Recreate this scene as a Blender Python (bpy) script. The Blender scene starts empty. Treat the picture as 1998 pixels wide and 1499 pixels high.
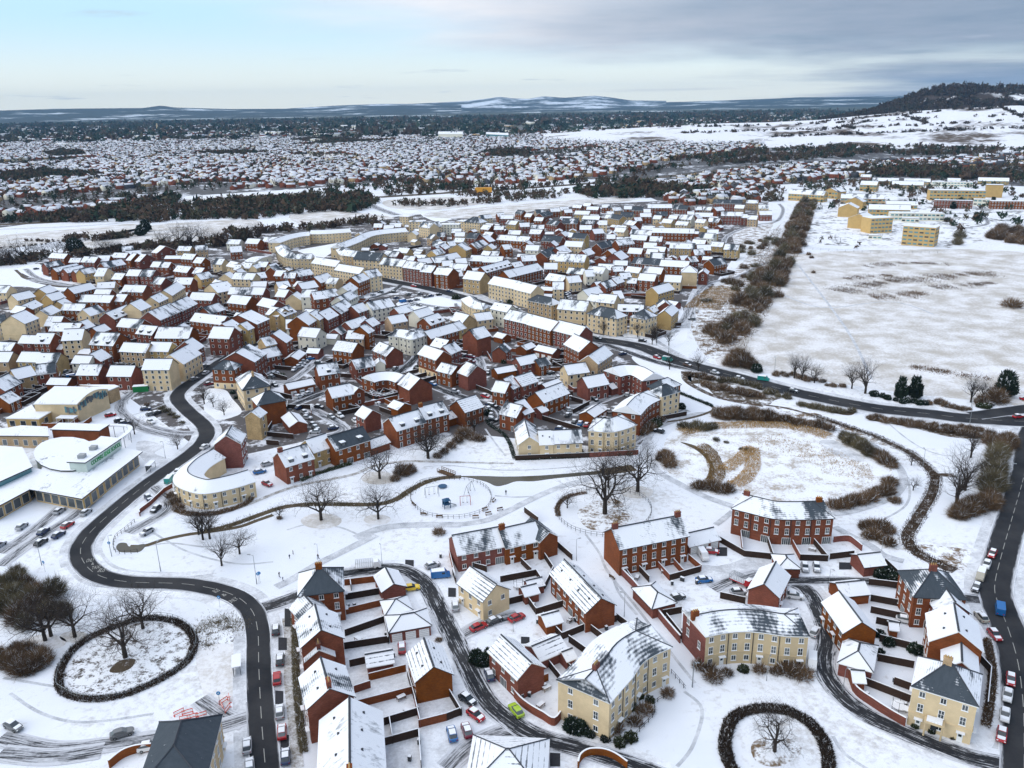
import bpy, math, random
import numpy as np
from mathutils import Vector, Matrix
R = math.radians
rnd = random.Random(7)
sc = bpy.context.scene
col = sc.collection
# ---------------- camera
CH, PITCH, ROLL, FPX, PW, PH = 112.0, R(18.7), R(-1.0), 1616.0, 1998.0, 1499.0
cd = bpy.data.cameras.new('camera'); cam = bpy.data.objects.new('camera', cd); col.objects.link(cam)
cd.sensor_width = 36.0; cd.lens = FPX / PW * 36.0; cd.clip_start = 1.0; cd.clip_end = 150000.0
CM = Matrix.Rotation(math.pi/2 - PITCH, 4, 'X') @ Matrix.Rotation(ROLL, 4, 'Z')
cam.matrix_world = Matrix.Translation((0, 0, CH)) @ CM
sc.camera = cam
# ---------------- world, sun, exposure
sc.view_settings.view_transform = 'Standard'; sc.view_settings.look = 'None'
sc.view_settings.exposure = 0.14; sc.view_settings.gamma = 1.0
sc.cycles.max_bounces = 5; sc.cycles.diffuse_bounces = 3; sc.cycles.glossy_bounces = 2
sc.cycles.volume_bounces = 1; sc.cycles.transparent_max_bounces = 6
sc.cycles.use_adaptive_sampling = True; sc.cycles.adaptive_threshold = 0.02
SUN_EL, SUN_AZ = R(24), R(-115)      # sun up-left behind thin cloud
w = bpy.data.worlds.new('World'); sc.world = w; w.use_nodes = True
nt = w.node_tree; nt.nodes.clear()
def nn(t, kind, **kw):
    n = t.nodes.new(kind)
    for k, v in kw.items():
        if k == 'inp':
            for a, b in v.items(): n.inputs[a].default_value = b
        else: setattr(n, k, v)
    return n
def lk(t, a, ao, b, bi): t.links.new(a.outputs[ao], b.inputs[bi])
def mth(t, op, a=None, b=None, va=None, vb=None, clamp=False):
    n = nn(t, 'ShaderNodeMath', operation=op); n.use_clamp = clamp
    if a: t.links.new(a, n.inputs[0])
    elif va is not None: n.inputs[0].default_value = va
    if b: t.links.new(b, n.inputs[1])
    elif vb is not None: n.inputs[1].default_value = vb
    return n.outputs[0]
def mixc(t, f, a, b):
    n = nn(t, 'ShaderNodeMix', data_type='RGBA')
    if hasattr(f, 'links'): t.links.new(f, n.inputs[0])
    else: n.inputs[0].default_value = f
    for s, i in ((a, 6), (b, 7)):
        if hasattr(s, 'links'): t.links.new(s, n.inputs[i])
        else: n.inputs[i].default_value = (*s, 1)
    return n.outputs[2]
def mrange(t, v, a, b, c=0.0, d=1.0, smooth=False):
    n = nn(t, 'ShaderNodeMapRange'); t.links.new(v, n.inputs[0])
    if smooth: n.interpolation_type = 'SMOOTHSTEP'
    for i, x in enumerate((a, b, c, d)): n.inputs[1+i].default_value = x
    return n.outputs[0]
sky = nn(nt, 'ShaderNodeTexSky', sky_type='NISHITA'); sky.sun_disc = False
sky.sun_elevation = SUN_EL; sky.sun_rotation = SUN_AZ; sky.air_density = 1.0; sky.dust_density = 1.0; sky.ozone_density = 1.5
tc = nn(nt, 'ShaderNodeTexCoord'); sp = nn(nt, 'ShaderNodeSeparateXYZ'); lk(nt, tc, 'Generated', sp, 0)
X, Y, Z = sp.outputs
zc = mth(nt, 'MAXIMUM', Z, None, vb=0.0); zz = mth(nt, 'ADD', zc, None, vb=0.045)
cv = nn(nt, 'ShaderNodeCombineXYZ')
nt.links.new(mth(nt, 'DIVIDE', X, zz), cv.inputs[0]); nt.links.new(mth(nt, 'DIVIDE', Y, zz), cv.inputs[1])
n1 = nn(nt, 'ShaderNodeTexNoise', inp={'Scale': 0.16, 'Detail': 6.0, 'Roughness': 0.52, 'Distortion': 0.3}); lk(nt, cv, 0, n1, 'Vector')
n2 = nn(nt, 'ShaderNodeTexNoise', inp={'Scale': 0.55, 'Detail': 7.0, 'Roughness': 0.6}); lk(nt, cv, 0, n2, 'Vector')
az = mth(nt, 'ARCTAN2', X, Y)                        # + to the right of the view
# pale, nearly clear sky low on the left, cloud sheet above, heavier bank to the right
e1 = mth(nt, 'ADD', Z, mth(nt, 'MULTIPLY', az, None, vb=0.13))
e1 = mth(nt, 'ADD', e1, mth(nt, 'MULTIPLY', mth(nt, 'SUBTRACT', n1.outputs[0], None, vb=0.5), None, vb=0.22))
sheet = mrange(nt, e1, 0.035, 0.10, smooth=True)
bank = mrange(nt, mth(nt, 'ADD', az, mth(nt, 'MULTIPLY', n1.outputs[0], None, vb=0.5)), 0.12, 0.66, smooth=True)
low = mrange(nt, Z, 0.0, 0.10, smooth=True)
clear = mixc(nt, low, (1.02, 1.04, 0.93), (0.58, 0.86, 1.04))
white = mixc(nt, mrange(nt, n2.outputs[0], 0.35, 0.7), (0.74, 0.80, 0.90), (0.96, 0.95, 0.98))
grey = mixc(nt, mrange(nt, n2.outputs[0], 0.3, 0.75), (0.20, 0.28, 0.40), (0.38, 0.43, 0.54))
cloud = mixc(nt, bank, white, grey)
base = mixc(nt, sheet, clear, cloud)
wisp = mth(nt, 'MULTIPLY', mrange(nt, n2.outputs[0], 0.60, 0.72, smooth=True), None, vb=0.5)
base = mixc(nt, wisp, base, (0.50, 0.60, 0.70))
sm = nn(nt, 'ShaderNodeVectorMath', operation='SCALE', inp={'Scale': 0.10}); lk(nt, sky, 0, sm, 0)
up_ = mrange(nt, Z, 0.16, 0.75, 1.0, 2.1, smooth=True)
bsc = nn(nt, 'ShaderNodeVectorMath', operation='SCALE'); nt.links.new(base, bsc.inputs[0]); nt.links.new(up_, bsc.inputs['Scale'])
fin = mixc(nt, 0.93, sm.outputs[0], bsc.outputs[0])
bg = nn(nt, 'ShaderNodeBackground', inp={'Strength': 1.0}); nt.links.new(fin, bg.inputs[0])
wo = nn(nt, 'ShaderNodeOutputWorld'); lk(nt, bg, 0, wo, 0)
sd = bpy.data.lights.new('sun', 'SUN'); sd.energy = 0.6; sd.angle = R(20); sd.color = (1.0, 0.97, 0.92)
so = bpy.data.objects.new('sun', sd); col.objects.link(so)
dvec = Vector((math.sin(SUN_AZ)*math.cos(SUN_EL), math.cos(SUN_AZ)*math.cos(SUN_EL), math.sin(SUN_EL)))
so.rotation_euler = dvec.to_track_quat('Z', 'Y').to_euler(); so['kind'] = 'helper'
# ---------------- picture point -> place on a level plane
CM3 = CM.to_3x3()
def at(x, y, z=0.0):
    d = CM3 @ Vector(((x - PW/2)/FPX, -(y - PH/2)/FPX, -1.0))
    t = (z - CH)/d.z
    return Vector((d.x*t, d.y*t, z))
CR = {'C1': (0, 470, .16016), 'C2': (280, 450, .16016), 'C3': (560, 450, .16016), 'C4': (840, 470, .16016), 'C5': (1100, 450, .16016),
 'C6': (740, 370, .16016), 'C7': (1000, 370, .16016), 'C8': (1260, 370, .16016), 'D4': (400, 640, .16016), 'D5': (680, 640, .16016),
 'D6': (960, 640, .19019), 'D7': (1500, 330, .24925), 'D8': (0, 640, .16675), 'A1': (0, 650, .2668), 'A2': (400, 650, .2668),
 'A3': (800, 650, .2668), 'A4': (1250, 650, .3744), 'A5': (0, 1000, .333), 'A6': (500, 1050, .2996), 'A7': (850, 1000, .333),
 'A8': (1300, 1000, .3493), 'P': (0, 0, 1.0)}
def cp(c, x, y):
    o = CR[c]; return o[0]+x*o[2], o[1]+y*o[2]
def ca(c, x, y, z=0.0):
    return at(*cp(c, x, y), z)
# ---------------- materials
M = {}
def mat(name, color, rough=0.8, metal=0.0, spec=0.3, var=0.0, vscale=0.5, bump=0.0):
    m = bpy.data.materials.new(name); m.use_nodes = True; t = m.node_tree
    b = t.nodes['Principled BSDF']; b.inputs['Base Color'].default_value = (*color, 1); b.inputs['Roughness'].default_value = rough
    b.inputs['Metallic'].default_value = metal; b.inputs['Specular IOR Level'].default_value = spec
    if var:
        tc = nn(t, 'ShaderNodeTexCoord'); oi = nn(t, 'ShaderNodeObjectInfo')
        ad = nn(t, 'ShaderNodeVectorMath', operation='ADD'); lk(t, tc, 'Object', ad, 0)
        cc = nn(t, 'ShaderNodeVectorMath', operation='SCALE', inp={0: (37, 91, 53)}); lk(t, oi, 'Random', cc, 'Scale'); lk(t, cc, 0, ad, 1)
        n = nn(t, 'ShaderNodeTexNoise', inp={'Scale': vscale, 'Detail': 5.0, 'Roughness': .65}); lk(t, ad, 0, n, 'Vector')
        f = mth(t, 'ADD', n.outputs[0], mth(t, 'MULTIPLY', mth(t, 'SUBTRACT', oi.outputs['Random'], None, vb=.5), None, vb=.5))
        lo = tuple(c*(1-var) for c in color); hi = tuple(min(.92, c*(1+var)) for c in color)
        t.links.new(mixc(t, mrange(t, f, .25, .75), lo, hi), b.inputs['Base Color'])
    M[name] = m; return m
def brickmat(name, color, mortar):
    m = mat(name, color, .85, spec=.2); t = m.node_tree; b = t.nodes['Principled BSDF']
    tc = nn(t, 'ShaderNodeTexCoord'); oi = nn(t, 'ShaderNodeObjectInfo')
    br = nn(t, 'ShaderNodeTexBrick', inp={'Scale': 1.0, 'Mortar Size': .012, 'Brick Width': .45, 'Row Height': .15, 'Bias': 0.0})
    s = nn(t, 'ShaderNodeSeparateXYZ'); lk(t, tc, 'Object', s, 0); c2 = nn(t, 'ShaderNodeCombineXYZ')
    t.links.new(mth(t, 'ADD', s.outputs[0], s.outputs[1]), c2.inputs[0]); t.links.new(s.outputs[2], c2.inputs[1]); lk(t, c2, 0, br, 'Vector')
    br.inputs['Color1'].default_value = (*[c*.78 for c in color], 1); br.inputs['Color2'].default_value = (*[c*1.2 for c in color], 1); br.inputs['Mortar'].default_value = (*mortar, 1)
    n = nn(t, 'ShaderNodeTexNoise', inp={'Scale': .35, 'Detail': 5.0, 'Roughness': .6}); lk(t, tc, 'Object', n, 'Vector')
    v = nn(t, 'ShaderNodeHueSaturation'); lk(t, br, 0, v, 'Color')
    t.links.new(mrange(t, n.outputs[0], .3, .7, .78, 1.18), v.inputs['Value'])
    t.links.new(mrange(t, oi.outputs['Random'], 0, 1, .485, .512), v.inputs['Hue'])
    t.links.new(mrange(t, oi.outputs['Random'], 0, 1, .82, 1.12), v.inputs['Saturation'])
    lk(t, v, 0, b, 'Base Color'); return m
SNOW = (0.80, 0.815, 0.84)
brickmat('red_brick', (.200, .052, .020), (.15, .075, .045)); brickmat('tan_brick', (.44, .30, .145), (.40, .31, .19))
mat('cream_stone', (.66, .515, .315), .85, var=.16, vscale=.3); mat('yellow_stone', (.50, .335, .135), .85, var=.14, vscale=.3)
mat('white_render', (.70, .67, .56), .85, var=.10, vscale=.3)
mat('white_paint', (.78, .78, .76), .5); mat('dark_trim', (.03, .035, .04), .5); mat('glass', (.03, .045, .055), .12, spec=.6)
_g = M['glass'].node_tree; _o = nn(_g, 'ShaderNodeObjectInfo'); _g.links.new(mixc(_g, mrange(_g, _o.outputs['Random'], .35, 1.0), (.015, .022, .028), (.13, .145, .15)), _g.nodes['Principled BSDF'].inputs['Base Color'])
mat('bright_glass', (.10, .25, .28), .15, spec=.6)
mat('slate_line', (.045, .05, .06), .7); mat('fence_wood', (.034, .018, .011), .85, var=.3, vscale=1.0)
mat('wall_cap', SNOW, .7); mat('timber', (.12, .07, .035), .8, var=.3); mat('iron', (.03, .03, .032), .5, .3)
mat('galvanised', (.30, .32, .33), .4, .6); mat('bark', (.035, .027, .021), .9, var=.3, vscale=2.0)
mat('twigs', (.040, .030, .024), .95, var=.3, vscale=.5); mat('far_brown', (.070, .046, .030), .95, var=.35); mat('far_olive', (.055, .050, .030), .95, var=.35); mat('hedge_brown', (.050, .032, .020), .95, var=.35, vscale=.5); mat('far_roof', (.60, .62, .66), .9, var=.25, vscale=.004); mat('brown_twigs', (.140, .088, .048), .95, var=.35, vscale=.5)
mat('olive_twigs', (.125, .102, .056), .95, var=.35, vscale=.5)
mat('evergreen', (.018, .032, .018), .9, var=.4, vscale=.6); mat('hedge_green', (.045, .055, .022), .9, var=.4, vscale=.8)
mat('reeds', (.34, .215, .085), .9, var=.35, vscale=.4)
mat('barrier_red', (.62, .07, .03), .5); mat('sign_blue', (.02, .22, .50), .4); mat('sign_green', (.02, .24, .07), .5)
mat('sign_green_bright', (.04, .40, .10), .5); mat('sign_board', (.52, .60, .55), .5, var=.1)
mat('rubber', (.02, .02, .02), .8); mat('red_lamp', (.35, .02, .02), .3)
mat('play_blue', (.015, .07, .15), .5); mat('play_red', (.35, .05, .04), .4)
mat('skin', (.45, .28, .2), .6); mat('orange_metal', (.65, .30, .03), .5)
def roofmat(name, kind):
    m = mat(name, SNOW, .75, spec=.2); t = m.node_tree; b = t.nodes['Principled BSDF']
    tc = nn(t, 'ShaderNodeTexCoord'); oi = nn(t, 'ShaderNodeObjectInfo'); s = nn(t, 'ShaderNodeSeparateXYZ'); lk(t, tc, 'Object', s, 0)
    off = mth(t, 'MULTIPLY', oi.outputs['Random'], None, vb=200.0)
    cA = nn(t, 'ShaderNodeCombineXYZ'); t.links.new(mth(t, 'ADD', s.outputs[0], off), cA.inputs[0])
    t.links.new(mth(t, 'MULTIPLY', s.outputs[1], None, vb=.45), cA.inputs[1]); t.links.new(mth(t, 'MULTIPLY', s.outputs[2], None, vb=.45), cA.inputs[2])
    big = nn(t, 'ShaderNodeTexNoise', inp={'Scale': .16, 'Detail': 3.0, 'Roughness': .5}); lk(t, cA, 0, big, 'Vector')
    fine = nn(t, 'ShaderNodeTexNoise', inp={'Scale': 1.3, 'Detail': 5.0, 'Roughness': .65}); lk(t, cA, 0, fine, 'Vector')
    crs = mth(t, 'ABSOLUTE', mth(t, 'SUBTRACT', mth(t, 'FRACT', mth(t, 'MULTIPLY', s.outputs[2], None, vb=3.6 if kind != 'l' else 2.0)), None, vb=.5))
    B, F = big.outputs[0], fine.outputs[0]
    if kind == 'f':    # thick snow, a few thin spots
        f = mth(t, 'ADD', mth(t, 'MULTIPLY', B, None, vb=.55), mth(t, 'MULTIPLY', F, None, vb=.5)); f = mrange(t, f, .60, .70)
        f = mth(t, 'MULTIPLY', f, None, vb=.7)
    elif kind == 'p':
        f = mth(t, 'ADD', mth(t, 'MULTIPLY', B, None, vb=1.05), mth(t, 'MULTIPLY', F, None, vb=.34))
        f = mth(t, 'ADD', f, mth(t, 'MULTIPLY', crs, None, vb=.16)); f = mrange(t, f, .735, .85)
    elif kind == 's':
        f = mth(t, 'ADD', mth(t, 'MULTIPLY', B, None, vb=.9), mth(t, 'MULTIPLY', F, None, vb=.4))
        f = mth(t, 'ADD', f, mth(t, 'MULTIPLY', crs, None, vb=.1)); f = mrange(t, f, .50, .60)
    elif kind == 'l':
        f = mth(t, 'ADD', crs, mth(t, 'MULTIPLY', mth(t, 'SUBTRACT', mth(t, 'ADD', F, mth(t, 'MULTIPLY', B, None, vb=1.0)), None, vb=1.0), None, vb=.55)); f = mrange(t, f, .40, .47)
        f = mth(t, 'MULTIPLY', f, None, vb=.85)
    else: f = mrange(t, F, .78, .9)
    slate = mixc(t, F, (.028, .038, .048), (.075, .09, .105))
    if kind == 'x':
        f = mrange(t, F, .2, .34)
    sn = mixc(t, B, tuple(c*.93 for c in SNOW), tuple(min(.9, c*1.05) for c in SNOW))
    t.links.new(mixc(t, f, sn, slate), b.inputs['Base Color'])
    return m
for k, n in (('f', 'roof_snow'), ('p', 'roof_patchy'), ('s', 'roof_slate'), ('l', 'roof_striped'), ('x', 'roof_bare')): M['R'+k] = roofmat(n, k)
def groundmat(name, kind, a=None, c=(.16, .10, .05), thr=(.5, .6), sc1=.35, sc2=2.0, amt=1.0, snow=SNOW, space='Object'):
    m = mat(name, snow, .8, spec=.2); t = m.node_tree; b = t.nodes['Principled BSDF']
    g = nn(t, 'ShaderNodeNewGeometry')
    n1 = nn(t, 'ShaderNodeTexNoise', inp={'Scale': sc1, 'Detail': 6.0, 'Roughness': .6}); lk(t, g, 'Position', n1, 'Vector')
    n2 = nn(t, 'ShaderNodeTexNoise', inp={'Scale': sc2, 'Detail': 4.0, 'Roughness': .7}); lk(t, g, 'Position', n2, 'Vector')
    f = mth(t, 'ADD', mth(t, 'MULTIPLY', n1.outputs[0], None, vb=.6), mth(t, 'MULTIPLY', n2.outputs[0], None, vb=.4))
    f = mth(t, 'MULTIPLY', mrange(t, f, *thr), None, vb=amt)
    n3 = nn(t, 'ShaderNodeTexNoise', inp={'Scale': .05, 'Detail': 4.0}); lk(t, g, 'Position', n3, 'Vector')
    sn = mixc(t, n3.outputs[0], tuple(x*.92 for x in snow), tuple(min(.9, x*1.06) for x in snow))
    cc = mixc(t, n2.outputs[0], tuple(x*.6 for x in c), tuple(x*1.5 for x in c))
    t.links.new(mixc(t, f, sn, cc), b.inputs['Base Color']); return m
groundmat('scrub_snow', 0, c=(.15, .10, .055), thr=(.47, .56), sc1=.22, sc2=1.3)
groundmat('scrub_light', 0, c=(.27, .22, .145), thr=(.42, .58), sc1=.07, sc2=.9, amt=.62, snow=(.745, .74, .745))
groundmat('speck_snow', 0, c=(.07, .055, .042), thr=(.50, .58), sc1=.45, sc2=2.2)
groundmat('bare_tar', 0, c=(.03, .03, .034), thr=(.1, .3), sc1=.5, sc2=2.2)
groundmat('clean_snow', 0, c=(.3, .3, .28), thr=(.60, .72), sc1=.2, sc2=1.2, amt=.4)
groundmat('pond_mix', 0, c=(.24, .175, .10), thr=(.49, .60), sc1=.16, sc2=1.3, amt=.75)
groundmat('scrub_dark', 0, c=(.07, .05, .03), thr=(.38, .50), sc1=.16, sc2=.9)
groundmat('dirty_snow', 0, c=(.22, .21, .21), thr=(.45, .68), sc1=.16, sc2=1.3, amt=.6)
groundmat('estate_mix', 0, c=(.040, .030, .026), thr=(.425, .48), sc1=.075, sc2=.22, amt=.92, snow=(.70, .71, .74))
groundmat('campus_mix', 0, c=(.06, .05, .04), thr=(.52, .58), sc1=.05, sc2=.2, amt=.8)
groundmat('town_mix', 0, c=(.035, .032, .030), thr=(.40, .46), sc1=.02, sc2=.08, amt=.93, snow=(.70, .72, .76))
groundmat('slush', 0, c=(.15, .15, .16), thr=(.36, .68), sc1=.22, sc2=1.6, amt=.75)
groundmat('brown_verge', 0, c=(.14, .11, .07), thr=(.30, .62), sc1=.5, sc2=2.0, amt=.9)
groundmat('soil', 0, c=(.07, .05, .03), thr=(.2, .45), sc1=.5, sc2=2.0, amt=1.0)
groundmat('path_grey', 0, c=(.17, .18, .20), thr=(.30, .62), sc1=.3, sc2=2.5, amt=.75)
groundmat('bank_brown', 0, c=(.085, .062, .034), thr=(.22, .42), sc1=.6, sc2=3.0)
groundmat('ditch_rubble', 0, c=(.06, .038, .022), thr=(.36, .48), sc1=.5, sc2=2.2)
mat('pond_ice', (.20, .22, .23), .25, var=.25, vscale=.05)
mat('brown_water', (.060, .052, .030), .22, var=.3, vscale=.1)
# road: u across 0..1, v along in metres
def roadmat(name, kind):
    m = mat(name, (.05, .05, .055), .8, spec=.12); t = m.node_tree; b = t.nodes['Principled BSDF']
    uv = nn(t, 'ShaderNodeUVMap'); s = nn(t, 'ShaderNodeSeparateXYZ'); lk(t, uv, 0, s, 0)
    c2 = nn(t, 'ShaderNodeCombineXYZ'); t.links.new(mth(t, 'MULTIPLY', s.outputs[0], None, vb=9.0), c2.inputs[0]); t.links.new(mth(t, 'MULTIPLY', s.outputs[1], None, vb=.10), c2.inputs[1])
    n = nn(t, 'ShaderNodeTexNoise', inp={'Scale': 1.6, 'Detail': 6.0, 'Roughness': .65}); lk(t, c2, 0, n, 'Vector')
    g = nn(t, 'ShaderNodeNewGeometry'); n2 = nn(t, 'ShaderNodeTexNoise', inp={'Scale': 1.2, 'Detail': 5.0, 'Roughness': .7}); lk(t, g, 'Position', n2, 'Vector')
    edge = mth(t, 'ABSOLUTE', mth(t, 'SUBTRACT', s.outputs[0], None, vb=.5))
    if kind == 'main': f = mth(t, 'ADD', mrange(t, edge, .36, .5, 0, .6), mth(t, 'MULTIPLY', mth(t, 'SUBTRACT', n.outputs[0], None, vb=.5), None, vb=.9)); f = mrange(t, f, .27, .55, 0, .8)
    else:
        f = mth(t, 'ADD', mrange(t, edge, .22, .5, 0, .5), mth(t, 'MULTIPLY', mth(t, 'SUBTRACT', n.outputs[0], None, vb=.5), None, vb=2.4))
        f = mth(t, 'ADD', f, mth(t, 'MULTIPLY', mth(t, 'SUBTRACT', n2.outputs[0], None, vb=.5), None, vb=.5))
        f = mrange(t, f, *((.12, .42) if kind == 'minor' else (-.22, .30)), 0, .9)
    n4 = nn(t, 'ShaderNodeTexNoise', inp={'Scale': .09, 'Detail': 5.0}); lk(t, g, 'Position', n4, 'Vector')
    asp = mixc(t, mth(t, 'ADD', mth(t, 'MULTIPLY', n2.outputs[0], None, vb=.4), mrange(t, n4.outputs[0], .35, .65, 0, .6)), (.012, .014, .018), (.050, .049, .050))
    t.links.new(mixc(t, f, asp, (.62, .63, .66)), b.inputs['Base Color'])
    return m
for k in ('main', 'minor', 'snowy'): M['road_'+k] = roadmat('road_'+k, k)
# ---------------- mesh helpers
class MB:
    def __init__(s): s.v = []; s.f = []; s.m = []; s.uv = None
    def add(s, vs, fs, mi=0):
        o = len(s.v); s.v += [tuple(p) for p in vs]
        for f in fs: s.f.append(tuple(i+o for i in f)); s.m.append(mi)
    def box(s, x0, y0, z0, x1, y1, z1, mi=0):
        s.add([(x0,y0,z0),(x1,y0,z0),(x1,y1,z0),(x0,y1,z0),(x0,y0,z1),(x1,y0,z1),(x1,y1,z1),(x0,y1,z1)],
              [(0,3,2,1),(4,5,6,7),(0,1,5,4),(1,2,6,5),(2,3,7,6),(3,0,4,7)], mi)
    def obox(s, c, u, hx, hy, z0, z1, mi=0):      # box turned to direction u in plan
        u = Vector((u[0], u[1])).normalized(); n = Vector((-u.y, u.x)); P = []
        for z in (z0, z1):
            for a, b in ((-1,-1),(1,-1),(1,1),(-1,1)): p = Vector(c[:2]) + u*a*hx + n*b*hy; P.append((p.x, p.y, z))
        s.add(P, [(0,3,2,1),(4,5,6,7),(0,1,5,4),(1,2,6,5),(2,3,7,6),(3,0,4,7)], mi)
    def tube(s, a, b, ra, rb, n=5, mi=0, cap=False):
        a = Vector(a); b = Vector(b); d = (b-a)
        if d.length < 1e-6: return
        q = d.to_track_quat('Z', 'Y'); vs = []
        for p, r in ((a, ra), (b, rb)):
            for i in range(n):
                t = 2*math.pi*i/n; vs.append(p + q @ Vector((math.cos(t)*r, math.sin(t)*r, 0)))
        fs = [(i, (i+1) % n, n+(i+1) % n, n+i) for i in range(n)]
        if cap: fs += [tuple(range(n))[::-1], tuple(range(n, 2*n))]
        s.add(vs, fs, mi)
    def prism(s, pts, z0, z1, mi=0, mtop=None):
        n = len(pts); vs = [(p[0], p[1], z0) for p in pts] + [(p[0], p[1], z1) for p in pts]
        s.add(vs, [(i, (i+1) % n, n+(i+1) % n, n+i) for i in range(n)], mi)
        s.add([(p[0], p[1], z1) for p in pts], [tuple(range(n))], mi if mtop is None else mtop)
    def mesh(s, name, mats, smooth=False):
        me = bpy.data.meshes.new(name); me.from_pydata(s.v, [], s.f)
        for k in mats: me.materials.append(M[k])
        me.polygons.foreach_set('material_index', s.m)
        if smooth: me.polygons.foreach_set('use_smooth', [True]*len(s.f))
        me.update(); return me
def big_mesh(name, V, F, mi, mats):               # F: (n,3) or (n,4)
    me = bpy.data.meshes.new(name); V = np.asarray(V, np.float32).reshape(-1, 3); F = np.asarray(F, np.int32)
    k = F.shape[1]; me.vertices.add(len(V)); me.vertices.foreach_set('co', V.ravel())
    me.loops.add(F.size); me.loops.foreach_set('vertex_index', F.ravel())
    me.polygons.add(len(F)); me.polygons.foreach_set('loop_start', np.arange(0, F.size, k, dtype=np.int32)); me.polygons.foreach_set('loop_total', np.full(len(F), k, np.int32))
    for m_ in mats: me.materials.append(M[m_])
    me.polygons.foreach_set('material_index', np.asarray(mi, np.int32) if np.ndim(mi) else np.full(len(F), mi, np.int32))
    me.update(calc_edges=True); return me
def ob(name, me, parent=None, loc=(0, 0, 0), rz=0.0, sc_=None):
    o = bpy.data.objects.new(name, me); col.objects.link(o); o.location = loc; o.rotation_euler = (0, 0, rz)
    if sc_: o.scale = sc_ if hasattr(sc_, '__len__') else (sc_,)*3
    if parent: o.parent = parent
    return o
def tag(o, label, cat, group=None):
    o['label'] = label; o['category'] = cat
    if group: o['group'] = group
    return o
def thing(name, loc, rz=0.0): return ob(name, None, None, loc, rz)
def struct(o): o['kind'] = 'structure'; return o
def clone(o, loc, rz, s=1.0):
    c = o.copy(); col.objects.link(c); c.location = loc; c.rotation_euler = (0, 0, rz); c.scale = (s, s, s) if not hasattr(s, '__len__') else s
    for ch in list(o.children):
        d = ch.copy(); col.objects.link(d); d.parent = c
    return c
ORD = ['', 'second ', 'third ', 'fourth ', 'fifth ', 'sixth ', 'seventh ', 'eighth ', 'ninth ', 'tenth ', 'eleventh ', 'twelfth ', 'thirteenth ', 'fourteenth ', 'fifteenth ', 'sixteenth ', 'seventeenth ', 'eighteenth ', 'nineteenth ', 'twentieth ',
 'twenty-first ', 'twenty-second ', 'twenty-third ', 'twenty-fourth ', 'twenty-fifth ', 'twenty-sixth ', 'twenty-seventh ', 'twenty-eighth ', 'twenty-ninth ', 'thirtieth '] + ['%dth ' % i for i in range(31, 200)]
# landmarks used to tell look-alikes apart
LM = [('the round play area', 'A3', 300, 1215), ('the green school sign', 'A1', 760, 900), ('the barrel-roofed hall', 'D8', 900, 900), ('the cream horseshoe block', 'A1', 1500, 1150),
 ('the reedy pond', 'A4', 600, 650), ('the fenced double trees', 'A3', 1430, 1300), ('the rail-fenced gnarled tree', 'A5', 720, 800), ('the hedge-ringed lone tree', 'A8', 610, 1300),
 ('the snow-covered square', 'C3', 1800, 900), ('the cream crescent green', 'C3', 350, 250), ('the white corner flats', 'D5', 730, 220), ('the cream three-sided flats', 'D6', 1200, 1150),
 ('the long cream terrace', 'C4', 900, 650), ('the yellow glazed office', 'D7', 1180, 500), ('the twin dark evergreens', 'A4', 1390, 300), ('the tall curved flats', 'A7', 1150, 1050),
 ('the caged lorry', 'A6', 730, 175), ('the yellow car', 'A6', 1010, 325), ('the portico flats', 'A8', 1560, 1050), ('the Y-shaped stream bend', 'A4', 1530, 740),
 ('the scaffolded brick block', 'D4', 200, 200), ('the twin cream tower houses', 'C1', 300, 1050), ('the yellow gabled house', 'C5', 1080, 800), ('the grey curved-roof hall', 'C2', 1300, 330),
 ('the balcony-fronted cream flats', 'C5', 450, 1100), ('the big brown hedge belt', 'P', 1450, 600), ('the slate-hipped far terrace', 'C7', 660, 420), ('the snowy sports field', 'C6', 1500, 180),
 ('the curving perimeter road', 'C8', 1100, 480), ('the white-verged field corner', 'C1', 250, 450)]
LMW = [(n, ca(c, x, y)) for n, c, x, y in LM]
LABEL_Q = []      # (obj, words, cat, group) labels given at the end, so that no two read the same
def auto(o, words, cat, group=None): o['category'] = cat; o['group'] = group or (words + 's'); LABEL_Q.append((o, words))
def flush_labels():
    B = {}
    for o, wd in LABEL_Q:
        p = o.location; k, (ln, lp) = min(enumerate(LMW), key=lambda e: (e[1][1].xy - p.xy).length)
        d = p.xy - lp.xy; vd = lp.xy.normalized(); a = d.dot(vd); s = d.dot(Vector((vd.y, -vd.x)))
        side = ('behind' if a > 0 else 'in front of') if abs(a) > abs(s) else ('right of' if s > 0 else 'left of')
        B.setdefault((wd, k, side), []).append((d.length, o))
    for (wd, k, side), L in B.items():
        L.sort(key=lambda e: e[0])
        for i, (d, o) in enumerate(L):
            o['label'] = '%s, %snearest %s %s' % (wd, ORD[min(i, len(ORD)-1)], side, LMW[k][0])
HAZE = 2.7e-5
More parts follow.
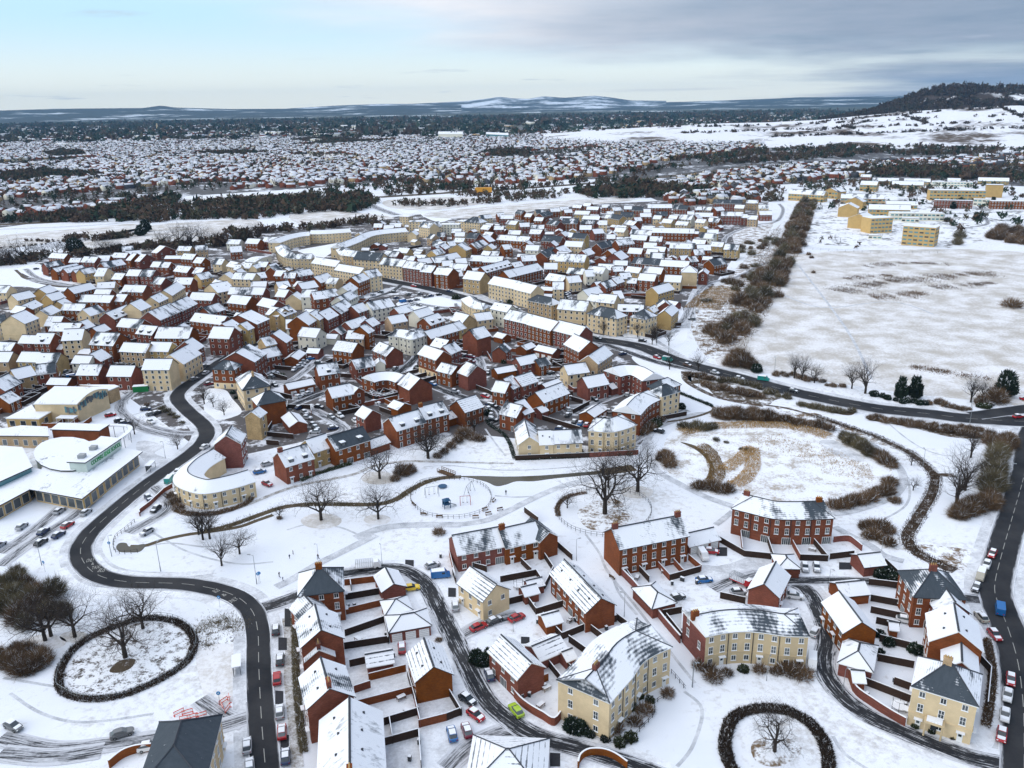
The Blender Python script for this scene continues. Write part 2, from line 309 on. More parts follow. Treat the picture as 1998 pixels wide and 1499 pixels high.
# ---------------- buildings
WALL = {'b': ('red_brick', 'red brick'), 'c': ('cream_stone', 'cream'), 'w': ('white_render', 'white'), 'y': ('yellow_stone', 'yellow'), 't': ('tan_brick', 'tan brick')}
ROOFW = {'f': 'snowy roof', 'p': 'patchy snow roof', 's': 'bare slate roof', 'l': 'striped snow roof', 'x': 'bare slate roof'}
WM = {}
def window_mesh(kind):
    if kind in WM: return WM[kind]
    b = MB()   # faces -Y, origin at its centre, on the wall plane
    W, H = {'n': (1.05, 1.25), 't': (1.05, 1.75), 's': (.75, .95), 'fr': (2.3, 2.1), 'g': (2.25, 2.0), 'd': (.95, 2.05)}[kind]
    w2, h2, t = W/2, H/2, .09
    if kind in ('n', 't', 's', 'fr'):
        b.box(-w2, -.05, -h2, -w2+t, .02, h2, 0); b.box(w2-t, -.05, -h2, w2, .02, h2, 0)
        b.box(-w2+t, -.05, h2-t, w2-t, .02, h2, 0); b.box(-w2+t, -.05, -h2, w2-t, .02, -h2+t, 0)
        nb = 3 if kind == 'fr' else 1
        for i in range(nb):
            x = -w2+t+(W-2*t)*(i+1)/(nb+1); b.box(x-.035, -.045, -h2+t, x+.035, .02, h2-t, 0)
        if kind in ('t',): b.box(-w2+t, -.04, -.03, w2-t, .02, .03, 0)
        b.box(-w2+t, -.022, -h2+t, w2-t, .021, h2-t, 1)
        if kind != 'fr': b.box(-w2-.08, -.12, -h2-.1, w2+.08, .02, -h2, 2)
        me = b.mesh('window', ('white_paint', 'glass', 'wall_cap'))
    elif kind == 'g':
        b.box(-w2, -.05, -h2, w2, .02, h2, 0)
        for i in range(4): z = -h2+.25+i*.45; b.box(-w2+.1, -.065, z, w2-.1, -.051, z+.03, 1)
        me = b.mesh('garage_door', ('white_paint', 'slate_line'))
    else:
        b.box(-w2, -.05, -h2, w2, .02, h2, 0); b.box(-w2+.2, -.07, .1, w2-.2, -.051, h2-.2, 1); b.box(-w2-.25, -.7, h2+.1, w2+.25, .0, h2+.25, 2)
        me = b.mesh('door', ('white_paint', 'glass', 'wall_cap'))
    WM[kind] = me; return me
def place_win(root, kind, x, y, z, ang):
    nm = {'g': 'garage_door', 'd': 'door', 'fr': 'french_window'}.get(kind, 'window')
    o = ob(nm, window_mesh(kind), root, (x, y, z), ang)
def facade(root, wb, p, q, h, near, style, slot=1, glass=2):
    """windows along the wall p->q (outside is to the right of p->q)."""
    p = Vector(p); q = Vector(q); L = (q-p).length
    if L < 2.2: return
    u = (q-p)/L; n = Vector((u.y, -u.x)); ang = math.atan2(u.y, u.x)
    st = max(1, int(round(h/2.65)))
    if style == 'garage':
        k = max(1, int(L/2.9)); 
        for i in range(k):
            c = p+u*(L*(i+.5)/k)
            if near: place_win(root, 'g', c.x+n.x*.02, c.y+n.y*.02, 1.05, ang)
            else: quad(wb, c+n*.05, u, 2.2, .1, 2.0, slot)
        return
    bay = 2.7 if style != 'gable' else 3.6
    k = max(1, int(L/bay))
    if style == 'gable': k = min(k, 2)
    for s in range(st):
        zc = h*(s+.56)/st
        for i in range(k):
            if style == 'gable' and rnd.random() < .25: continue
            c = p+u*(L*(i+.5)/k); kind = 't' if (h > 7 and s == 1) else ('n' if s or style == 'gable' else 'n')
            if s == 0 and style == 'front':
                if i % 2 == 0: kind = 'd'
                elif style == 'front' and False: kind = 'fr'
            if s == 0 and style == 'back' and i % 2 == 1: kind = 'fr' if L/k > 2.6 else 'n'
            if near:
                zz = 1.06 if kind in ('d', 'fr') else zc
                place_win(root, kind, c.x+n.x*.02, c.y+n.y*.02, zz, ang)
            else:
                W, H = (1.25, 1.5) if kind not in ('d', 'fr') else (1.0, 2.0)
                z0 = zc-H/2 if kind not in ('d', 'fr') else .05
                quad(wb, c+n*.04, u, W, z0, z0+H, slot); quad(wb, c+n*.07, u, W-.34, z0+.14, z0+H-.14, glass)
def quad(wb, c, u, W, z0, z1, mi):
    a = c-u*W/2; b = c+u*W/2; wb.add([(a.x, a.y, z0), (b.x, b.y, z0), (b.x, b.y, z1), (a.x, a.y, z1)], [(0, 1, 2, 3)], mi)
def roof_mesh(L, D, h, kind, hip, rise, flat, bare=0):
    b = MB(); oh = .38; th = .2; X0, X1 = -L/2-oh*.8, L/2+oh*.8; Y = D/2+oh
    sl = rise/(D/2) if D else 0; ze = h-sl*oh
    if flat == 'f':
        b.box(-L/2-.15, -D/2-.15, h, L/2+.15, D/2+.15, h+.28, 1); b.add([(-L/2, -D/2, h+.29), (L/2, -D/2, h+.29), (L/2, D/2, h+.29), (-L/2, D/2, h+.29)], [(0, 1, 2, 3)], 0); return b
    if flat == 'a':
        n = 12; vs = []
        for i in range(n+1):
            y = -Y+2*Y*i/n; z = h+rise*(1-(y/Y)**2)
            for x in (X0, X1):
                for dz in (0, .3): vs.append((x, y, z+dz))
        for i in range(n):
            a = i*4; c = a+4
            b.add([vs[a+1], vs[c+1], vs[c+3], vs[a+3]], [(3, 2, 1, 0)], 0); b.add([vs[a], vs[c], vs[c+2], vs[a+2]], [(0, 1, 2, 3)], 1)
            b.add([vs[a], vs[c], vs[c+1], vs[a+1]], [(0, 1, 2, 3)], 1); b.add([vs[a+2], vs[c+2], vs[c+3], vs[a+3]], [(3, 2, 1, 0)], 1)
        b.add([vs[0], vs[1], vs[3], vs[2]], [(0, 1, 2, 3)], 1); b.add(vs[-4:], [(0, 2, 3, 1)], 1); return b
    hr = h+rise; inx = min(L/2-.05, D/2) if hip else -oh*.8
    r0, r1 = (-L/2+inx, L/2-inx)
    if hip and L < D: r0 = -.02; r1 = .02
    def lay(dz):
        return [(X0, -Y, ze+dz), (X1, -Y, ze+dz), (X1, Y, ze+dz), (X0, Y, ze+dz), (r0, 0, hr+dz), (r1, 0, hr+dz)]
    T = lay(th); U = lay(0)
    b.add(T, [(0, 1, 5, 4)], 3 if bare == 1 else 0); b.add(T, [(2, 3, 4, 5)], 0)
    if hip: b.add(T, [(1, 2, 5)], 0); b.add(T, [(3, 0, 4)], 3 if bare == 2 else 0)
    b.add(U, [(4, 5, 1, 0), (5, 4, 3, 2)] + ([(5, 2, 1), (4, 0, 3)] if hip else []), 1)
    A = U+T
    sk = [(0, 1, 7, 6), (2, 3, 9, 8)]
    if hip: sk += [(1, 2, 8, 7), (3, 0, 6, 9)]
    else: sk += [(1, 5, 11, 7), (5, 2, 8, 11), (3, 4, 10, 9), (4, 0, 6, 10)]
    b.add(A, sk, 1)
    # ridge and hip tiles, bare of snow along part of the line
    def rid(p, q, r): 
        b.tube(Vector(p)+Vector((0, 0, .06)), Vector(q)+Vector((0, 0, .06)), r*1.35, r*1.35, 4, 2)
    rid(T[4], T[5], .16)
    if hip: [rid(T[i], T[j], .10) for i, j in ((0, 4), (3, 4), (1, 5), (2, 5))]
    return b
def building(A, B, D, h, wall='b', roof='f', typ='r', fl='', near=False, txt=None, name=None, style=None):
    """A, B: the two near eave corners in plan; D: depth; ridge along AB (r), across (g), hipped (h), flat (f), arched (a)."""
    A = Vector(A[:2]); B = Vector(B[:2]); L = max((B-A).length, 1.5); u = (B-A)/L; n = Vector((-u.y, u.x)); c = A+u*L/2+n*D/2
    ang = math.atan2(u.y, u.x); ll, dd = L, D; turn = 0
    if typ == 'g' or (typ == 'h' and D > L*1.15): ang += math.pi/2; ll, dd = D, L; turn = 1
    small = h < 3.7
    rise = dd/2*math.tan(R(36 if not small else 27)) if typ in 'rgh' else 1.4
    rise = min(rise, 4.2)
    kindn = 'garage' if small else ('flats' if h > 7.4 and 'c' == wall and ll > 14 else ('terrace' if ll > 15 else 'house'))
    if typ in 'fa': kindn = 'hall' if txt is None else kindn
    wm, ww = WALL[wall]
    root = thing(name or (ww.replace(' ', '_')+'_'+kindn if kindn != 'garage' else 'garage'), (c.x, c.y, 0), ang)
    wb = MB(); x, y = ll/2, dd/2
    rf = typ if typ in 'fa' else ''
    P = [(-x, -y), (x, -y), (x, y), (-x, y)]
    if typ in 'rg':
        V = [(px, py, 0) for px, py in P]+[(px, py, h) for px, py in P]+[(-x, 0, h+rise), (x, 0, h+rise)]
        wb.add(V, [(0, 1, 5, 4), (1, 2, 6, 9, 5), (2, 3, 7, 6), (3, 0, 4, 8, 7)], 0)
    elif typ == 'a':
        N = 10; V = [(px, py, 0) for px, py in P]; wb.add([(-x, -y, 0), (x, -y, 0), (x, -y, h), (-x, -y, h)], [(0, 1, 2, 3)]); wb.add([(x, y, 0), (-x, y, 0), (-x, y, h), (x, y, h)], [(0, 1, 2, 3)])
        for s in (-1, 1):
            ring = [(s*x, -y, 0), (s*x, y, 0)]+[(s*x, y-2*y*i/N, h+rise*(1-((y-2*y*i/N)/y)**2)) for i in range(N+1)]
            wb.add(ring, [tuple(range(len(ring)))[::s]])
    else: wb.prism(P, 0, h)
    if 'B' in fl:
        e = .04; wb.prism([(-x-e, -y-e), (x+e, -y-e), (x+e, y+e), (-x-e, y+e)], 0, h*.3, 3)
    if h > 7.4 and wall in 'cwy' and typ != 'f':
        e = .12
        for z0, z1 in ((h-.35, h-.02), (h*.34, h*.34+.2)): wb.prism([(-x-e, -y-e), (x+e, -y-e), (x+e, y+e), (-x-e, y+e)], z0, z1, 0)
    stl = style or ('garage' if 'q' in fl else ('none' if small else ('front' if rnd.random() < .5 else 'back')))
    sides = [((-x, -y), (x, -y)), ((x, -y), (x, y)), ((x, y), (-x, y)), ((-x, y), (-x, -y))]
    frontside = 3 if turn else 0          # wall AB
    if turn: frontside = 3
    if 'R' in fl:
        ns = max(1, int(round(h/3.2)))
        for p, q in sides[:2] if not turn else (sides[3], sides[2]):
            p, q = Vector(p), Vector(q); u_ = (q-p).normalized(); Lw = (q-p).length; nr_ = Vector((u_.y, -u_.x)); kk = max(2, int(Lw/3.4))
            for s_ in range(ns):
                for i_ in range(kk): quad(wb, p+u_*Lw*(i_+.5)/kk+nr_*.06, u_, Lw/kk*.72, h*(s_+.34)/ns, h*(s_+.72)/ns, 4 if (i_+s_) % 3 else 2)
        stl = 'none'; fl += 'n'
    for i, (p, q) in enumerate(sides):
        if 'n' in fl: break
        isg = (i in (1, 3)) and typ in 'rga'
        if stl == 'garage':
            if i == frontside: facade(root, wb, p, q, h, near, 'garage')
            continue
        if small: continue
        if isg and typ != 'f' and 'W' not in fl:
            if near and rnd.random() < .55 and 'w' in fl: facade(root, wb, p, q, h, near, 'gable')
            elif not near and rnd.random() < .3: facade(root, wb, p, q, h, near, 'gable')
            continue
        # only walls turned to where one could stand and look
        nx = Vector((q[1]-p[1], -(q[0]-p[0]))); wn = Matrix.Rotation(ang, 2) @ nx.normalized()
        if wn.dot(-Vector((c.x, c.y)).normalized()) < -.35: continue
        facade(root, wb, p, q, h, near, stl)
    wmsh = wb.mesh('wall', (wm, 'white_paint', 'glass', 'cream_stone', 'bright_glass')); ob('wall', wmsh, root)
    rb = roof_mesh(ll, dd, h, roof, typ == 'h', rise, rf, (2 if turn else 1) if typ == 'h' and roof == 'p' else 0)
    ro = ob('roof', rb.mesh('roof', ('R'+roof, 'white_paint' if rnd.random() < .45 else 'dark_trim', 'slate_line', 'Rs')), root)
    ro.location.z = .003
    if 'k' in fl or 'K' in fl:
        for sx in ([-1] if 'k' in fl else [-1, 1]):
            cb = MB(); cx = sx*(ll/2-.7 if typ != 'h' else max(0, ll/2-dd/2)); z = h+rise
            cb.box(cx-.75, -.4, z-.9, cx+.75, .4, z+1.25, 0); cb.box(cx-.82, -.47, z+1.25, cx+.82, .47, z+1.4, 0)
            for i in range(3): cb.tube((cx-.45+.45*i, 0, z+1.4), (cx-.45+.45*i, 0, z+1.85), .14, .12, 6, 1, True)
            ob('chimney', cb.mesh('chimney', ('red_brick' if wall == 'b' else 'tan_brick', 'yellow_stone')), ro)
    if 'D' in fl:
        k = max(1, int(ll/4.8)); sgn = 1 if turn else -1
        for s_ in ([-1] if not turn else [1, -1]):
            for i in range(k):
                db = MB(); cx = -ll/2+ll*(i+.5)/k; y1 = s_*(dd/2-.5); z0 = h+.15; y2 = s_*(dd/2-3.0)
                a, c_ = min(y1, y2), max(y1, y2)
                db.box(cx-.75, a, z0, cx+.75, c_, z0+1.45, 0); db.box(cx-.88, a-.12, z0+1.46, cx+.88, c_+.12, z0+1.66, 1)
                yy = y1+s_*.03; db.box(cx-.5, min(yy, yy-s_*.02), z0+.25, cx+.5, max(yy, yy-s_*.02), z0+1.3, 2)
                ob('dormer', db.mesh('dormer', ('slate_line', 'wall_cap', 'glass')), ro)
    if 'O' in fl:                                   # rooflights and vents showing through the snow
        T = rise/(dd/2)
        if 'v' not in WM: vb = MB(); vb.box(-.2, -.2, -.15, .2, .2, .22, 0); WM['v'] = vb.mesh('roof_vent', ('slate_line',))
        nv = max(2, int(ll/4)) if near else 2
        for i in range(nv):
            cx = -ll/2+ll*(i+.5)/nv
            for s_ in (-1, 1):
                yv = s_*dd*(.18+.1*rnd.random()); zv = h+rise-abs(yv)*T+.2; ob('roof_vent', WM['v'], ro, (cx, yv, zv))
    if txt: tag(root, txt, txt_cat(txt, kindn), None)
    else: auto(root, ('%s %s with %s' % (ww, kindn, ROOFW[roof])), 'garage' if kindn == 'garage' else 'building', kindn+'s of the estate')
    FOOT.append((c, Vector((math.cos(ang), math.sin(ang))), ll/2+.5, dd/2+.5, h))
    return root
def txt_cat(t, k): return 'garage' if k == 'garage' else 'building'
FOOT = []
def in_foot(p, pad=0.0):
    for c, u, a, b, h in FOOT:
        d = p-c
        if abs(d.x) > 60 or abs(d.y) > 60: continue
        if abs(d.dot(u)) < a+pad and abs(-d.x*u.y+d.y*u.x) < b+pad: return True
    return False
def curved(crop, pts, D, h, wall='c', roof='p', side='L', hip=(1, 1), near=False, txt='', fl='', name='curved_terrace', div=5.2):
    """terrace whose front follows pts (left to right or near to far); the body lies on side L or R of that line."""
    W = [ca(crop, x, y, h) for x, y in pts]; P = [Vector((p.x, p.y)) for p in W]
    # resample to smooth curve
    Q = []
    for i in range(len(P)-1):
        p0 = P[max(i-1, 0)]; p1 = P[i]; p2 = P[i+1]; p3 = P[min(i+2, len(P)-1)]
        for k in range(4):
            t = k/4; Q.append(.5*((2*p1)+(p2-p0)*t+(2*p0-5*p1+4*p2-p3)*t*t+(3*p1-p0-3*p2+p3)*t**3))
    Q.append(P[-1]); c = sum(Q, Vector((0, 0)))/len(Q); Q = [q-c for q in Q]; n = len(Q)
    s = 1 if side == 'L' else -1; N = []
    for i in range(n):
        t = (Q[min(i+1, n-1)]-Q[max(i-1, 0)]).normalized(); N.append(Vector((-t.y, t.x))*s)
    rise = D/2*math.tan(R(19 if name == 'curved_flats' else 27)); oh = .3
    F = Q; Bk = [Q[i]+N[i]*D for i in range(n)]; Mi = [Q[i]+N[i]*D/2 for i in range(n)]
    fo = [Q[i]-N[i]*oh for i in range(n)]; bo = [Q[i]+N[i]*(D+oh) for i in range(n)]
    T0 = (Q[1]-Q[0]).normalized(); T1 = (Q[-1]-Q[-2]).normalized()
    root = thing(name, (c.x, c.y, 0)); wb = MB()
    for i in range(n-1):
        for a, b_ in ((F[i], F[i+1]), (Bk[i+1], Bk[i])):
            if s < 0: a, b_ = b_, a
            wb.add([(a.x, a.y, 0), (b_.x, b_.y, 0), (b_.x, b_.y, h), (a.x, a.y, h)], [(0, 1, 2, 3)])
    for a, b_, m_, hp in ((Bk[0], F[0], Mi[0], hip[0]), (F[-1], Bk[-1], Mi[-1], hip[1])):
        if s < 0: a, b_ = b_, a
        v = [(a.x, a.y, 0), (b_.x, b_.y, 0), (b_.x, b_.y, h)]+([(m_.x, m_.y, h+rise)] if not hp else [])+[(a.x, a.y, h)]
        wb.add(v, [tuple(range(len(v)))], 4 if 'E' in fl and hp == hip[0] and a is not F[-1] and b_ is not F[-1] else 0)
        facade(root, wb, a, b_, h, near, 'gable')
    if wall in 'cwy' and h > 6:
        for z0, z1 in ((h-.35, h-.02), (h*.35, h*.35+.2)):
            for i in range(n-1):
                a, b_ = F[i]-N[i]*.12, F[i+1]-N[i+1]*.12
                if s < 0: a, b_ = b_, a
                wb.add([(a.x, a.y, z0), (b_.x, b_.y, z0), (b_.x, b_.y, z1), (a.x, a.y, z1), (F[i].x, F[i].y, z1), (F[i+1].x, F[i+1].y, z1)], [(0, 1, 2, 3), (3, 2, 5, 4) if s > 0 else (3, 2, 4, 5)], 0)
    # windows by walking along the front
    cum = [0.0]
    for i in range(n-1): cum.append(cum[-1]+(F[i+1]-F[i]).length)
    k = max(1, int(cum[-1]/2.6)); st = max(1, int(round(h/2.65)))
    for j in range(k):
        d = cum[-1]*(j+.5)/k; i = max(i for i in range(n-1) if cum[i] <= d); t = (d-cum[i])/(cum[i+1]-cum[i]); p = F[i].lerp(F[i+1], t)
        u = (F[i+1]-F[i]).normalized()*(1 if s > 0 else -1); nn_ = Vector((u.y, -u.x)); ang = math.atan2(u.y, u.x)
        for q in range(st):
            zc = h*(q+.55)/st; kind = 'd' if (q == 0 and j % 3 == 1) else ('t' if q == 1 and st > 2 else 'n')
            if 'F' in fl and q == 0: kind = 'fr' if j % 2 else None
            if not kind: continue
            if near: place_win(root, kind, p.x+nn_.x*.03, p.y+nn_.y*.03, 1.06 if kind in ('d', 'fr') else zc, ang)
            else: quad(wb, p+nn_*.04, u, 1.05, zc-.6, zc+.6, 1); quad(wb, p+nn_*.07, u, .72, zc-.46, zc+.46, 2)
    for j in range(1, int(cum[-1]/div)):           # rain pipes between the houses
        d = j*div; i = max(i for i in range(n-1) if cum[i] <= d); p = F[i].lerp(F[i+1], (d-cum[i])/(cum[i+1]-cum[i]))-N[i]*.1; wb.box(p.x-.06, p.y-.06, 0, p.x+.06, p.y+.06, h-.05, 3)
    ob('wall', wb.mesh('wall', (WALL[wall][0], 'white_paint', 'glass', 'dark_trim', 'red_brick')), root)
    rb = MB(); ze = h-.2; R0, R1 = list(Mi), None
    if hip[0]: R0[0] = Mi[0]+T0*D*.42
    if hip[1]: R0[-1] = Mi[-1]-T1*D*.42
    fo[0] -= T0*oh; bo[0] -= T0*oh; fo[-1] += T1*oh; bo[-1] += T1*oh
    for dz, flip in ((.22, 0), (0, 1)):
        for i in range(n-1):
            a = [(fo[i].x, fo[i].y, ze+dz), (fo[i+1].x, fo[i+1].y, ze+dz), (R0[i+1].x, R0[i+1].y, h+rise+dz), (R0[i].x, R0[i].y, h+rise+dz)]
            b_ = [(R0[i].x, R0[i].y, h+rise+dz), (R0[i+1].x, R0[i+1].y, h+rise+dz), (bo[i+1].x, bo[i+1].y, ze+dz), (bo[i].x, bo[i].y, ze+dz)]
            rb.add(a, [(0, 1, 2, 3)], flip); rb.add(b_, [(0, 1, 2, 3)], flip)
        for e in (0, -1): rb.add([(fo[e].x, fo[e].y, ze+dz), (bo[e].x, bo[e].y, ze+dz), (R0[e].x, R0[e].y, h+rise+dz)], [(0, 1, 2)], flip or (3 if e == 0 and name == 'curved_flats' and hip[0] else 0))
    for L_ in (fo, bo):
        for i in range(n-1): a, b_ = L_[i], L_[i+1]; rb.add([(a.x, a.y, ze), (b_.x, b_.y, ze), (b_.x, b_.y, ze+.22), (a.x, a.y, ze+.22)], [(0, 1, 2, 3)], 1)
    for i in range(n-1): rb.tube((R0[i].x, R0[i].y, h+rise+.28), (R0[i+1].x, R0[i+1].y, h+rise+.28), .16, .16, 4, 2)
    for e in (0, -1):
        if hip[0 if e == 0 else 1]:
            for q in (fo[e], bo[e]): rb.tube((q.x, q.y, ze+.25), (R0[e].x, R0[e].y, h+rise+.28), .12, .12, 4, 2)
    ro = ob('roof', rb.mesh('roof', ('R'+roof, 'white_paint' if wall in 'cwy' else 'dark_trim', 'slate_line', 'Rs')), root)
    if 'k' in fl:
        for e in ((0,) if 'K' not in fl else (2, n-3)):
            cb = MB(); p = R0[e]; z = h+rise; cb.obox((p.x, p.y), N[e], .4, .8, z-.8, z+1.3, 0)
            for i in (-1, 0, 1): q = p+T0*.45*i; cb.tube((q.x, q.y, z+1.3), (q.x, q.y, z+1.75), .14, .12, 6, 1, True)
            ob('chimney', cb.mesh('chimney', ('red_brick', 'yellow_stone')), ro)
    tag(root, txt, 'building')
    for i in range(0, n-1, 2):
        m_ = (F[i]+Bk[i])/2+c; u = (F[i+1]-F[i]).normalized(); FOOT.append((m_, u, 4.5, D/2+.5, h))
    return root
def parse(crop, rows, near=False):
    for r in rows.strip().split('\n'):
        r = r.strip()
        if not r: continue
        txt = None
        if '|' in r: r, txt = r.split('|'); txt = txt.strip()
        t = r.split(); code = t[0]; typ, wall = code[0], code[1]; j = 2
        while j < len(code) and (code[j].isdigit() or code[j] == '.'): j += 1
        h = float(code[2:j]); roof = code[j]; fl = code[j+1:]
        if crop == 'D7' and 'n' not in fl and wall != 'b': fl += 'R'
        if crop[0] in 'CD' and crop != 'D7': h = round(h*(1.16 if crop[0] == 'C' or crop == 'D8' else 1.08), 2)
        A = ca(crop, float(t[1]), float(t[2]), h); B = ca(crop, float(t[3]), float(t[4]), h)
        if len(t) == 6: D = float(t[5])
        else:
            C = ca(crop, float(t[5]), float(t[6]), h); u = (B-A).xy.normalized(); D = abs((C-A).xy.dot(Vector((-u.y, u.x))))
            D = max(3.5, min(D, 40))
        if crop[0] in 'CD' and txt is None and h > 4:
            if roof == 'f' and rnd.random() < .38: roof = 'p'
            if rnd.random() < .35: fl += 'O'
        building(A, B, D, h, wall, roof, typ, fl, near or abs(A.y) < 255 and not crop in ('C1',), txt)
# ---------------- traced buildings: type+wall+eave height+roof+flags, near eave corners, depth (or a third corner)
parse('A5', '''hc7.5x 800 1640 1190 1590 1255 1195 | dark bare slate hipped house on cream walls beside the red barriers''', True)
parse('A6', '''
gb6.4fOk 400 1720 842 1650 720 1148 | long white-roofed brick terrace nearest the camera beside the left road
gb8pkO 335 1110 635 1030 600 830 | brick house with chimneys and vents on its half-thawed roof, third up the left terrace
gb5.4pk 322 800 505 765 500 680 | low brick link house with one bare dark roof side in the left terrace
gb8pO 295 710 565 650 540 490 | tall brick house with four roof vents in the left terrace
gb5.6p 283 525 455 460 450 370 | low brick link house next to the slate-hipped corner house
hb8pk 275 375 566 338 536 200 | slate-hipped brick corner house with chimney at the road junction
gb3f 822 350 972 315 790 243 | brick garage with snowy gable roof beside the yellow car
hb2.8f 845 500 1012 465 980 378 | small pyramid-roofed garage behind the three-door garage block
hb2.8fq 870 612 1135 565 1105 465 | garage block with three white doors and pyramid roof
gb5.3lO 1040 935 1275 885 985 755 | brick house with striped roof and french windows in its gable
rb2.6l 725 838 892 808 4.5 | low brick outbuilding with striped snow roof in a back garden
''', True)
parse('A7', '''
gc5.3lw 277 520 430 450 160 402 | cream house with striped snow roof beside the curving estate road
gb5.3lO 880 587 1050 540 692 355 | long brick house with striped snow roof and plain gable end
gb5.3lw 480 975 635 905 337 803 | brick house with dark-striped roof beside the big black shrubs
rb2.6l 615 868 770 802 6 | striped low wing joined behind the dark-striped brick house
rb5p 130 248 408 195 8.5
rb5pk 412 208 618 160 8.5
gb5.4p 612 172 715 140 9
rb7.6pK 1080 215 1480 135 9 | three-storey brick terrace with thin chimneys beside the fenced path
hb2.8f 1272 562 1405 528 1300 408 | pyramid-roofed garage against the long brick boundary wall
rb2.4f 525 490 605 470 4
rb2.4f 650 665 742 640 4.5
rb2.4f 770 870 822 850 3.5
rb2.2f 550 445 635 425 3.5
hb2.6l 170 1640 640 1665 13 | wide low striped white roof cut by the bottom edge of the view
''', True)
parse('A4', '''rb2.6fq 255 1112 412 1075 6.5 | white-doored brick garages between the two three-storey terraces''', True)
parse('A8', '''
gb5.3f 992 672 1172 665 975 500 | brick house with plain white gable roof inside the right loop road
rb2.6f 985 470 1135 455 6
hb3.2f 965 838 1148 888 1180 748 | pyramid-roofed brick garage beside the curved garden wall
gb4.6f 460 430 628 475 655 345 | brick house with snow-heavy gable roof behind the cream crescent
hb2.8f 628 312 745 314 6.5
rb2.8f 1108 305 1225 292 6
hb8pk 1385 468 1675 482 1640 345 | brick block with slate pyramid roof by the field edge
gb6.6f 1510 552 1695 562 1500 465
gb8fO 1475 718 1765 775 1475 570 | tall white-roofed brick house with vents beside the right main road
gb6.6f 1545 865 1740 912 1565 760
hc8.8pk 1378 968 1738 1078 1745 905 | cream flats with pillared portico and slate pyramid roof
rb2.4f 1048 945 1110 950 4
rb2.2f 1255 650 1290 655 3
''', True)
curved('A4', [(478, 914), (575, 938), (690, 965), (800, 970), (905, 968), (1006, 964)], 9.5, 7.6, 'b', 'p', 'L', (1, 1), True, 'curved three-storey brick terrace with white french windows', 'FkK')
curved('A8', [(222, 690), (330, 668), (435, 660), (545, 668), (660, 685), (795, 690)], 9.5, 8, 'c', 'p', 'L', (0, 1), True, 'concave cream crescent flats with brick end wall and slate hip', 'kE', 'curved_flats')
curved('A7', [(1018, 1112), (1080, 1040), (1150, 960), (1205, 880), (1285, 828), (1378, 788)], 11, 8.8, 'c', 'p', 'L', (1, 1), True, 'tall cream curved flats with parapet and brick chimney', 'k', 'curved_flats')
curved('A1', [(1866, 1085), (1700, 1135), (1500, 1172), (1370, 1150), (1285, 1105), (1275, 1050), (1330, 985), (1400, 935), (1490, 885)], 8.5, 5.3, 'c', 'f', 'R', (0, 0), True, 'cream horseshoe-shaped terrace curving round its car court')
parse('A2', '''
rb6.2pDk 590 977 795 915 9 | brick terrace with two dormers and chimney above the yellow hedge
rt5.8f 795 874 935 828 8.5 | tan middle house between two brick dormered terraces
rb6.2sD 957 857 1208 780 9 | brick terrace whose roof has slid half bare behind its dormers
rb2.8f 1215 842 1350 797 6
''', True)
parse('D4', '''
rb8f 45 118 290 130 11 | tall brick block wrapped in scaffolding beside the street junction
rb8p 600 418 748 312 455 230
rt8f 745 218 870 190 8
rb8f 985 182 1062 130 810 98
rw6f 1128 98 1350 118 9
rw2.8f 1468 128 1590 135 6
rt5.3l 1718 128 1925 135 8
rb5.3l 1555 268 1790 300 9
rb2.8f 1235 305 1375 312 6
rb2.8f 1130 387 1225 308 1045 322
hb8pB 85 500 350 510 495 450 | brick corner block with cream ground floor and slate hip
rb6.5f 420 440 515 395 330 420
hc8pk 465 757 788 705 325 622 | cream block with snowy hipped roof and tree lawn before it
hb8pn 640 942 978 880 565 862 | hip-roofed block with one huge blank red brick wall
rt8f 665 1092 745 1030 510 1065
gb8p 112 1425 428 1408 560 1290 | brick house with large blank gable facing the left road bend
gb3f 1035 1205 1240 1165 935 1090
rb3fq 1020 748 1335 682 6
rb6pD 1392 582 1640 545 9
rb5.3fw 1553 852 1805 800 8
gb5.3f 1805 800 1940 765 8
''')
parse('D5', '''
rb5.3f 95 500 322 457 8
gw5.3f 325 450 445 440 5
rb5.3p 292 272 462 345 575 265
gb6pn 740 755 1015 692 625 680 | brick house with big blank gable between the curved terrace and garages
rb8fB 848 315 1065 390 1235 335 | three-storey brick block on a cream ground floor at the lane corner
rb7f 1000 215 1150 250 8
rb5.3f 1245 320 1375 262 1165 248
rb5.3pw 1070 520 1252 567 1310 495
gb6pn 1455 587 1680 530 1310 545
gb8pn 1388 95 1565 140 1692 82 | purple-brown brick gabled house standing over the parking court
rb6f 1003 130 1345 28 8
rt6f 1348 28 1430 0 8
gb4.6fw 1750 292 1915 305 1965 250
rb6.2pD 590 1252 940 1148 9
rb6.2pDk 940 1118 1222 1045 9
rb2.8f 1230 1112 1328 1080 6
rb5.6lw 1420 1030 1640 960 9
gb2.8f 600 1000 765 945 515 945
gb5.3f 200 1105 390 1050 105 1045
''')
curved('D5', [(318, 662), (400, 640), (495, 638), (572, 664)], 8.5, 5.3, 'b', 'f', 'L', (0, 0), False, 'bent three-faced brick terrace with two white arched doors')
curved('D5', [(487, 98), (640, 112), (760, 140), (860, 118), (995, 65)], 9, 8, 'w', 'p', 'L', (1, 1), False, 'white rendered corner flats with dark mansard dormers', '', 'white_flats')
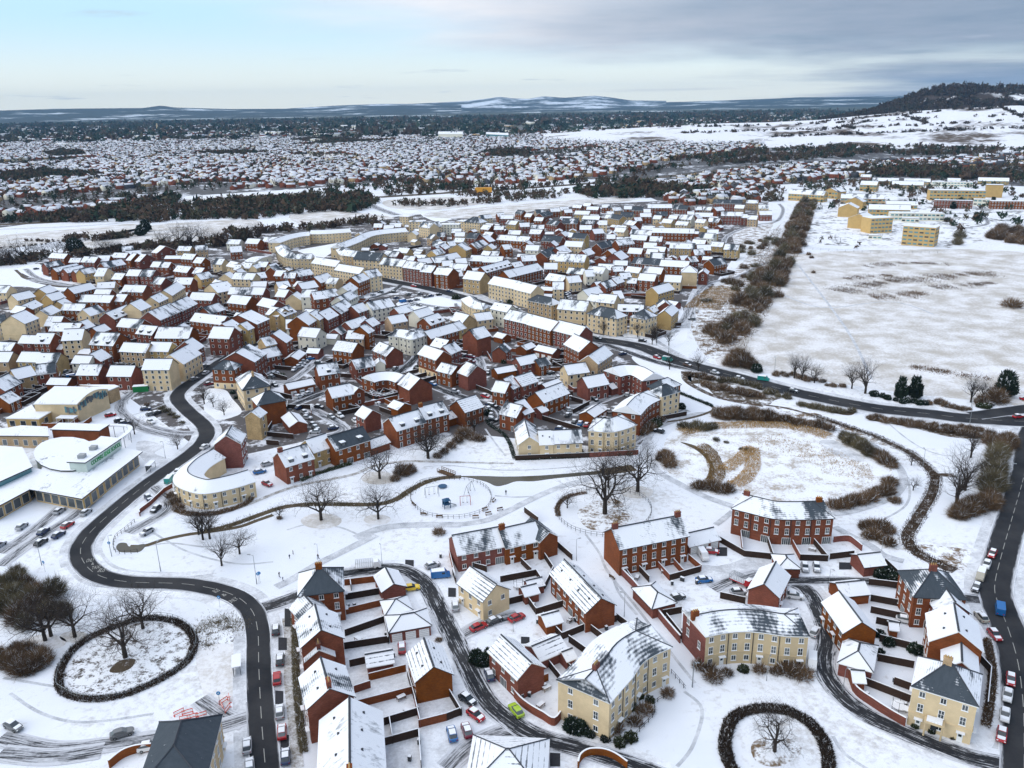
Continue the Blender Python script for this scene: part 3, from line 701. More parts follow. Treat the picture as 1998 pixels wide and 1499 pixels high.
parse('D6', '''
rb8f 738 168 895 247 1045 180 | four-row-windowed tall brick block beside the garage court
rt8f 1085 370 1235 265 1008 270
rc5.3f 782 482 995 452 8
rb2.8f 1010 498 1078 480 5
rb5.3f 988 615 1198 575 8.5
rb2.8f 1232 625 1300 605 5
hb8.6p 1598 600 1745 645 1900 570
hc8.8p 1745 702 1922 650 1600 655 | cream end block with slate hip facing the pond path
gc5pw 275 1195 490 1185 230 1010 | cream gabled wing at the park corner
rc5p 492 1195 630 1190 8.5
rc5p 632 1188 925 1174 8
rb5.3f 533 768 792 668 8.5
rb2.8f 510 868 575 845 5
rb2.8fq 1045 917 1180 830 920 870
rb5.3p 75 880 248 920 8.5
rb5.3f 335 890 425 855 210 800
rb5.3p 0 645 130 665 8
rb5.3f 215 628 300 590 120 545
rb5.6l 310 598 470 545 8
rb5f 295 385 480 345 7
rb4f 490 398 600 370 6
rb2.8f 60 470 250 435 6
rb3f 350 228 450 190 6
rb3fq 435 225 620 268 6.5
''')
curved('D6', [(1320, 500), (1428, 482), (1542, 545)], 10, 8, 'b', 'f', 'L', (0, 0), False, 'brick block bent inward at its middle with two gables')
curved('D6', [(1520, 892), (1590, 812), (1655, 768), (1725, 736)], 10, 8, 'b', 'f', 'L', (0, 1), False, 'curving brick terrace on a cream base above the shrubs')
curved('D6', [(990, 1050), (1255, 1062), (1480, 992)], 10, 8.5, 'c', 'p', 'L', (1, 1), True, 'three-sided cream flats facing the park trees', '', 'cream_flats')
parse('C4', '''
rb8p 895 950 1180 1015 10 | slate-hipped left third of the long brick back terrace
rb8f 1180 1017 1462 1095 10 | middle third of the long brick back terrace
rb8f 1480 1085 1800 1165 10 | right third of the long brick back terrace
rc7p 1805 1170 1962 1110 7
ry5.3p 430 120 510 90 355 60
rb5.3f 560 95 700 40 9
rb5.3f 610 180 700 190 8
rb5.3f 710 185 820 190 8
rb5.3p 900 105 1000 95 8
rw5.3f 1155 115 1310 120 9
rb5.3s 1420 205 1560 140 10
ry7p 1520 245 1870 265 12
rb5.3f 1910 180 2000 150 9
rc7.6f 1630 65 1840 75 9
rb5.3f 1620 165 1720 130 1560 105
rb5.3f 480 245 630 250 9
rb5.3f 635 258 870 262 9
rb5.3f 50 270 220 245 9
rb5.3f 230 235 370 205 9
rb5.3f 220 345 420 360 9
rb6fD 680 390 1000 300 9 | brick terrace with four dark round-topped dormers
rb5f 530 410 670 400 9
rb6f 960 450 1370 350 10 | longest white-roofed brick row behind the long cream terrace
rb5.3f 1120 250 1290 240 9
rb5f 1030 330 1140 310 8
rb5f 1385 345 1540 345 9
rb8f 50 405 215 415 9
rb5.3f 285 435 395 425 9
rt7.6f 395 460 600 485 11 | tan brick corner block at the left end of the cream terrace
rc8f 705 520 1020 585 10 | left half of the long cream columned terrace
rc8f 1020 590 1220 640 10 | right half of the long cream columned terrace
ht8p 1185 725 1480 785 1590 755 | boxy brown brick block with a balcony slot
rc7.6p 1545 830 1890 860 11 | cream terrace with a long black balcony rail
rb5.3f 1395 470 1600 505 9
rb5f 1660 395 1850 410 8
rc5.3f 1690 515 1840 500 9
rw5.3f 1900 435 2000 430 9
rc6f 1490 590 1620 590 9
rb3f 1335 600 1480 610 6
rb3f 1330 690 1470 695 6
rw7.6f 730 830 930 870 8
rc4.6f 570 975 760 950 8
rt5.3f 240 960 390 1000 9
''')
curved('C4', [(375, 710), (430, 770), (520, 820), (640, 838)], 9, 7, 'c', 'p', 'L', (1, 1), False, 'small concave cream terrace beside the snowy square')
parse('C3', '''
rc8f 300 395 590 440 9 | left cream villa row below the crescent green
rc8f 578 480 880 530 9 | right cream villa row below the crescent green
rt8p 680 300 830 320 9
rc8s 810 350 1130 370 12
rc8p 1130 410 1400 440 10
rb8p 1410 450 1640 480 10
rb8f 1620 500 1760 515 10
rb8f 1790 520 1960 548 10
rb5.3f 0 580 130 560 8
rb5.3f 150 560 320 530 8
rb5.3f 410 640 570 590 10
rb5.3f 190 720 380 685 9
rb7.6f 870 640 1005 585 9
rc8p 1010 575 1155 545 10
rw7f 770 760 860 700 690 690
rw7.6p 170 810 330 810 9
rb7.6f 335 840 490 820 9
rb7.6f 490 820 620 790 9
rw7.6f 700 880 860 795 8
rw6p 1040 975 1310 920 10 | grey-roofed white hall beside the square car park
rb7f 655 1015 810 930 600 920
rb6p 870 1005 1000 960 9
rb7f 495 1090 625 1030 435 1010
rb8f 260 1150 370 1080 165 1045
rt8f 390 1090 455 1050 310 1010
rt5.3f 1280 1135 1465 1100 8
rw5f 1610 1060 1785 1010 8
rb5.3fD 1750 1155 1920 1095 9
rb5f 790 1195 1010 1120 8
rb5f 1040 1170 1130 1130 8
rb7f 990 1255 1060 1220 880 1200
rb3.5f 655 1265 740 1215 580 1215
rb5.3f 1170 310 1330 325 9
rt5.3f 1340 265 1460 275 8
gy5.3f 1705 290 1820 300 1860 265
rb5.3f 1620 410 1780 390 8
rb5.3f 1780 395 1965 385 8
rb5.3p 1400 375 1530 385 9
rw5f 1525 350 1660 360 8
rb5.3f 1860 245 1975 195 8
''')
curved('C3', [(690, 215), (885, 140), (1085, 55), (1470, 15)], 11, 8, 'c', 'f', 'L', (0, 0), False, 'long cream terrace forming the right arm of the crescent')
curved('C3', [(600, 235), (640, 290), (685, 305)], 10, 8, 'c', 'p', 'L', (1, 0), False, 'cream rounded corner block at the crescent mouth')
curved('C2', [(1605, 200), (1640, 270), (1720, 325), (1840, 345), (2040, 345)], 10, 8, 'c', 'p', 'L', (1, 0), False, 'cream lower arc of the crescent round its snowy green')
curved('C2', [(1660, 150), (1800, 100), (1950, 68), (2020, 62)], 10, 8, 'c', 'f', 'L', (0, 0), False, 'cream upper arc of the crescent round its snowy green')
curved('C3', [(275, 45), (450, 42), (640, 30), (780, 20)], 10, 8, 'c', 'f', 'L', (0, 0), False, 'cream far side of the crescent with cars before it')
parse('D8', '''
rb5.3f -80 262 120 270 8
rb5.3f 215 178 370 182 8
rb6.2fD 385 180 580 182 10
rc8f 722 150 952 140 11
rb2.8f 585 240 722 250 6
rb8pD 1045 195 1320 210 12
rb2.8f 915 298 1040 305 6
rb4.5f 1175 390 1300 330 1090 325
rt6f 1398 275 1700 292 8.5
rt6f 1735 270 1965 275 8.5
rc8f 1662 490 1975 490 9 | cream four-window-wide tall block above the school lane
rb5.3f 893 552 1145 555 9
rb5.3f 1252 565 1530 568 9
rb3f 545 662 780 668 7
rb5.3p 430 548 650 520 8.5
rt5.3f 200 602 420 550 9
rb5.3f 55 738 255 640 -60 660
rb3.5f 105 882 235 822 15 825
rt5.3f 200 395 425 400 9
rt5.3f 428 412 655 415 9
rt5.3f -90 398 95 398 9
rw4.5f 838 412 1035 420 7
''')
parse('A1', '''
rc8f 1340 227 1470 150 1255 172
rb7f 1440 125 1490 95 1345 85
''')
parse('C1', '''
gb5.3f 508 312 575 322 640 270
gb5.3f 612 372 690 378 745 300
gb5.3f 738 382 822 392 870 325
gb5.3f 865 397 935 405 985 340
ry5.3p 1030 412 1190 375 8
rc5.3f 1150 430 1260 430 1300 385
rb5.3f 985 258 1150 265 9
rb5.3f 1165 248 1320 245 9
rb5.3f 1285 332 1530 285 9
rb5.3f 1360 203 1525 208 8
rb5.3f 590 205 780 218 8
rb4f 840 262 965 262 7
rc5.3f 1540 185 1720 170 8
rb5.3f 1535 237 1590 242 1640 195
rb5.3f 1645 250 1700 255 1760 205
rb7.6f 1535 425 1680 430 9
rb7.6f 1702 432 1850 437 9
rb5.3f 1360 468 1475 475 9
rb5.3f 1848 520 1960 530 9
rb5.3f 905 645 1170 580 9
rt5f 1180 580 1390 570 8
rb5.3f 1480 620 1740 628 9
rb5.3f 960 745 1200 748 9
rb5.3f 1205 748 1335 755 9
rb5.3f 1380 735 1500 742 9
rc5.3f -120 628 75 632 9
ry5.3f 575 650 700 600 9
rc5.3f 215 730 430 680 9
ry5.3f 640 730 800 690 9
rc5.3f 360 850 520 780 8
rc5.3p 600 915 735 850 9
rb5.3f 740 845 1005 852 8
rc5.3p 1100 915 1280 860 9
rb6fD 1395 955 1640 855 9
rc7.6f 1715 855 1840 800 1600 800
rc8fw 298 1012 470 945 150 955
rc8f -60 1015 70 1000 9
rb5.3f 600 1097 945 1102 8.5
rb5.3f 1000 1088 1155 1035 8.5
rb5.5f 1425 1042 1690 1065 9
rb6.5fD 1655 1130 1850 1150 9
rb5.3f 130 870 250 890 8
''')
parse('C2', '''
rb5f 100 265 165 275 190 210
rt5.3p 640 240 780 230 8
rt5.3p 405 245 560 248 8
rb5.3f 1240 155 1390 162 9
rb5.3f 1450 135 1640 140 9
rb5.3f 1065 265 1200 255 10
rw5p 1010 160 1160 165 8
rb3f 255 345 440 345 7
rb5.3f 450 345 595 355 9
rb5.3f 605 390 700 398 9
rc5.3p 845 410 950 415 9
rc5.3f 1010 430 1100 450 8
rc5.3f 1100 480 1170 480 8
rb5f 1175 445 1205 448 8
rc5.3f 1207 455 1290 460 8
gc5.3f 1292 460 1375 462 8
rb5.3f 1380 440 1490 445 8
gc5.3f 1492 448 1565 452 8
aw5f 1225 385 1360 390 22 | grey curved-roof hall among the upper estate houses
rb5.3f 85 440 190 445 8
rb5.3f 190 446 300 450 8
rb5.3f 365 495 445 505 9
rb5.3f 450 505 530 512 9
rb5.3f 595 520 690 530 9
rb7f -10 555 80 560 9
rb5.3f 105 640 215 650 9
rb5.3f 362 652 570 655 9
ry5.3f 700 600 850 570 9
rc6p 1080 590 1330 600 9
rb5.3f 1335 590 1500 570 8
rb4f 1310 685 1490 680 7
rb5.3f 1030 775 1285 780 9
rb5.3f 1290 775 1450 780 9
rc7.6f 345 795 505 690 9
rc7.6f 185 880 300 825 9
rc7.6f 0 960 80 920 9
gc6f 735 715 905 760 945 680
rb5.3f 555 840 830 850 9
rb5.3f 1020 880 1250 905 10
rb7f 465 985 655 890 360 920
rb7f 200 1090 460 980 100 1020
rb5.3f 570 1100 950 1145 9
rb5f 815 1020 1000 960 9
rb6f 1385 905 1560 945 9
rb5.3f 1605 800 1720 810 9
rt5.3f 1650 700 1790 680 8
rb5.3f 1710 580 1840 580 8
rb5.3f 1590 550 1700 555 8
rb5.3p 1900 550 2000 520 8
rb7.6f 1380 1145 1530 1080 1215 1010
rt7f 1490 1020 1640 1050 9
rt7fD 1710 1050 1860 990 9
rb6f 140 1310 545 1315 11
rb7f 1125 1245 1240 1190 905 1190
rt7f 1270 1215 1345 1185 8
rb5.3f 605 1465 710 1402 490 1385
rw6f 1740 1200 1900 1190 10
''')
parse('C5', '''
rb7.6f 1080 25 1520 35 9
rb5.3f 805 45 1060 60 9
rb5.3f 800 110 1000 120 9
rb5.3f 1045 130 1190 135 9
rb5.3f 970 210 1120 215 9
rb5.3s 460 220 640 175 9
rb7f 670 180 860 160 9
rb5.3f 780 275 940 285 9
rb5.3f 700 360 790 320 640 290
rb5.3f 1050 340 1220 345 9
rt6f 1290 215 1590 225 9
rb5.3f 1630 240 1790 240 9
rb5f 1600 300 1720 295 9
rb3f 1690 355 1800 360 7
rb5.3s 830 395 1160 425 9
rb7f 1170 430 1510 450 9
hc8fn 1432 505 1625 510 9 | cream windowless box house at the perimeter road corner
gb6f 1640 530 1750 535 1800 500
rb5f 600 420 770 425 7
rb5f 410 470 590 480 8
rb5f 605 500 730 495 7
rt5.3f 745 500 910 520 8
rb5.3p 960 510 1180 530 9
rb6f 905 600 1100 615 9
rw5.3f 280 505 470 525 9
rc5f 710 590 830 580 8
rb5.3f 420 700 490 690 8
rb5.3f 515 705 640 665 8
rb5.3f 650 650 740 620 8
gw6f 165 775 300 800 390 740
rw4.5f 285 850 400 870 8
rc6f 400 870 610 890 10
gc6f 560 790 640 830 690 800
rb4f 770 640 880 645 7
rc5.3p 1225 620 1420 630 9
gy7f 1000 745 1150 770 1200 690 | narrow tall yellow house with white gable roof
rb4fD 660 982 965 990 8
gc4f 970 985 1095 1000 8
gy6.5f 1140 1030 1310 1045 1330 960 | yellow gabled end house before the brown hedge belt
gb5.5f 1150 930 1320 930 9
hc8p 285 1010 640 1078 775 1035 | left cream flats with iron balconies on the main road
hc7.6p 805 1052 990 1085 1145 1035 | right cream flats with iron balconies on the main road
rb5.3s 1830 430 1990 400 9
rw5.3f 1660 90 1830 100 9
rt5f 1780 190 1930 200 8
rb5f 1440 370 1530 365 8
rb5f 1550 385 1640 375 8
''')
parse('C6', '''
fc8f 248 330 350 335 9
fc8f 355 398 560 395 10
rc8p 480 450 610 470 10
rc8p 600 465 760 450 10
fw8f 745 430 970 430 10
fc7f 930 390 1030 395 12
hc8p 1035 395 1220 410 12
rc6f 1250 360 1380 345 8
rb5.3f 1235 480 1330 490 9
rb5.3f 1255 570 1350 580 9
rb5.3f 1340 640 1410 625 1280 600
rb5.3f 1430 610 1810 635 9
rb5.3f 1190 720 1310 670 1130 680
rb5.3s 700 575 800 575 8
rt5.3f 580 590 640 600 8
rt5.3f 910 640 1020 645 8
rb5.3f 640 685 790 690 8
rb5.3f 800 730 860 700 8
rt5.3f 860 690 940 680 8
rt5.3f 1540 420 1660 430 8
rb5.3f 1480 355 1630 355 8
rb5.3f 1450 330 1530 325 8
rb5.3f 1720 455 1830 450 8
rt5.3f 1570 545 1710 550 8
rb5.3f 1400 490 1510 490 8
rb5.3f 1830 530 1960 540 8
rb5.3s 1060 590 1180 600 10
''')
parse('C7', '''
rb5s 30 290 110 300 8
rb5f 145 330 220 335 8
rt5s 290 290 390 285 8
rb5s 370 330 490 300 8
rb5f 470 270 580 265 8
rt5f 590 255 690 250 8
rb5f 640 285 730 280 8
rb5f 730 220 830 225 8
rb5f 860 200 940 205 8
rt6f 755 300 930 305 8
rb5f 850 360 1050 370 8
rb5f 900 245 1040 250 8
rb5f 1090 220 1190 220 8
rb5f 1150 310 1230 310 8
ry6s 1170 345 1300 370 9
rc6s 1310 330 1460 335 10
rt5f 1230 260 1340 255 8
rb5f 1360 240 1450 240 8
rb7s 1450 255 1590 260 9
rt7f 1600 280 1680 280 8
rb7f 1650 225 1940 225 9
rb6s 1755 320 1890 320 9
rb5f 1900 355 1998 360 8
rt5f 1815 400 1930 410 8
rb5f 1500 385 1580 380 8
rb5f 1350 420 1470 440 9
rb5f 1570 495 1720 500 9
rc5f 1250 480 1360 490 8
rb6s 600 410 790 415 10
rb5s 410 420 540 440 9
rb5f 90 450 200 450 8
rb5p 260 380 360 385 8
rb5f 230 480 380 480 8
rb5f 205 540 340 545 9
rb5s 350 625 580 640 10
rt7s 720 590 880 600 9
rb5f 820 490 960 490 9
rc6f 1050 430 1150 430 9
rb5s 840 415 1000 420 8
rb5p 1270 640 1430 640 9
rb5f 1000 540 1120 530 9
rb5f 1150 600 1250 600 8
''')
parse('C8', '''
rb7s 330 235 500 245 9
rb5p 600 250 680 250 8
rt5f 690 250 790 255 8
rb7s 820 165 1170 175 9
rt6f 1220 165 1360 170 8
rc6f 1380 230 1500 230 9
rb5f 1390 310 1540 310 9
rt5f 1080 225 1190 230 8
rb5f 865 260 960 250 8
rb7p 920 320 1180 325 9
rb6f 1170 345 1240 345 8
rt6f 1235 360 1350 365 8
rb5f 510 310 590 310 8
rb5f 600 330 810 335 9
rb5f 290 340 400 350 8
rw6f 400 360 550 370 10
rc5f 600 400 710 410 8
rb5f 760 390 880 400 8
rc5p 360 430 500 440 8
rt6f 950 730 1120 740 9
''')
parse('D7', '''
fy15f 1055 445 1310 462 14 | yellow office block with two rows of blue-green glazing
fy13f 805 388 975 380 14 | yellow windowed block left of the glazed link
fw7f 955 345 1375 350 11 | long pale flat-roofed hall behind the yellow offices
gy9fn 622 382 787 395 16 | yellow barn-gabled campus hall nearest the field
gy9fn 545 302 695 308 14 | yellow barn-gabled campus hall, second from the field
gy8fn 600 250 740 258 10
ry7f 785 315 1110 322 12
rt7f 565 228 915 236 14
ry8f 155 190 430 206 12
gy8f 425 172 540 182 16
ry8f 715 122 845 127 12
rt5f 810 92 1015 96 10
rt5f 965 122 1210 127 12
rt5f 1060 97 1265 101 10
fw6f 1280 100 1600 105 12
fy11f 1265 168 1705 172 16 | wide three-storey yellow headquarters block
fy14fn 1705 125 1840 128 12 | yellow stair tower on the headquarters block
fb8f 1300 245 1600 252 8 | brick front wing left of the blue glazed entrance
fb8f 1745 252 2100 255 8 | brick front wing right of the blue glazed entrance
fw3f 780 520 885 525 8
rt4f 1400 90 1500 92 8
rt5f 1640 90 1880 95 10
ry4f 920 280 1165 285 10
fw4f 1040 385 1180 390 8
rt4f 560 300 600 300 8
rb5f 720 60 800 62 8
fw7f 1605 235 1740 240 6 | blue glazed entrance of the headquarters block
rt4f 1265 370 1370 375 8
''')
# ---------------- ground, roads, paths, water
def smooth(P, k=5, closed=False):
    Q = []; n = len(P); g = (lambda i: P[i % n]) if closed else (lambda i: P[max(0, min(i, n-1))])
    for i in range(n if closed else n-1):
        p0, p1, p2, p3 = g(i-1), g(i), g(i+1), g(i+2)
        for j in range(k):
            t = j/k; Q.append(.5*((2*p1)+(p2-p0)*t+(2*p0-5*p1+4*p2-p3)*t*t+(3*p1-p0-3*p2+p3)*t**3))
    if not closed: Q.append(P[-1])
    return Q
def gpts(crop, pts): return [ca(crop, x, y).xy for x, y in pts]
def sheet(name, crop, pts, z, m, sm=True, kind='structure'):
    P = gpts(crop, pts); P = smooth(P, 4, True) if sm else P
    b = MB(); b.add([(p.x, p.y, z) for p in P], [tuple(range(len(P)))]); me = b.mesh(name, (m,))
    if me.polygons[0].normal.z < 0: me.flip_normals()
    o = ob(name, me); o['kind'] = kind; return o
ROADS = []
def ribbon(name, crop, pts, wd, z, m, road=True, world=False):
    P = [Vector(p[:2]) for p in pts] if world else gpts(crop, pts); P = smooth(P, 6); n = len(P); V = []; F = []; U = []; d = 0
    wds = wd if hasattr(wd, '__len__') else (wd, wd)
    for i in range(n):
        t = (P[min(i+1, n-1)]-P[max(i-1, 0)]).normalized(); nn_ = Vector((-t.y, t.x)); ww = wds[0]+(wds[1]-wds[0])*i/(n-1)
        if i: d += (P[i]-P[i-1]).length
        a = P[i]+nn_*ww/2; b = P[i]-nn_*ww/2; V += [(a.x, a.y, z), (b.x, b.y, z)]; U += [(0, d), (1, d)]
        if i: k = 2*i; F.append((k-2, k-1, k+1, k))
    me = bpy.data.meshes.new(name); me.from_pydata(V, [], F); me.materials.append(M[m]); uv = me.uv_layers.new(name='UVMap')
    uv.data.foreach_set('uv', [c for l in me.loops for c in U[l.vertex_index]])
    o = ob(name, me); o['kind'] = 'structure'
    if road: ROADS.append((P, max(wds)/2))
    return P
def near_road(p, pad=1.0):
    for P, w2 in ROADS:
        for q in P:
            if abs(q.x-p.x) < w2+pad+4 and abs(q.y-p.y) < w2+pad+4 and (q-p).length < w2+pad+2: return True
    return False
# ground sheet: polar, out past the horizon
rs = [0, 60, 120, 200, 320, 500, 800, 1300, 2100, 3400, 5500, 9000, 15000, 25000, 45000, 90000]; NA = 64
V = [(0, 0, 0)]; F = []
for r in rs[1:]: V += [(r*math.cos(2*math.pi*i/NA), r*math.sin(2*math.pi*i/NA), 0) for i in range(NA)]
for i in range(NA): F.append((0, 1+i, 1+(i+1) % NA))
for k in range(len(rs)-2):
    for i in range(NA): a = 1+k*NA+i; b_ = 1+k*NA+(i+1) % NA; F.append((a, a+NA, b_+NA, b_))
gm = mat('ground_cover', SNOW, .85, spec=.15); t = gm.node_tree; b = t.nodes['Principled BSDF']
g = nn(t, 'ShaderNodeNewGeometry'); s = nn(t, 'ShaderNodeVectorMath', operation='LENGTH'); lk(t, g, 'Position', s, 0); dist = s.outputs['Value']
na = nn(t, 'ShaderNodeTexNoise', inp={'Scale': .025, 'Detail': 8.0, 'Roughness': .62}); lk(t, g, 'Position', na, 'Vector')
nb = nn(t, 'ShaderNodeTexNoise', inp={'Scale': .5, 'Detail': 6.0, 'Roughness': .7}); lk(t, g, 'Position', nb, 'Vector')
speck = mrange(t, mth(t, 'ADD', mth(t, 'MULTIPLY', na.outputs[0], None, vb=.5), mth(t, 'MULTIPLY', nb.outputs[0], None, vb=.5)), .525, .66, 0, .6)
snowc = mixc(t, mrange(t, na.outputs[0], .3, .7), (.68, .71, .76), (.82, .83, .85))
nearc = mixc(t, speck, snowc, (.24, .20, .15))
vo = nn(t, 'ShaderNodeTexVoronoi', inp={'Scale': .0022}); vm = nn(t, 'ShaderNodeMapping', inp={'Scale': (1, .45, 1)}); lk(t, g, 'Position', vm, 0); lk(t, vm, 0, vo, 'Vector')
vs_ = nn(t, 'ShaderNodeSeparateColor'); lk(t, vo, 'Color', vs_, 0)
nc = nn(t, 'ShaderNodeTexNoise', inp={'Scale': .0035, 'Detail': 9.0, 'Roughness': .65}); lk(t, vm, 0, nc, 'Vector')
fieldf = mth(t, 'MULTIPLY', mrange(t, vs_.outputs[0], .78, .80), mrange(t, nc.outputs[0], .54, .44))
woods = mixc(t, nc.outputs[0], (.030, .038, .032), (.075, .085, .055))
farc = mixc(t, fieldf, woods, (.55, .60, .64))
nd = nn(t, 'ShaderNodeTexNoise', inp={'Scale': .02, 'Detail': 9.0, 'Roughness': .75}); lk(t, g, 'Position', nd, 'Vector')
farc = mixc(t, mth(t, 'MULTIPLY', mrange(t, nd.outputs[0], .55, .62), mrange(t, dist, 9000, 3500)), farc, (.62, .64, .66))
t.links.new(mixc(t, mrange(t, dist, 2900, 4200), nearc, farc), b.inputs['Base Color'])
me = bpy.data.meshes.new('ground'); me.from_pydata(V, [], F); me.materials.append(gm); struct(ob('ground', me))
# stretches of other ground
sheet('garden_ground', 'A6', [(560, 240), (800, 200), (1000, 400), (1140, 560), (1300, 900), (1340, 1499), (560, 1600), (560, 700)], .012, 'dirty_snow')
sheet('field_scrub', 'P', [(1400, 712), (1430, 650), (1490, 570), (1530, 498), (1998, 492), (2080, 600), (2080, 790), (1950, 785), (1750, 765), (1550, 735)], .015, 'scrub_light')
sheet('field_scrub', 'P', [(1690, 640), (1850, 610), (1998, 600), (2080, 640), (1998, 690), (1850, 700), (1750, 680)], .02, 'scrub_light')
sheet('pond_basin', 'A4', [(130, 560), (200, 500), (400, 465), (700, 470), (950, 510), (1150, 580), (1290, 680), (1310, 790), (1200, 880), (1000, 920), (700, 900), (450, 855), (250, 800), (120, 690)], .012, 'pond_mix')
sheet('pond_ice', 'A4', [(930, 565), (1010, 560), (1080, 600), (1150, 640), (1160, 670), (1060, 655), (980, 615)], .022, 'slush')
sheet('gravel_arc', 'A4', [(205, 568), (290, 590), (350, 640), (385, 710), (370, 760), (330, 790), (360, 700), (330, 645), (280, 605)], .027, 'bank_brown')
sheet('grass_scrub', 'A5', [(1140, 690), (1250, 640), (1340, 600), (1390, 660), (1390, 760), (1260, 770), (1180, 800)], .02, 'speck_snow')
sheet('brown_verge', 'A5', [(1370, 620), (1420, 640), (1447, 720), (1445, 900), (1430, 1020), (1375, 1080), (1368, 930), (1390, 700)], .024, 'brown_verge')
sheet('grass_scrub', 'A5', [(1160, 800), (1380, 760), (1380, 1080), (1240, 1140), (1180, 1020)], .016, 'scrub_light')
sheet('enclosure_ground', 'A5', [(400, 900), (560, 730), (800, 650), (1050, 660), (1140, 760), (1000, 950), (750, 1060), (480, 1060), (390, 1000)], .02, 'speck_snow')
sheet('dark_earth', 'A5', [(640, 930), (700, 870), (790, 860), (770, 910), (700, 940)], .03, 'soil')
sheet('thawed_ground', 'A3', [(1230, 1300), (1330, 1240), (1480, 1210), (1600, 1280), (1620, 1370), (1500, 1430), (1330, 1440), (1250, 1380)], .02, 'scrub_snow')
sheet('thawed_ground', 'A8', [(480, 1290), (600, 1250), (740, 1290), (740, 1360), (620, 1420), (500, 1390)], .02, 'scrub_snow')
for c, x, y, r in (('A2', 850, 1375, 150), ('A2', 1260, 1365, 100), ('A2', 1270, 1060, 130), ('A5', 440, 730, 90), ('A5', 830, 680, 70), ('A3', 1660, 1165, 120), ('A5', 270, 760, 120)):
    sheet('thawed_ground', c, [(x+r*math.cos(a), y+r*.38*math.sin(a)) for a in np.arange(0, 6.2, .8)], .018, 'scrub_light')
sheet('verge_scrub', 'A4', [(230, 200), (420, 230), (640, 290), (790, 320), (700, 350), (640, 380), (420, 345), (330, 270), (260, 260)], .02, 'scrub_dark')
sheet('verge_scrub', 'A4', [(820, 360), (900, 365), (1000, 385), (1110, 410), (1080, 430), (950, 405), (850, 380)], .024, 'soil')
sheet('verge_scrub', 'A4', [(1185, 430), (1300, 440), (1500, 490), (1750, 520), (1760, 550), (1600, 540), (1400, 490), (1200, 455)], .02, 'scrub_dark')
sheet('verge_scrub', 'A4', [(700, 385), (850, 400), (1000, 450), (1200, 530), (1350, 600), (1300, 600), (1000, 500), (800, 430)], .016, 'scrub_snow')
sheet('verge_scrub', 'A4', [(1400, 1100), (1560, 1110), (1720, 1140), (1700, 1230), (1600, 1230), (1480, 1180)], .02, 'scrub_snow')
sheet('verge_scrub', 'P', [(1400, 560), (1460, 500), (1520, 440), (1560, 400), (1590, 395), (1560, 450), (1540, 520), (1480, 620), (1440, 670), (1400, 700), (1365, 680), (1350, 620)], .02, 'scrub_snow')
sheet('verge_scrub', 'C8', [(1060, 560), (1200, 470), (1540, 400), (1500, 520), (1440, 640), (1300, 740), (1130, 730)], .024, 'scrub_snow')
sheet('town_ground', 'P', [(-200, 470), (-200, 265), (600, 262), (1140, 245), (1500, 275), (1998, 300), (2150, 300), (2150, 370), (1700, 352), (1490, 362), (1470, 402), (1290, 395), (1190, 350), (760, 355), (600, 368), (330, 385), (130, 428)], .05, 'town_mix', False)
sheet('estate_ground', 'P', [(0, 560), (90, 500), (300, 470), (560, 445), (800, 420), (1000, 405), (1300, 392), (1500, 395), (1420, 520), (1330, 640), (1210, 650), (1330, 760), (1240, 880), (950, 850), (600, 860), (420, 900), (230, 760), (0, 870), (-150, 800), (-150, 600)], .006, 'estate_mix', False)
for c_, P_ in (('C3', [(140, 240), (400, 190), (640, 155), (590, 240), (500, 300), (440, 335), (330, 335), (200, 280)]), ('C3', [(1330, 890), (1500, 830), (1800, 790), (1998, 800), (2150, 880), (2000, 970), (1560, 1035), (1420, 960)]), ('D4', [(10, 760), (240, 755), (330, 860), (450, 1020), (290, 1100), (120, 1105), (0, 1030)]), ('C1', [(-60, 360), (180, 355), (320, 470), (560, 540), (780, 570), (1100, 540), (1050, 570), (700, 600), (300, 560), (-60, 545)]), ('C1', [(480, 280), (520, 400), (700, 470), (1000, 520), (760, 545), (450, 470), (280, 400), (200, 340)]), ('C5', [(340, 1290), (800, 1300), (1100, 1330), (1430, 1200), (1500, 1200), (1480, 1340), (1250, 1420), (700, 1330)]), ('D6', [(1060, 100), (1500, 150), (1800, 290), (1400, 210)]), ('D6', [(1480, 290), (1998, 400), (1998, 660), (1760, 520), (1480, 360)]), ('D5', [(820, 420), (700, 560), (1000, 600), (1070, 640), (860, 500)]), ('C5', [(1320, 930), (1450, 940), (1440, 1150), (1330, 1140)]), ('C6', [(150, 160), (430, 130), (540, 200), (400, 290), (250, 260)]), ('C6', [(520, 290), (760, 290), (900, 330), (750, 400), (560, 340)])):
    sheet('snowy_green', c_, P_, .02, 'clean_snow')
sheet('campus_ground', 'D7', [(380, 240), (1200, 100), (1998, 330), (1998, 500), (1400, 620), (1300, 600), (170, 600), (300, 420)], .03, 'campus_mix', False)
sheet('car_park_ground', 'P', [(1398, 1105), (1500, 1080), (1560, 1150), (1450, 1170), (1380, 1140), (1300, 1085)], .02, 'slush')
sheet('car_park_ground', 'A1', [(1000, 800), (1090, 790), (1200, 830), (1130, 880), (1250, 930), (1100, 960), (1010, 880)], .02, 'slush')
for pts in ([(110, 250), (400, 235), (560, 400), (590, 470), (380, 540), (200, 480), (150, 400)],): sheet('park_snow', 'A2', [(x, y) for x, y in pts][:0] or [(5, 440), (120, 420), (260, 570), (100, 640), (0, 590)], .012, 'dirty_snow')
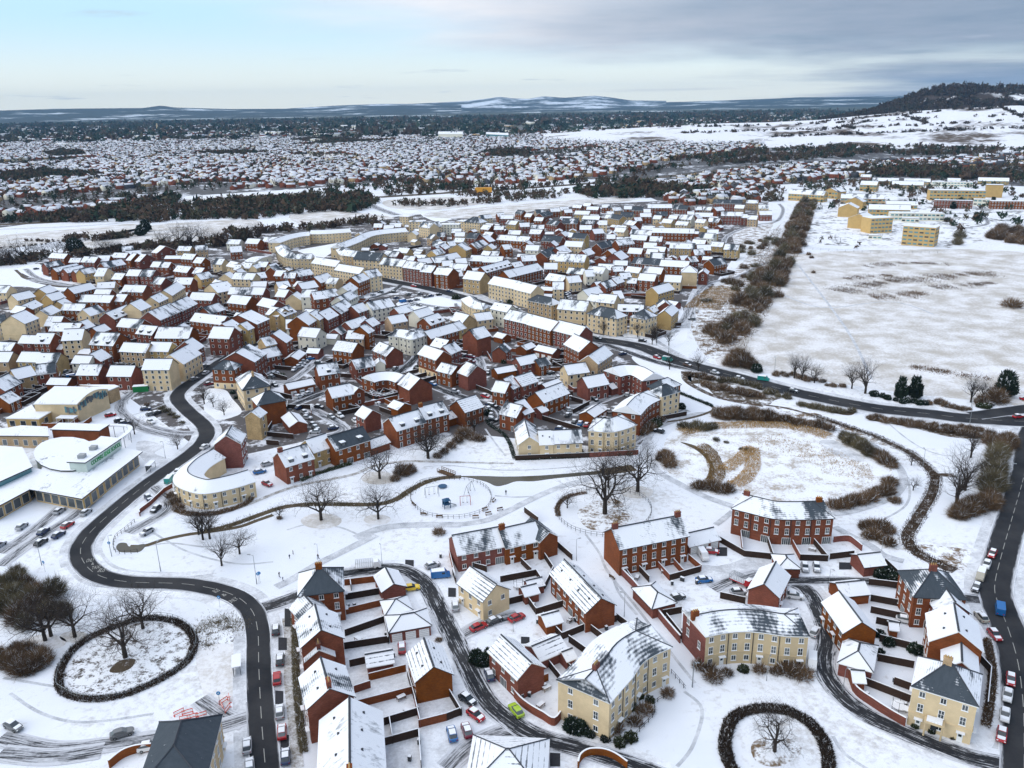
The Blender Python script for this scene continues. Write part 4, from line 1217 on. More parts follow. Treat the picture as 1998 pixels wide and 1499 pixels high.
# pavements and slush beside the roads, then the roads
R1 = [(520, 650), (496, 671), (440, 700), (385, 738), (355, 760), (346, 778), (366, 802), (397, 830), (402, 853), (373, 884), (293, 940), (213, 1005), (168, 1050), (158, 1085), (186, 1120), (246, 1136), (366, 1141), (450, 1160), (490, 1190), (503, 1233), (505, 1300), (510, 1400), (518, 1500), (522, 1560)]
R2 = [(2040, 800), (2010, 850), (2000, 920), (1978, 1000), (1955, 1080), (1941, 1140), (1946, 1175), (1965, 1222), (1984, 1285), (1994, 1350), (1998, 1420), (1998, 1540)]
R3 = [(660, 378), (700, 392), (740, 408), (775, 418)]
R4 = [(480, 1196), (530, 1182), (590, 1160), (640, 1128), (700, 1116), (775, 1110), (825, 1135), (855, 1185), (880, 1235), (912, 1300), (945, 1360), (985, 1400), (1050, 1438), (1150, 1466), (1250, 1500), (1300, 1520)]
R5 = [(1530, 1133), (1572, 1150), (1600, 1196), (1614, 1245), (1607, 1297), (1628, 1342), (1684, 1391), (1789, 1440), (1894, 1479), (1990, 1500)]
RM = [(700, 532), (749, 546), (816, 559), (880, 574), (940, 592), (985, 607), (1040, 628), (1100, 648), (1154, 661), (1245, 676), (1325, 706), (1437, 736), (1550, 766), (1700, 796), (1811, 808), (1900, 818), (2060, 826)]
for i, (P_, w_, m_) in enumerate(((R1, 10.5, 'slush'), (R2, 13, 'slush'), (R4, 8, 'dirty_snow'), (R5, 8, 'dirty_snow'), (RM, 17, 'slush'))): ribbon('pavement', 'P', P_, w_, .030+.004*i, m_, False)
P1 = ribbon('road', 'P', R1, (6.6, 5.4), .110, 'road_main'); P2 = ribbon('road', 'P', R2, 7.6, .114, 'road_main'); P4 = ribbon('road', 'P', R4, (5.4, 4.6), .1045, 'road_minor')
P5 = ribbon('road', 'P', R5, 4.8, .1055, 'road_minor'); PM = ribbon('road', 'P', RM, (9, 11), .126, 'road_main')
ribbon('road', 'P', [(1530, 1134), (1620, 1134), (1700, 1136), (1770, 1146)], 4, .1065, 'road_minor')
ribbon('road', 'P', [(1120, 655), (1180, 672), (1240, 693), (1300, 712), (1360, 722)], 5, .1075, 'road_minor')
ribbon('road', 'P', [(1900, 812), (1990, 800), (2060, 790)], 8, .138, 'road_main')
ribbon('road', 'P', [(1530, 1134), (1480, 1120), (1440, 1130), (1390, 1150)], 4.5, .1035, 'road_snowy')
ribbon('road', 'P', [(1945, 1180), (1905, 1170), (1870, 1168)], 4.5, .106, 'road_minor')
MID = [[(557, 797), (592, 783), (640, 766), (690, 770)], [(596, 793), (640, 815), (672, 838), (640, 850), (600, 852)], [(768, 732), (792, 717), (813, 696), (800, 690), (760, 688)], [(835, 750), (872, 765), (912, 778), (968, 795), (982, 815), (960, 830)],
 [(424, 697), (472, 695), (496, 671), (520, 655), (560, 632), (600, 610), (640, 600)], [(696, 588), (736, 579), (768, 567), (784, 555)], [(625, 695), (600, 720), (560, 745), (500, 742)],
 [(385, 738), (330, 735), (270, 760), (235, 790), (250, 815), (300, 835), (345, 845), (378, 845)], [(235, 800), (262, 830), (320, 848), (360, 852)], [(900, 690), (930, 694), (940, 720), (935, 735)], [(1000, 740), (1050, 738), (1110, 735)],
 [(1100, 795), (1150, 790), (1210, 770), (1240, 765)], [(960, 590), (1000, 620), (1050, 640)], [(1350, 625), (1352, 590), (1380, 555), (1440, 540), (1480, 520), (1500, 512)], [(1410, 488), (1420, 460), (1470, 440), (1515, 432), (1528, 410), (1520, 398)],
 [(1475, 395), (1482, 370), (1490, 352)], [(1080, 660), (1105, 655), (1120, 652)], [(1290, 640), (1330, 628), (1345, 600)], [(640, 590), (690, 575)], [(55, 545), (110, 555), (180, 560)], [(50, 525), (80, 545), (170, 562)],
 [(1840, 445), (1880, 445), (1925, 438), (1918, 425), (1880, 425)], [(1845, 418), (1998, 412)], [(1050, 630), (1100, 600), (1110, 580)], [(300, 950), (330, 990), (250, 1040)], [(0, 1105), (60, 1060), (140, 1010), (190, 970)], [(0, 1080), (60, 1040), (120, 990)],
 [(390, 1365), (440, 1400), (480, 1410)], [(0, 1440), (100, 1462), (200, 1455), (300, 1440), (420, 1420), (500, 1395)], [(0, 1470), (100, 1478), (200, 1465)], [(870, 1500), (920, 1455), (980, 1428), (1020, 1425)], [(880, 1254), (910, 1235), (950, 1215), (1010, 1200)], [(1230, 865), (1260, 845), (1300, 815), (1340, 800)],
 [(800, 590), (860, 600), (900, 600)], [(560, 560), (590, 545), (640, 540)], [(900, 500), (950, 520), (990, 520)], [(1180, 560), (1240, 570), (1300, 580)], [(1240, 470), (1250, 500), (1240, 540)], [(150, 620), (250, 640), (330, 660)]]
for i, P_ in enumerate(MID): ribbon('road', 'P', P_, 4.4 if i > 3 else 4.8, .056+.0011*i, 'road_snowy' if i not in (2, 3, 4, 5, 0) else 'road_minor')
ribbon('road', 'P', [(672, 382), (705, 392), (740, 408), (775, 420)], 12, .06, 'road_snowy')
ribbon('railway', 'P', [(-60, 441), (130, 432), (330, 415), (480, 405), (640, 398)], 16, .09, 'soil')
ribbon('railway', 'P', [(-60, 450), (160, 441), (330, 428)], 6, .12, 'slush')
ribbon('railway', 'P', [(740, 385), (900, 375), (1100, 362), (1300, 345), (1500, 320)], 20, .09, 'soil')
# footpaths
for i, (c, P_, w_, m_) in enumerate((('A2', [(1100, 1499), (1250, 1440), (1400, 1412), (1600, 1402), (1874, 1402)], 3.2, 'path_grey'), ('A3', [(370, 1400), (560, 1370), (700, 1310), (860, 1230), (1000, 1165), (1150, 1110), (1300, 1070), (1420, 1040)], 2.6, 'path_grey'),
  ('A6', [(130, 320), (250, 260), (400, 170), (520, 110), (640, 50), (780, -20)], 2.6, 'path_grey'), ('A2', [(0, 1345), (180, 1300), (350, 1240), (520, 1170), (700, 1112), (900, 1075), (1100, 1030), (1250, 970), (1450, 940), (1640, 940), (1874, 946)], 1.6, 'brown_verge'),
  ('A3', [(370, 946), (600, 952), (760, 955)], 1.0, 'brown_verge'), ('A4', [(560, 930), (470, 900), (330, 850), (200, 785), (90, 720), (35, 640), (30, 570), (80, 500), (190, 455), (300, 420), (500, 420), (700, 430), (900, 470), (1080, 520), (1220, 590), (1330, 680), (1370, 760), (1330, 840), (1230, 890), (1100, 930), (1000, 945)], 2.6, 'path_grey'),
  ('A4', [(1010, 1010), (1100, 1060), (1200, 1110), (1270, 1160), (1370, 1190)], 2.4, 'path_grey'), ('A4', [(480, 930), (430, 970), (390, 1000)], 1.8, 'path_grey'), ('A5', [(560, 250), (600, 310), (680, 350), (850, 370), (1050, 365), (1250, 350)], 2.2, 'dirty_snow'),
  ('A5', [(350, 330), (400, 400), (500, 450), (700, 470), (900, 480), (1150, 490), (1330, 570), (1400, 640)], 3.0, 'dirty_snow'), ('A6', [(200, 520), (220, 700), (215, 900), (240, 1150), (270, 1499)], 2.2, 'brown_verge'), ('A8', [(1720, 1340), (1790, 1250), (1830, 1050), (1850, 930), (1800, 780), (1700, 600)], 3.0, 'dirty_snow'),
  ('C5', [(1480, 1190), (1500, 1050), (1560, 850), (1620, 720), (1690, 650)], 5, 'path_grey'), ('C5', [(345, 1280), (700, 1300), (1100, 1310), (1400, 1220)], 2.2, 'path_grey'), ('C5', [(1080, 1310), (1250, 1420), (1400, 1500)], 2.2, 'path_grey'), ('A4', [(120, 90), (300, 160), (420, 185), (600, 200)], 2.4, 'path_grey'),
  ('A4', [(200, 310), (290, 345), (380, 390), (340, 420), (230, 450), (130, 465)], 1.4, 'soil'), ('C4', [(560, 660), (700, 720), (850, 780), (950, 830), (1030, 880)], 7, 'path_grey'), ('C3', [(850, 870), (1000, 800), (1150, 760), (1330, 700)], 8, 'dirty_snow'),
  ('C8', [(1780, 180), (1760, 330), (1680, 480), (1560, 620), (1450, 720)], 10, 'dirty_snow'))):
    ribbon('path', c, P_, w_, .034+.004*(i % 9)+.02, m_, False)
# park stream, ditch and water
ribbon('stream_bank', 'A5', [(760, 200), (850, 195), (960, 160), (1100, 130), (1250, 110), (1400, 85), (1500, 50), (1600, 15)], 1.7, .02, 'bank_brown', False)
ribbon('stream_bank', 'A2', [(0, 1450), (120, 1425), (250, 1385), (400, 1330), (550, 1280), (700, 1257), (900, 1252), (1100, 1255), (1280, 1250), (1400, 1215), (1500, 1150), (1620, 1090), (1740, 1060), (1874, 1052)], 2.4, .024, 'bank_brown', False)
sheet('stream_water', 'A3', [(330, 1048), (500, 1045), (700, 1050), (900, 1045), (1100, 1032), (1300, 1015), (1420, 1010), (1400, 1030), (1250, 1045), (1050, 1065), (900, 1085), (780, 1085), (700, 1110), (630, 1120), (560, 1090), (450, 1062)], .028, 'brown_water')
ribbon('stream_bank', 'A3', [(1400, 1018), (1500, 1005), (1640, 985)], 5, .026, 'bank_brown', False)
sheet('stream_pond', 'A5', [(680, 205), (700, 180), (740, 180), (760, 200), (840, 185), (850, 200), (820, 230), (760, 235), (700, 230)], .03, 'brown_water')
ribbon('ditch', 'A4', [(640, 375), (760, 392), (900, 430), (1050, 480), (1200, 530), (1310, 580), (1400, 625), (1470, 680), (1530, 745), (1520, 830), (1470, 920), (1420, 1000), (1388, 1060), (1420, 1130), (1520, 1190), (1640, 1240)], (1.4, 3.4), .03, 'ditch_rubble', False)
ribbon('ditch', 'A4', [(1530, 745), (1580, 740), (1640, 742)], 2.5, .034, 'ditch_rubble', False)
ribbon('ditch', 'A4', [(225, 200), (235, 245), (300, 290), (420, 340), (640, 380)], 2.5, .036, 'ditch_rubble', False)
ribbon('ditch', 'C1', [(190, 355), (250, 410), (300, 455), (440, 490), (600, 530), (760, 555), (900, 530), (1100, 510)], 2.2, .03, 'soil', False)
# bare tarmac where cars stood
for c, x, y, dx, dy in (('A6', 172, 690, 28, 42), ('A6', 150, 1040, 26, 45), ('A6', 185, 1330, 28, 50), ('A6', 205, 520, 20, 60), ('A6', 998, 168, 28, 25), ('A6', 1275, 355, 25, 30), ('A7', 525, 750, 25, 20), ('A8', 1000, 300, 35, 20), ('A8', 310, 220, 30, 25), ('A7', 700, 1450, 30, 40)):
    sheet('bare_tarmac', c, [(x-dx, y-dy), (x+dx, y-dy*.9), (x+dx, y+dy), (x-dx, y+dy)], .103, 'bare_tar', False)
# sledge and foot tracks in the snow
for i_, (c_, P_) in enumerate((('A2', [(600, 1440), (760, 1400), (980, 1420), (1130, 1480)]), ('A5', [(900, 120), (1100, 230), (1380, 300), (1600, 290)]), ('A5', [(860, 200), (1000, 180), (1250, 200), (1500, 130)]), ('A3', [(620, 1190), (760, 1200), (900, 1195)]), ('A3', [(830, 1290), (900, 1330), (880, 1420)]), ('A3', [(550, 700), (620, 800), (700, 900)]), ('A3', [(100, 980), (300, 970), (600, 1000), (900, 1000), (1300, 970)]), ('A8', [(100, 1000), (200, 1100), (150, 1300), (60, 1420)]), ('A8', [(840, 940), (880, 1020), (960, 1100), (1020, 1160)]), ('A8', [(930, 1250), (1000, 1350), (1150, 1450)]), ('A7', [(1000, 330), (1040, 390), (1080, 480), (1180, 600)]), ('A7', [(880, 130), (960, 240), (1010, 350), (1180, 560), (1400, 850), (1520, 1000)]), ('A4', [(480, 980), (700, 1040), (1000, 1100)]), ('A4', [(1350, 700), (1400, 800), (1380, 900), (1250, 980)]), ('A4', [(1150, 340), (1400, 560), (1600, 640), (1750, 600)]), ('A5', [(60, 1060), (250, 1180), (500, 1230), (900, 1180)]), ('A5', [(20, 970), (200, 1000), (320, 1020)]), ('P', [(1500, 560), (1600, 600), (1750, 590), (1900, 650)]), ('P', [(1560, 520), (1650, 640), (1700, 740)]), ('A1', [(900, 620), (1100, 560), (1250, 500)]))):
    ribbon('track', c_, P_, .7 if c_ != 'P' else 1.4, .0125+.0003*i_, 'path_grey', False)
# road markings
mk = MB()
def dashes(P, off, step, ln, wd, z, i0=0, i1=None):
    Q = P[i0:i1]; d = 0; acc = 0
    for i in range(len(Q)-1):
        seg = (Q[i+1]-Q[i]); L = seg.length; u = seg/L; nn_ = Vector((-u.y, u.x)); s_ = 0
        while s_ < L:
            if (acc+s_) % step < ln:
                e = min(L, s_+min(ln-(acc+s_) % step, L-s_)); a = Q[i]+u*s_+nn_*off; b = Q[i]+u*e+nn_*off
                mk.add([(a.x-nn_.x*wd/2, a.y-nn_.y*wd/2, z), (b.x-nn_.x*wd/2, b.y-nn_.y*wd/2, z), (b.x+nn_.x*wd/2, b.y+nn_.y*wd/2, z), (a.x+nn_.x*wd/2, a.y+nn_.y*wd/2, z)], [(0, 1, 2, 3)]); s_ = e+1e-4
            else: s_ += step-(acc+s_) % step
        acc += L
dashes(P1, 0, 6, 3.6, .13, .30, 60); dashes(P2, 0, 6, 4, .13, .30); dashes(PM, 0, 8, 4, .16, .42, 50)
mat('road_paint', (.36, .35, .32), .7)
for i in range(len(mk.v)): v = mk.v[i]; mk.v[i] = (v[0], v[1], .150)
struct(ob('road_marking', mk.mesh('road_marking', ('road_paint',))))
def to_mesh(o):
    bpy.context.view_layer.update(); me = bpy.data.meshes.new_from_object(o.evaluated_get(bpy.context.evaluated_depsgraph_get())); n = bpy.data.objects.new(o.name.split('.')[0], me); col.objects.link(n); n.parent = o.parent; n.location = o.location; n.rotation_euler = o.rotation_euler; n.scale = o.scale
    for k_ in o.keys(): n[k_] = o[k_]
    bpy.data.objects.remove(o); return n
def lettering(txt, c, x0, y0, x1, y1, tall, z, m='road_paint', name='road_lettering'):
    a = ca(c, x0, y0, 0).xy; b = ca(c, x1, y1, 0).xy; cu = bpy.data.curves.new(name, 'FONT'); cu.body = txt; cu.align_x = 'LEFT'; cu.size = 1.0
    cu.materials.append(M[m]); o = bpy.data.objects.new(name, cu); col.objects.link(o); bpy.context.view_layer.update(); L = (b-a).length; d = b-a
    o.location = (a.x, a.y, z); o.rotation_euler = (0, 0, math.atan2(d.y, d.x)); sx = L/max(o.dimensions.x, .1); o.scale = (sx, tall, 1); struct(o); return to_mesh(o)
lettering('BUS', 'A5', 568, 352, 606, 352, 2.6, .155); lettering('TAXI', 'A5', 535, 338, 585, 330, 2.4, .155); lettering('&', 'A5', 535, 312, 550, 309, 2.0, .155); lettering('ONLY', 'A5', 502, 296, 548, 290, 2.6, .155)
lettering('BUS', 'A5', 1262, 476, 1290, 462, 2.2, .155); lettering('&', 'A5', 1312, 496, 1330, 486, 1.8, .155); lettering('ONLY', 'A5', 1348, 540, 1400, 510, 2.2, .155)
# raised kerbs along the two wide roads
kb = MB()
for P_, w_ in ((P1, 3.15), (P2, 3.95)):
    for sg in (-1, 1):
        for i in range(0, len(P_)-1):
            a, b = P_[i], P_[i+1]; u = (b-a).normalized(); nn_ = Vector((-u.y, u.x))*sg*(w_ - (.5 if P_ is P1 and i > 100 else 0)); m_ = (a+b)/2+nn_
            if a.y > 330 or any((q-m_).length < h_+1.8 for R_, h_ in ROADS if R_ is not P_ for q in R_): continue
            kb.obox(m_, u, (b-a).length/2, .09, .0, .17)
struct(ob('kerb', kb.mesh('kerb', ('dirty_snow',))))
def in_poly2(p, P=[(20, 600), (100, 520), (300, 480), (540, 470), (800, 440), (1000, 415), (1300, 405), (1480, 405), (1420, 500), (1320, 630), (1200, 640), (1240, 760), (1210, 850), (950, 800), (850, 790), (700, 800), (600, 850), (540, 800), (420, 700), (240, 730), (60, 740)]):
    c = False; j = len(P)-1
    for i in range(len(P)):
        if (P[i][1] > p[1]) != (P[j][1] > p[1]) and p[0] < (P[j][0]-P[i][0])*(p[1]-P[i][1])/(P[j][1]-P[i][1])+P[i][0]: c = not c
        j = i
    return c
# ---------------- school, hall and other made-to-shape buildings
def poly_b(name, crop, pts, h, wall, txt=None, inset=.6, parent=None, z0=0.0, roofm='Rf', glz=None, th=.35, cat='building', smoothed=False, gw=.55, trim=None):
    W = [ca(crop, x, y, h).xy for x, y in pts]
    if smoothed: W = smooth(W, 4, True)
    c = sum(W, Vector((0, 0)))/len(W); A_ = sum(W[i].x*W[(i+1) % len(W)].y-W[(i+1) % len(W)].x*W[i].y for i in range(len(W)))
    if A_ < 0: W = W[::-1]
    root = parent or thing(name, (c.x, c.y, 0)); o2 = Vector(root.location[:2]); L = [p-o2 for p in W]; n = len(L); cc = c-o2
    ins = [cc+(p-cc)*(1-inset/max((p-cc).length, 1)) for p in L]
    wb = MB(); wb.prism(ins, z0, h)
    th = th+.0
    ob('wall', wb.mesh('wall', (wall,)), root)
    rb = MB(); rb.prism(L, h, h+th, 1, 0); ob('roof', rb.mesh('roof', (roofm, 'dark_trim' if (parent or root).name == 'school' else 'white_paint')), root)
    if glz:
        gb = MB()
        for i in range(n):
            a, b = ins[i], ins[(i+1) % n]; d = b-a; Ln = d.length
            if Ln < 4: continue
            u = d/Ln; nr = Vector((u.y, -u.x)); k = int(Ln/glz)
            for j in range(k):
                m_ = a+u*(Ln*(j+.5)/k)+nr*.05; quad(gb, m_, u, glz*gw, z0+.9-.5*(gw > .6), min(h-.6, z0+2.6+gw), 0)
                quad(gb, m_+nr*.02, u, glz*gw-.2, z0+1.0-.5*(gw > .6), min(h-.7, z0+2.5+gw), 1)
        ob('windows', gb.mesh('windows', ('white_paint', 'glass')), root)
    if not parent:
        tag(root, txt, cat); R_ = max((p-c).length for p in W)*.62; FOOT.append((c, Vector((1, 0)), R_, R_, h))
    return root
sch = poly_b('school', 'A1', [(215, 1150), (600, 1220), (820, 1045), (1045, 872), (885, 842), (700, 790), (480, 830), (330, 960)], 4.4, 'yellow_stone', 'school with green lettered sign band above its snowy entrance roof', 1.6, glz=3.2, gw=.86)
poly_b('x', 'A1', [(490+245*math.cos(a), 890+125*math.sin(a)) for a in np.arange(0, 6.28, .35)], 5.0, 'white_render', parent=sch, inset=.5)
poly_b('x', 'A1', [(488, 950), (740, 760), (890, 775), (625, 955)], 8.0, 'sign_board', parent=sch, inset=.8)
poly_b('x', 'A1', [(-60, 850), (-60, 1120), (240, 985), (165, 840), (0, 830)], 6.0, 'bright_glass', parent=sch, inset=1.0, roofm='Rl')
poly_b('x', 'A1', [(-60, 1130), (245, 990), (330, 1010), (220, 1150), (-60, 1300)], 4.0, 'yellow_stone', parent=sch, inset=1.0, glz=3.0, gw=.86)
poly_b('x', 'D8', [(100, 1272), (578, 1278), (560, 1165), (250, 1150), (0, 1195), (-60, 1272)], 4.4, 'tan_brick', parent=sch, inset=.6, glz=3.0)
poly_b('x', 'D8', [(588, 1198), (1165, 1214), (1285, 1138), (690, 1118)], 5.4, 'red_brick', parent=sch, inset=.5)
for x, y in ((600, 905), (685, 845)):
    p = ca('A1', x, y, 8.6); vb = MB(); q = p-sch.location; vb.box(q.x-1, q.y-1, 8.35, q.x+1, q.y+1, 9.5); ob('roof_vent', vb.mesh('roof_vent', ('galvanised',)), sch)
a_ = ca('A1', 625, 955, 8.0); b_ = ca('A1', 888, 776, 8.0); d_ = (b_-a_).xy; an_ = math.atan2(d_.y, d_.x); u_ = d_.normalized(); nr_ = Vector((u_.y, -u_.x)); Ls = d_.length
for i, (tx, f0, f1, m_) in enumerate((('COOPERS', .13, .45, 'sign_green'), ('EDGE', .48, .65, 'sign_green_bright'), ('SCHOOL', .68, .95, 'sign_green'))):
    cu = bpy.data.curves.new('sign_lettering', 'FONT'); cu.body = tx; cu.extrude = .05; cu.offset = .02; cu.materials.append(M[m_]); o = bpy.data.objects.new('sign_lettering', cu); col.objects.link(o); bpy.context.view_layer.update()
    p = a_.xy+u_*Ls*f0+nr_*-.0-sch.location.xy+nr_*.03; k = (f1-f0)*Ls/o.dimensions.x; o.parent = sch; o.location = (p.x, p.y, 6.15); o.rotation_euler = (R(90), 0, an_); o.scale = (k, 1.9, 1); to_mesh(o)
sb = MB(); p = a_.xy-sch.location.xy; q = b_.xy-sch.location.xy; sb.obox((p+q)/2+nr_*-.08, u_, Ls/2-.3, .06, 5.4, 7.98); ob('sign_board', sb.mesh('sign_board', ('sign_board',)), sch)
# looping canopy in front of the school
cp_ = [ca('D8', x, y, 4.6).xy for x, y in ((1285, 1140), (1400, 1140), (1490, 1148), (1525, 1180), (1480, 1235), (1390, 1300))]
cp_ = smooth(cp_, 5); cn = MB()
for i in range(len(cp_)-1): u = (cp_[i+1]-cp_[i]); cn.obox((cp_[i]+cp_[i+1])/2-cp_[0], u, u.length/2+.1, .8, 4.4+.001*i, 4.8+.001*i, 0)
for i in range(2, len(cp_), 5): q = cp_[i]-cp_[0]; cn.tube((q.x, q.y, 0), (q.x, q.y, 4.5), .12, .12, 6, 1)
tag(ob('canopy', cn.mesh('canopy', ('wall_cap', 'galvanised')), None, (cp_[0].x, cp_[0].y, 0)), 'looping snow-topped canopy on posts outside the school', 'canopy')
# barrel-roofed hall
hl = poly_b('community_hall', 'D8', [(390, 897), (903, 900), (1268, 742), (1225, 700), (640, 690)], 7.0, 'cream_stone', 'barrel-roofed cream hall with scattered tall green-grey windows', .3)
hb = MB(); H0 = ca('D8', 903, 900, 7.0).xy-hl.location.xy; H1 = ca('D8', 1268, 742, 7.0).xy-hl.location.xy; H2 = ca('D8', 390, 897, 7.0).xy-hl.location.xy
dv = (H1-H0); wv = (H2-H0); NS = 14; V = []
for i in range(NS+1):
    f = i/NS; zz_ = 7.3+2.4*math.sin(math.pi*f*.92)
    for g_ in (0, 1): q = H0+dv*f+wv*g_; V.append((q.x, q.y, zz_))
F = [(2*i, 2*i+2, 2*i+3, 2*i+1) for i in range(NS)]; hb.add(V, F, 0)
for g_ in (0, 1): hb.add([V[2*i+g_] for i in range(NS+1)]+[((H0+dv+wv*g_).x, (H0+dv+wv*g_).y, 7.0), ((H0+wv*g_).x, (H0+wv*g_).y, 7.0)], [tuple(range(NS+3)) if not g_ else tuple(range(NS+3))[::-1]], 1)
ob('barrel_roof', hb.mesh('barrel_roof', ('Rf', 'cream_stone')), hl)
wb = MB(); u = dv.normalized(); nr = Vector((u.y, -u.x)); rr = random.Random(3)
for i in range(26):
    f = .03+.93*i/26; zt = 7.0+2.2*math.sin(math.pi*f*.92); z1 = zt-rr.uniform(.1, 1.2); q = H0+dv*f+nr*.06; quad(wb, q, u, .9, max(3.2, z1-rr.uniform(1.2, 2.6)), z1, rr.choice((0, 0, 1)))
u2 = (H0-H2).normalized(); n2_ = Vector((u2.y, -u2.x))
for i in range(7): q = H2+(H0-H2)*(.72+.26*i/7)+n2_*.06; quad(wb, q, u2, .8, 3.4+rr.random(), 6.4-rr.random(), rr.choice((0, 1)))
ob('windows', wb.mesh('windows', ('glass', 'bright_glass')), hl)
poly_b('x', 'D8', [(65, 1066), (455, 1072), (612, 982), (420, 975), (375, 905)], 3.8, 'yellow_stone', parent=hl, glz=4.0, inset=.2)
poly_b('x', 'D8', [(1225, 700), (1270, 742), (1395, 690), (1340, 672), (930, 672)], 5.4, 'tan_brick', parent=hl, inset=.2)
cnp = MB(); p = ca('D8', 680, 1040, 3.0).xy; q = ca('D8', 885, 1045, 3.0).xy; u = (q-p).normalized(); cnp.obox((p+q)/2-p, u, (q-p).length/2, 1.6, 2.9, 3.15, 0)
for i in range(4): r_ = (q-p)*(i/3)-Vector((0, 1.4)); cnp.tube((r_.x, r_.y, 0), (r_.x, r_.y, 2.95), .11, .11, 6, 0)
tag(ob('entrance_canopy', cnp.mesh('entrance_canopy', ('wall_cap',)), None, (p.x, p.y, 0)), 'white-columned entrance canopy under the barrel-roofed hall', 'canopy')
# green storage container, portico
p = ca('D8', 1650, 710, 1.2); b = MB(); b.box(-3, -1.3, 0, 3, 1.3, 2.5, 0); b.box(-3.05, -1.35, 2.51, 3.05, 1.35, 2.65, 1)
for i in range(14): b.box(-2.9+.42*i, -1.36, .1, -2.75+.42*i, -1.31, 2.4, 0)
tag(ob('storage_container', b.mesh('storage_container', ('sign_green', 'wall_cap')), None, (p.x, p.y, 0), R(10)), 'dark green storage container below the cream tall block', 'container')
A_ = ca('A8', 1378, 968, 8.8).xy; B_ = ca('A8', 1738, 1078, 8.8).xy; u = (B_-A_).normalized(); nr = Vector((u.y, -u.x)); c = A_+(B_-A_)*.42
b = MB(); b.obox((0, 0), u, 1.7, .9, 3.0, 3.4, 0); b.obox((0, 0), u, 1.3, .7, 3.41, 3.75, 1)
for sx in (-1, 1): q = u*1.4*sx+nr*.7; b.tube((q.x, q.y, 0), (q.x, q.y, 3.0), .18, .16, 8, 0)
q = nr*-.75; b.obox((q.x, q.y), u, .5, .05, .05, 2.3, 2); o_ = c+nr*.9
tag(ob('porch', b.mesh('porch', ('cream_stone', 'wall_cap', 'dark_trim')), None, (o_.x, o_.y, 0)), 'cream pillared porch over a dark front door', 'porch')
# ---------------- smaller houses and garages that fill the courts of the estate
ri = random.Random(31); nin = 0
LAWNS = [(at(625, 478).xy, 45), (at(430, 510).xy, 60), (at(860, 590).xy, 45), (at(760, 590).xy, 25), (at(440, 790).xy, 40), (at(860, 740).xy, 10), (at(560, 500).xy, 30)]
for _ in range(26000):
    if nin > 150: break
    p = Vector((ri.uniform(-330, 330), ri.uniform(260, 820)))
    if not (p.y > 255 and abs(p.x) < 400): continue
    q_ = CM3.transposed() @ Vector((p.x, p.y, -CH)); px, py = PW/2-q_.x/q_.z*FPX, PH/2+q_.y/q_.z*FPX
    if not in_poly2((px, py)) or any((p-a).length < r_ for a, r_ in LAWNS): continue
    gar = ri.random() < .55; L_, D_ = (ri.choice((6, 9)), 6) if gar else (ri.uniform(7, 11), 8)
    if in_foot(p, max(L_, D_)*.62) or near_road(p, 4.0 if gar else 5.5): continue
    nb = min(FOOT, key=lambda e: (e[0]-p).length)
    if (nb[0]-p).length > 22: continue
    u_ = nb[1] if ri.random() < .6 else Vector((-nb[1].y, nb[1].x)); u_ = u_*(1 if u_.x > 0 else -1); n_ = Vector((-u_.y, u_.x)); A_ = p-u_*L_/2-n_*D_/2; B_ = p+u_*L_/2-n_*D_/2
    building(A_, B_, D_, 2.8 if gar else ri.uniform(5.4, 6.2), ri.choice('bbbbct'), ri.choice('ffp'), ri.choice('rrg'), '', False, None); nin += 1
# ---------------- walls, fences and railings
def wallrun(name, crop, pts, h, th, m, txt, cat, group=None, snow=True, closed=False, sm=False, auto_=None):
    P = gpts(crop, pts); P = smooth(P, 4, closed) if sm else P
    if closed: P = P+[P[0]]
    c = P[0]; b = MB()
    for i in range(len(P)-1):
        d = P[i+1]-P[i]
        if d.length < .05: continue
        b.obox((P[i]+P[i+1])/2-c, d, d.length/2+th*.3, th/2, 0, h+.0015*(i % 2), 0)
        if snow: b.obox((P[i]+P[i+1])/2-c, d, d.length/2+th*.3, th/2+.03, h+.004+.0015*(i % 2), h+.07+.0015*(i % 2), 1)
    o = ob(name, b.mesh(name, (m, 'wall_cap')), None, (c.x, c.y, 0))
    if auto_: auto(o, auto_, cat, group)
    else: tag(o, txt, cat, group)
    return o
def railing(name, crop, pts, h, txt, closed=False, m='iron', step=1.6, cat='railing'):
    P = smooth(gpts(crop, pts), 5, closed); P = P+[P[0]] if closed else P; c = P[0]; root = thing(name, (c.x, c.y, 0)); b = MB(); pb = MB(); acc = 0
    for i in range(len(P)-1):
        a, d = P[i]-c, P[i+1]-c
        for z in (h, h*.5): b.tube((a.x, a.y, z), (d.x, d.y, z), .045, .045, 4)
        L = (d-a).length; s_ = (-acc) % step
        while s_ < L: q = a.lerp(d, s_/L); pb.box(q.x-.05, q.y-.05, 0, q.x+.05, q.y+.05, h+.05); s_ += step
        acc += L
    ob('rail', b.mesh('rail', (m,)), root); pp = ob('posts', pb.mesh('posts', (m,)), root); pp['kind'] = 'stuff'; tag(root, txt, cat); return root
wallrun('boundary_wall', 'A7', [(1062, 340), (1160, 440), (1270, 570), (1340, 660), (1430, 765)], 2.0, .3, 'red_brick', 'long snow-capped brick boundary wall beside the open path', 'wall')
wallrun('garden_wall', 'A7', [(462, 1085), (500, 1130), (560, 1175), (630, 1215), (695, 1250), (745, 1190)], 1.9, .25, 'red_brick', 'curved brick garden wall by the lime green car', 'wall', sm=True)
wallrun('garden_wall', 'A7', [(835, 1499), (850, 1455), (900, 1425), (980, 1425), (1050, 1450), (1120, 1499)], 1.6, .25, 'red_brick', 'looping brick wall at the bottom edge of the view', 'wall', sm=True)
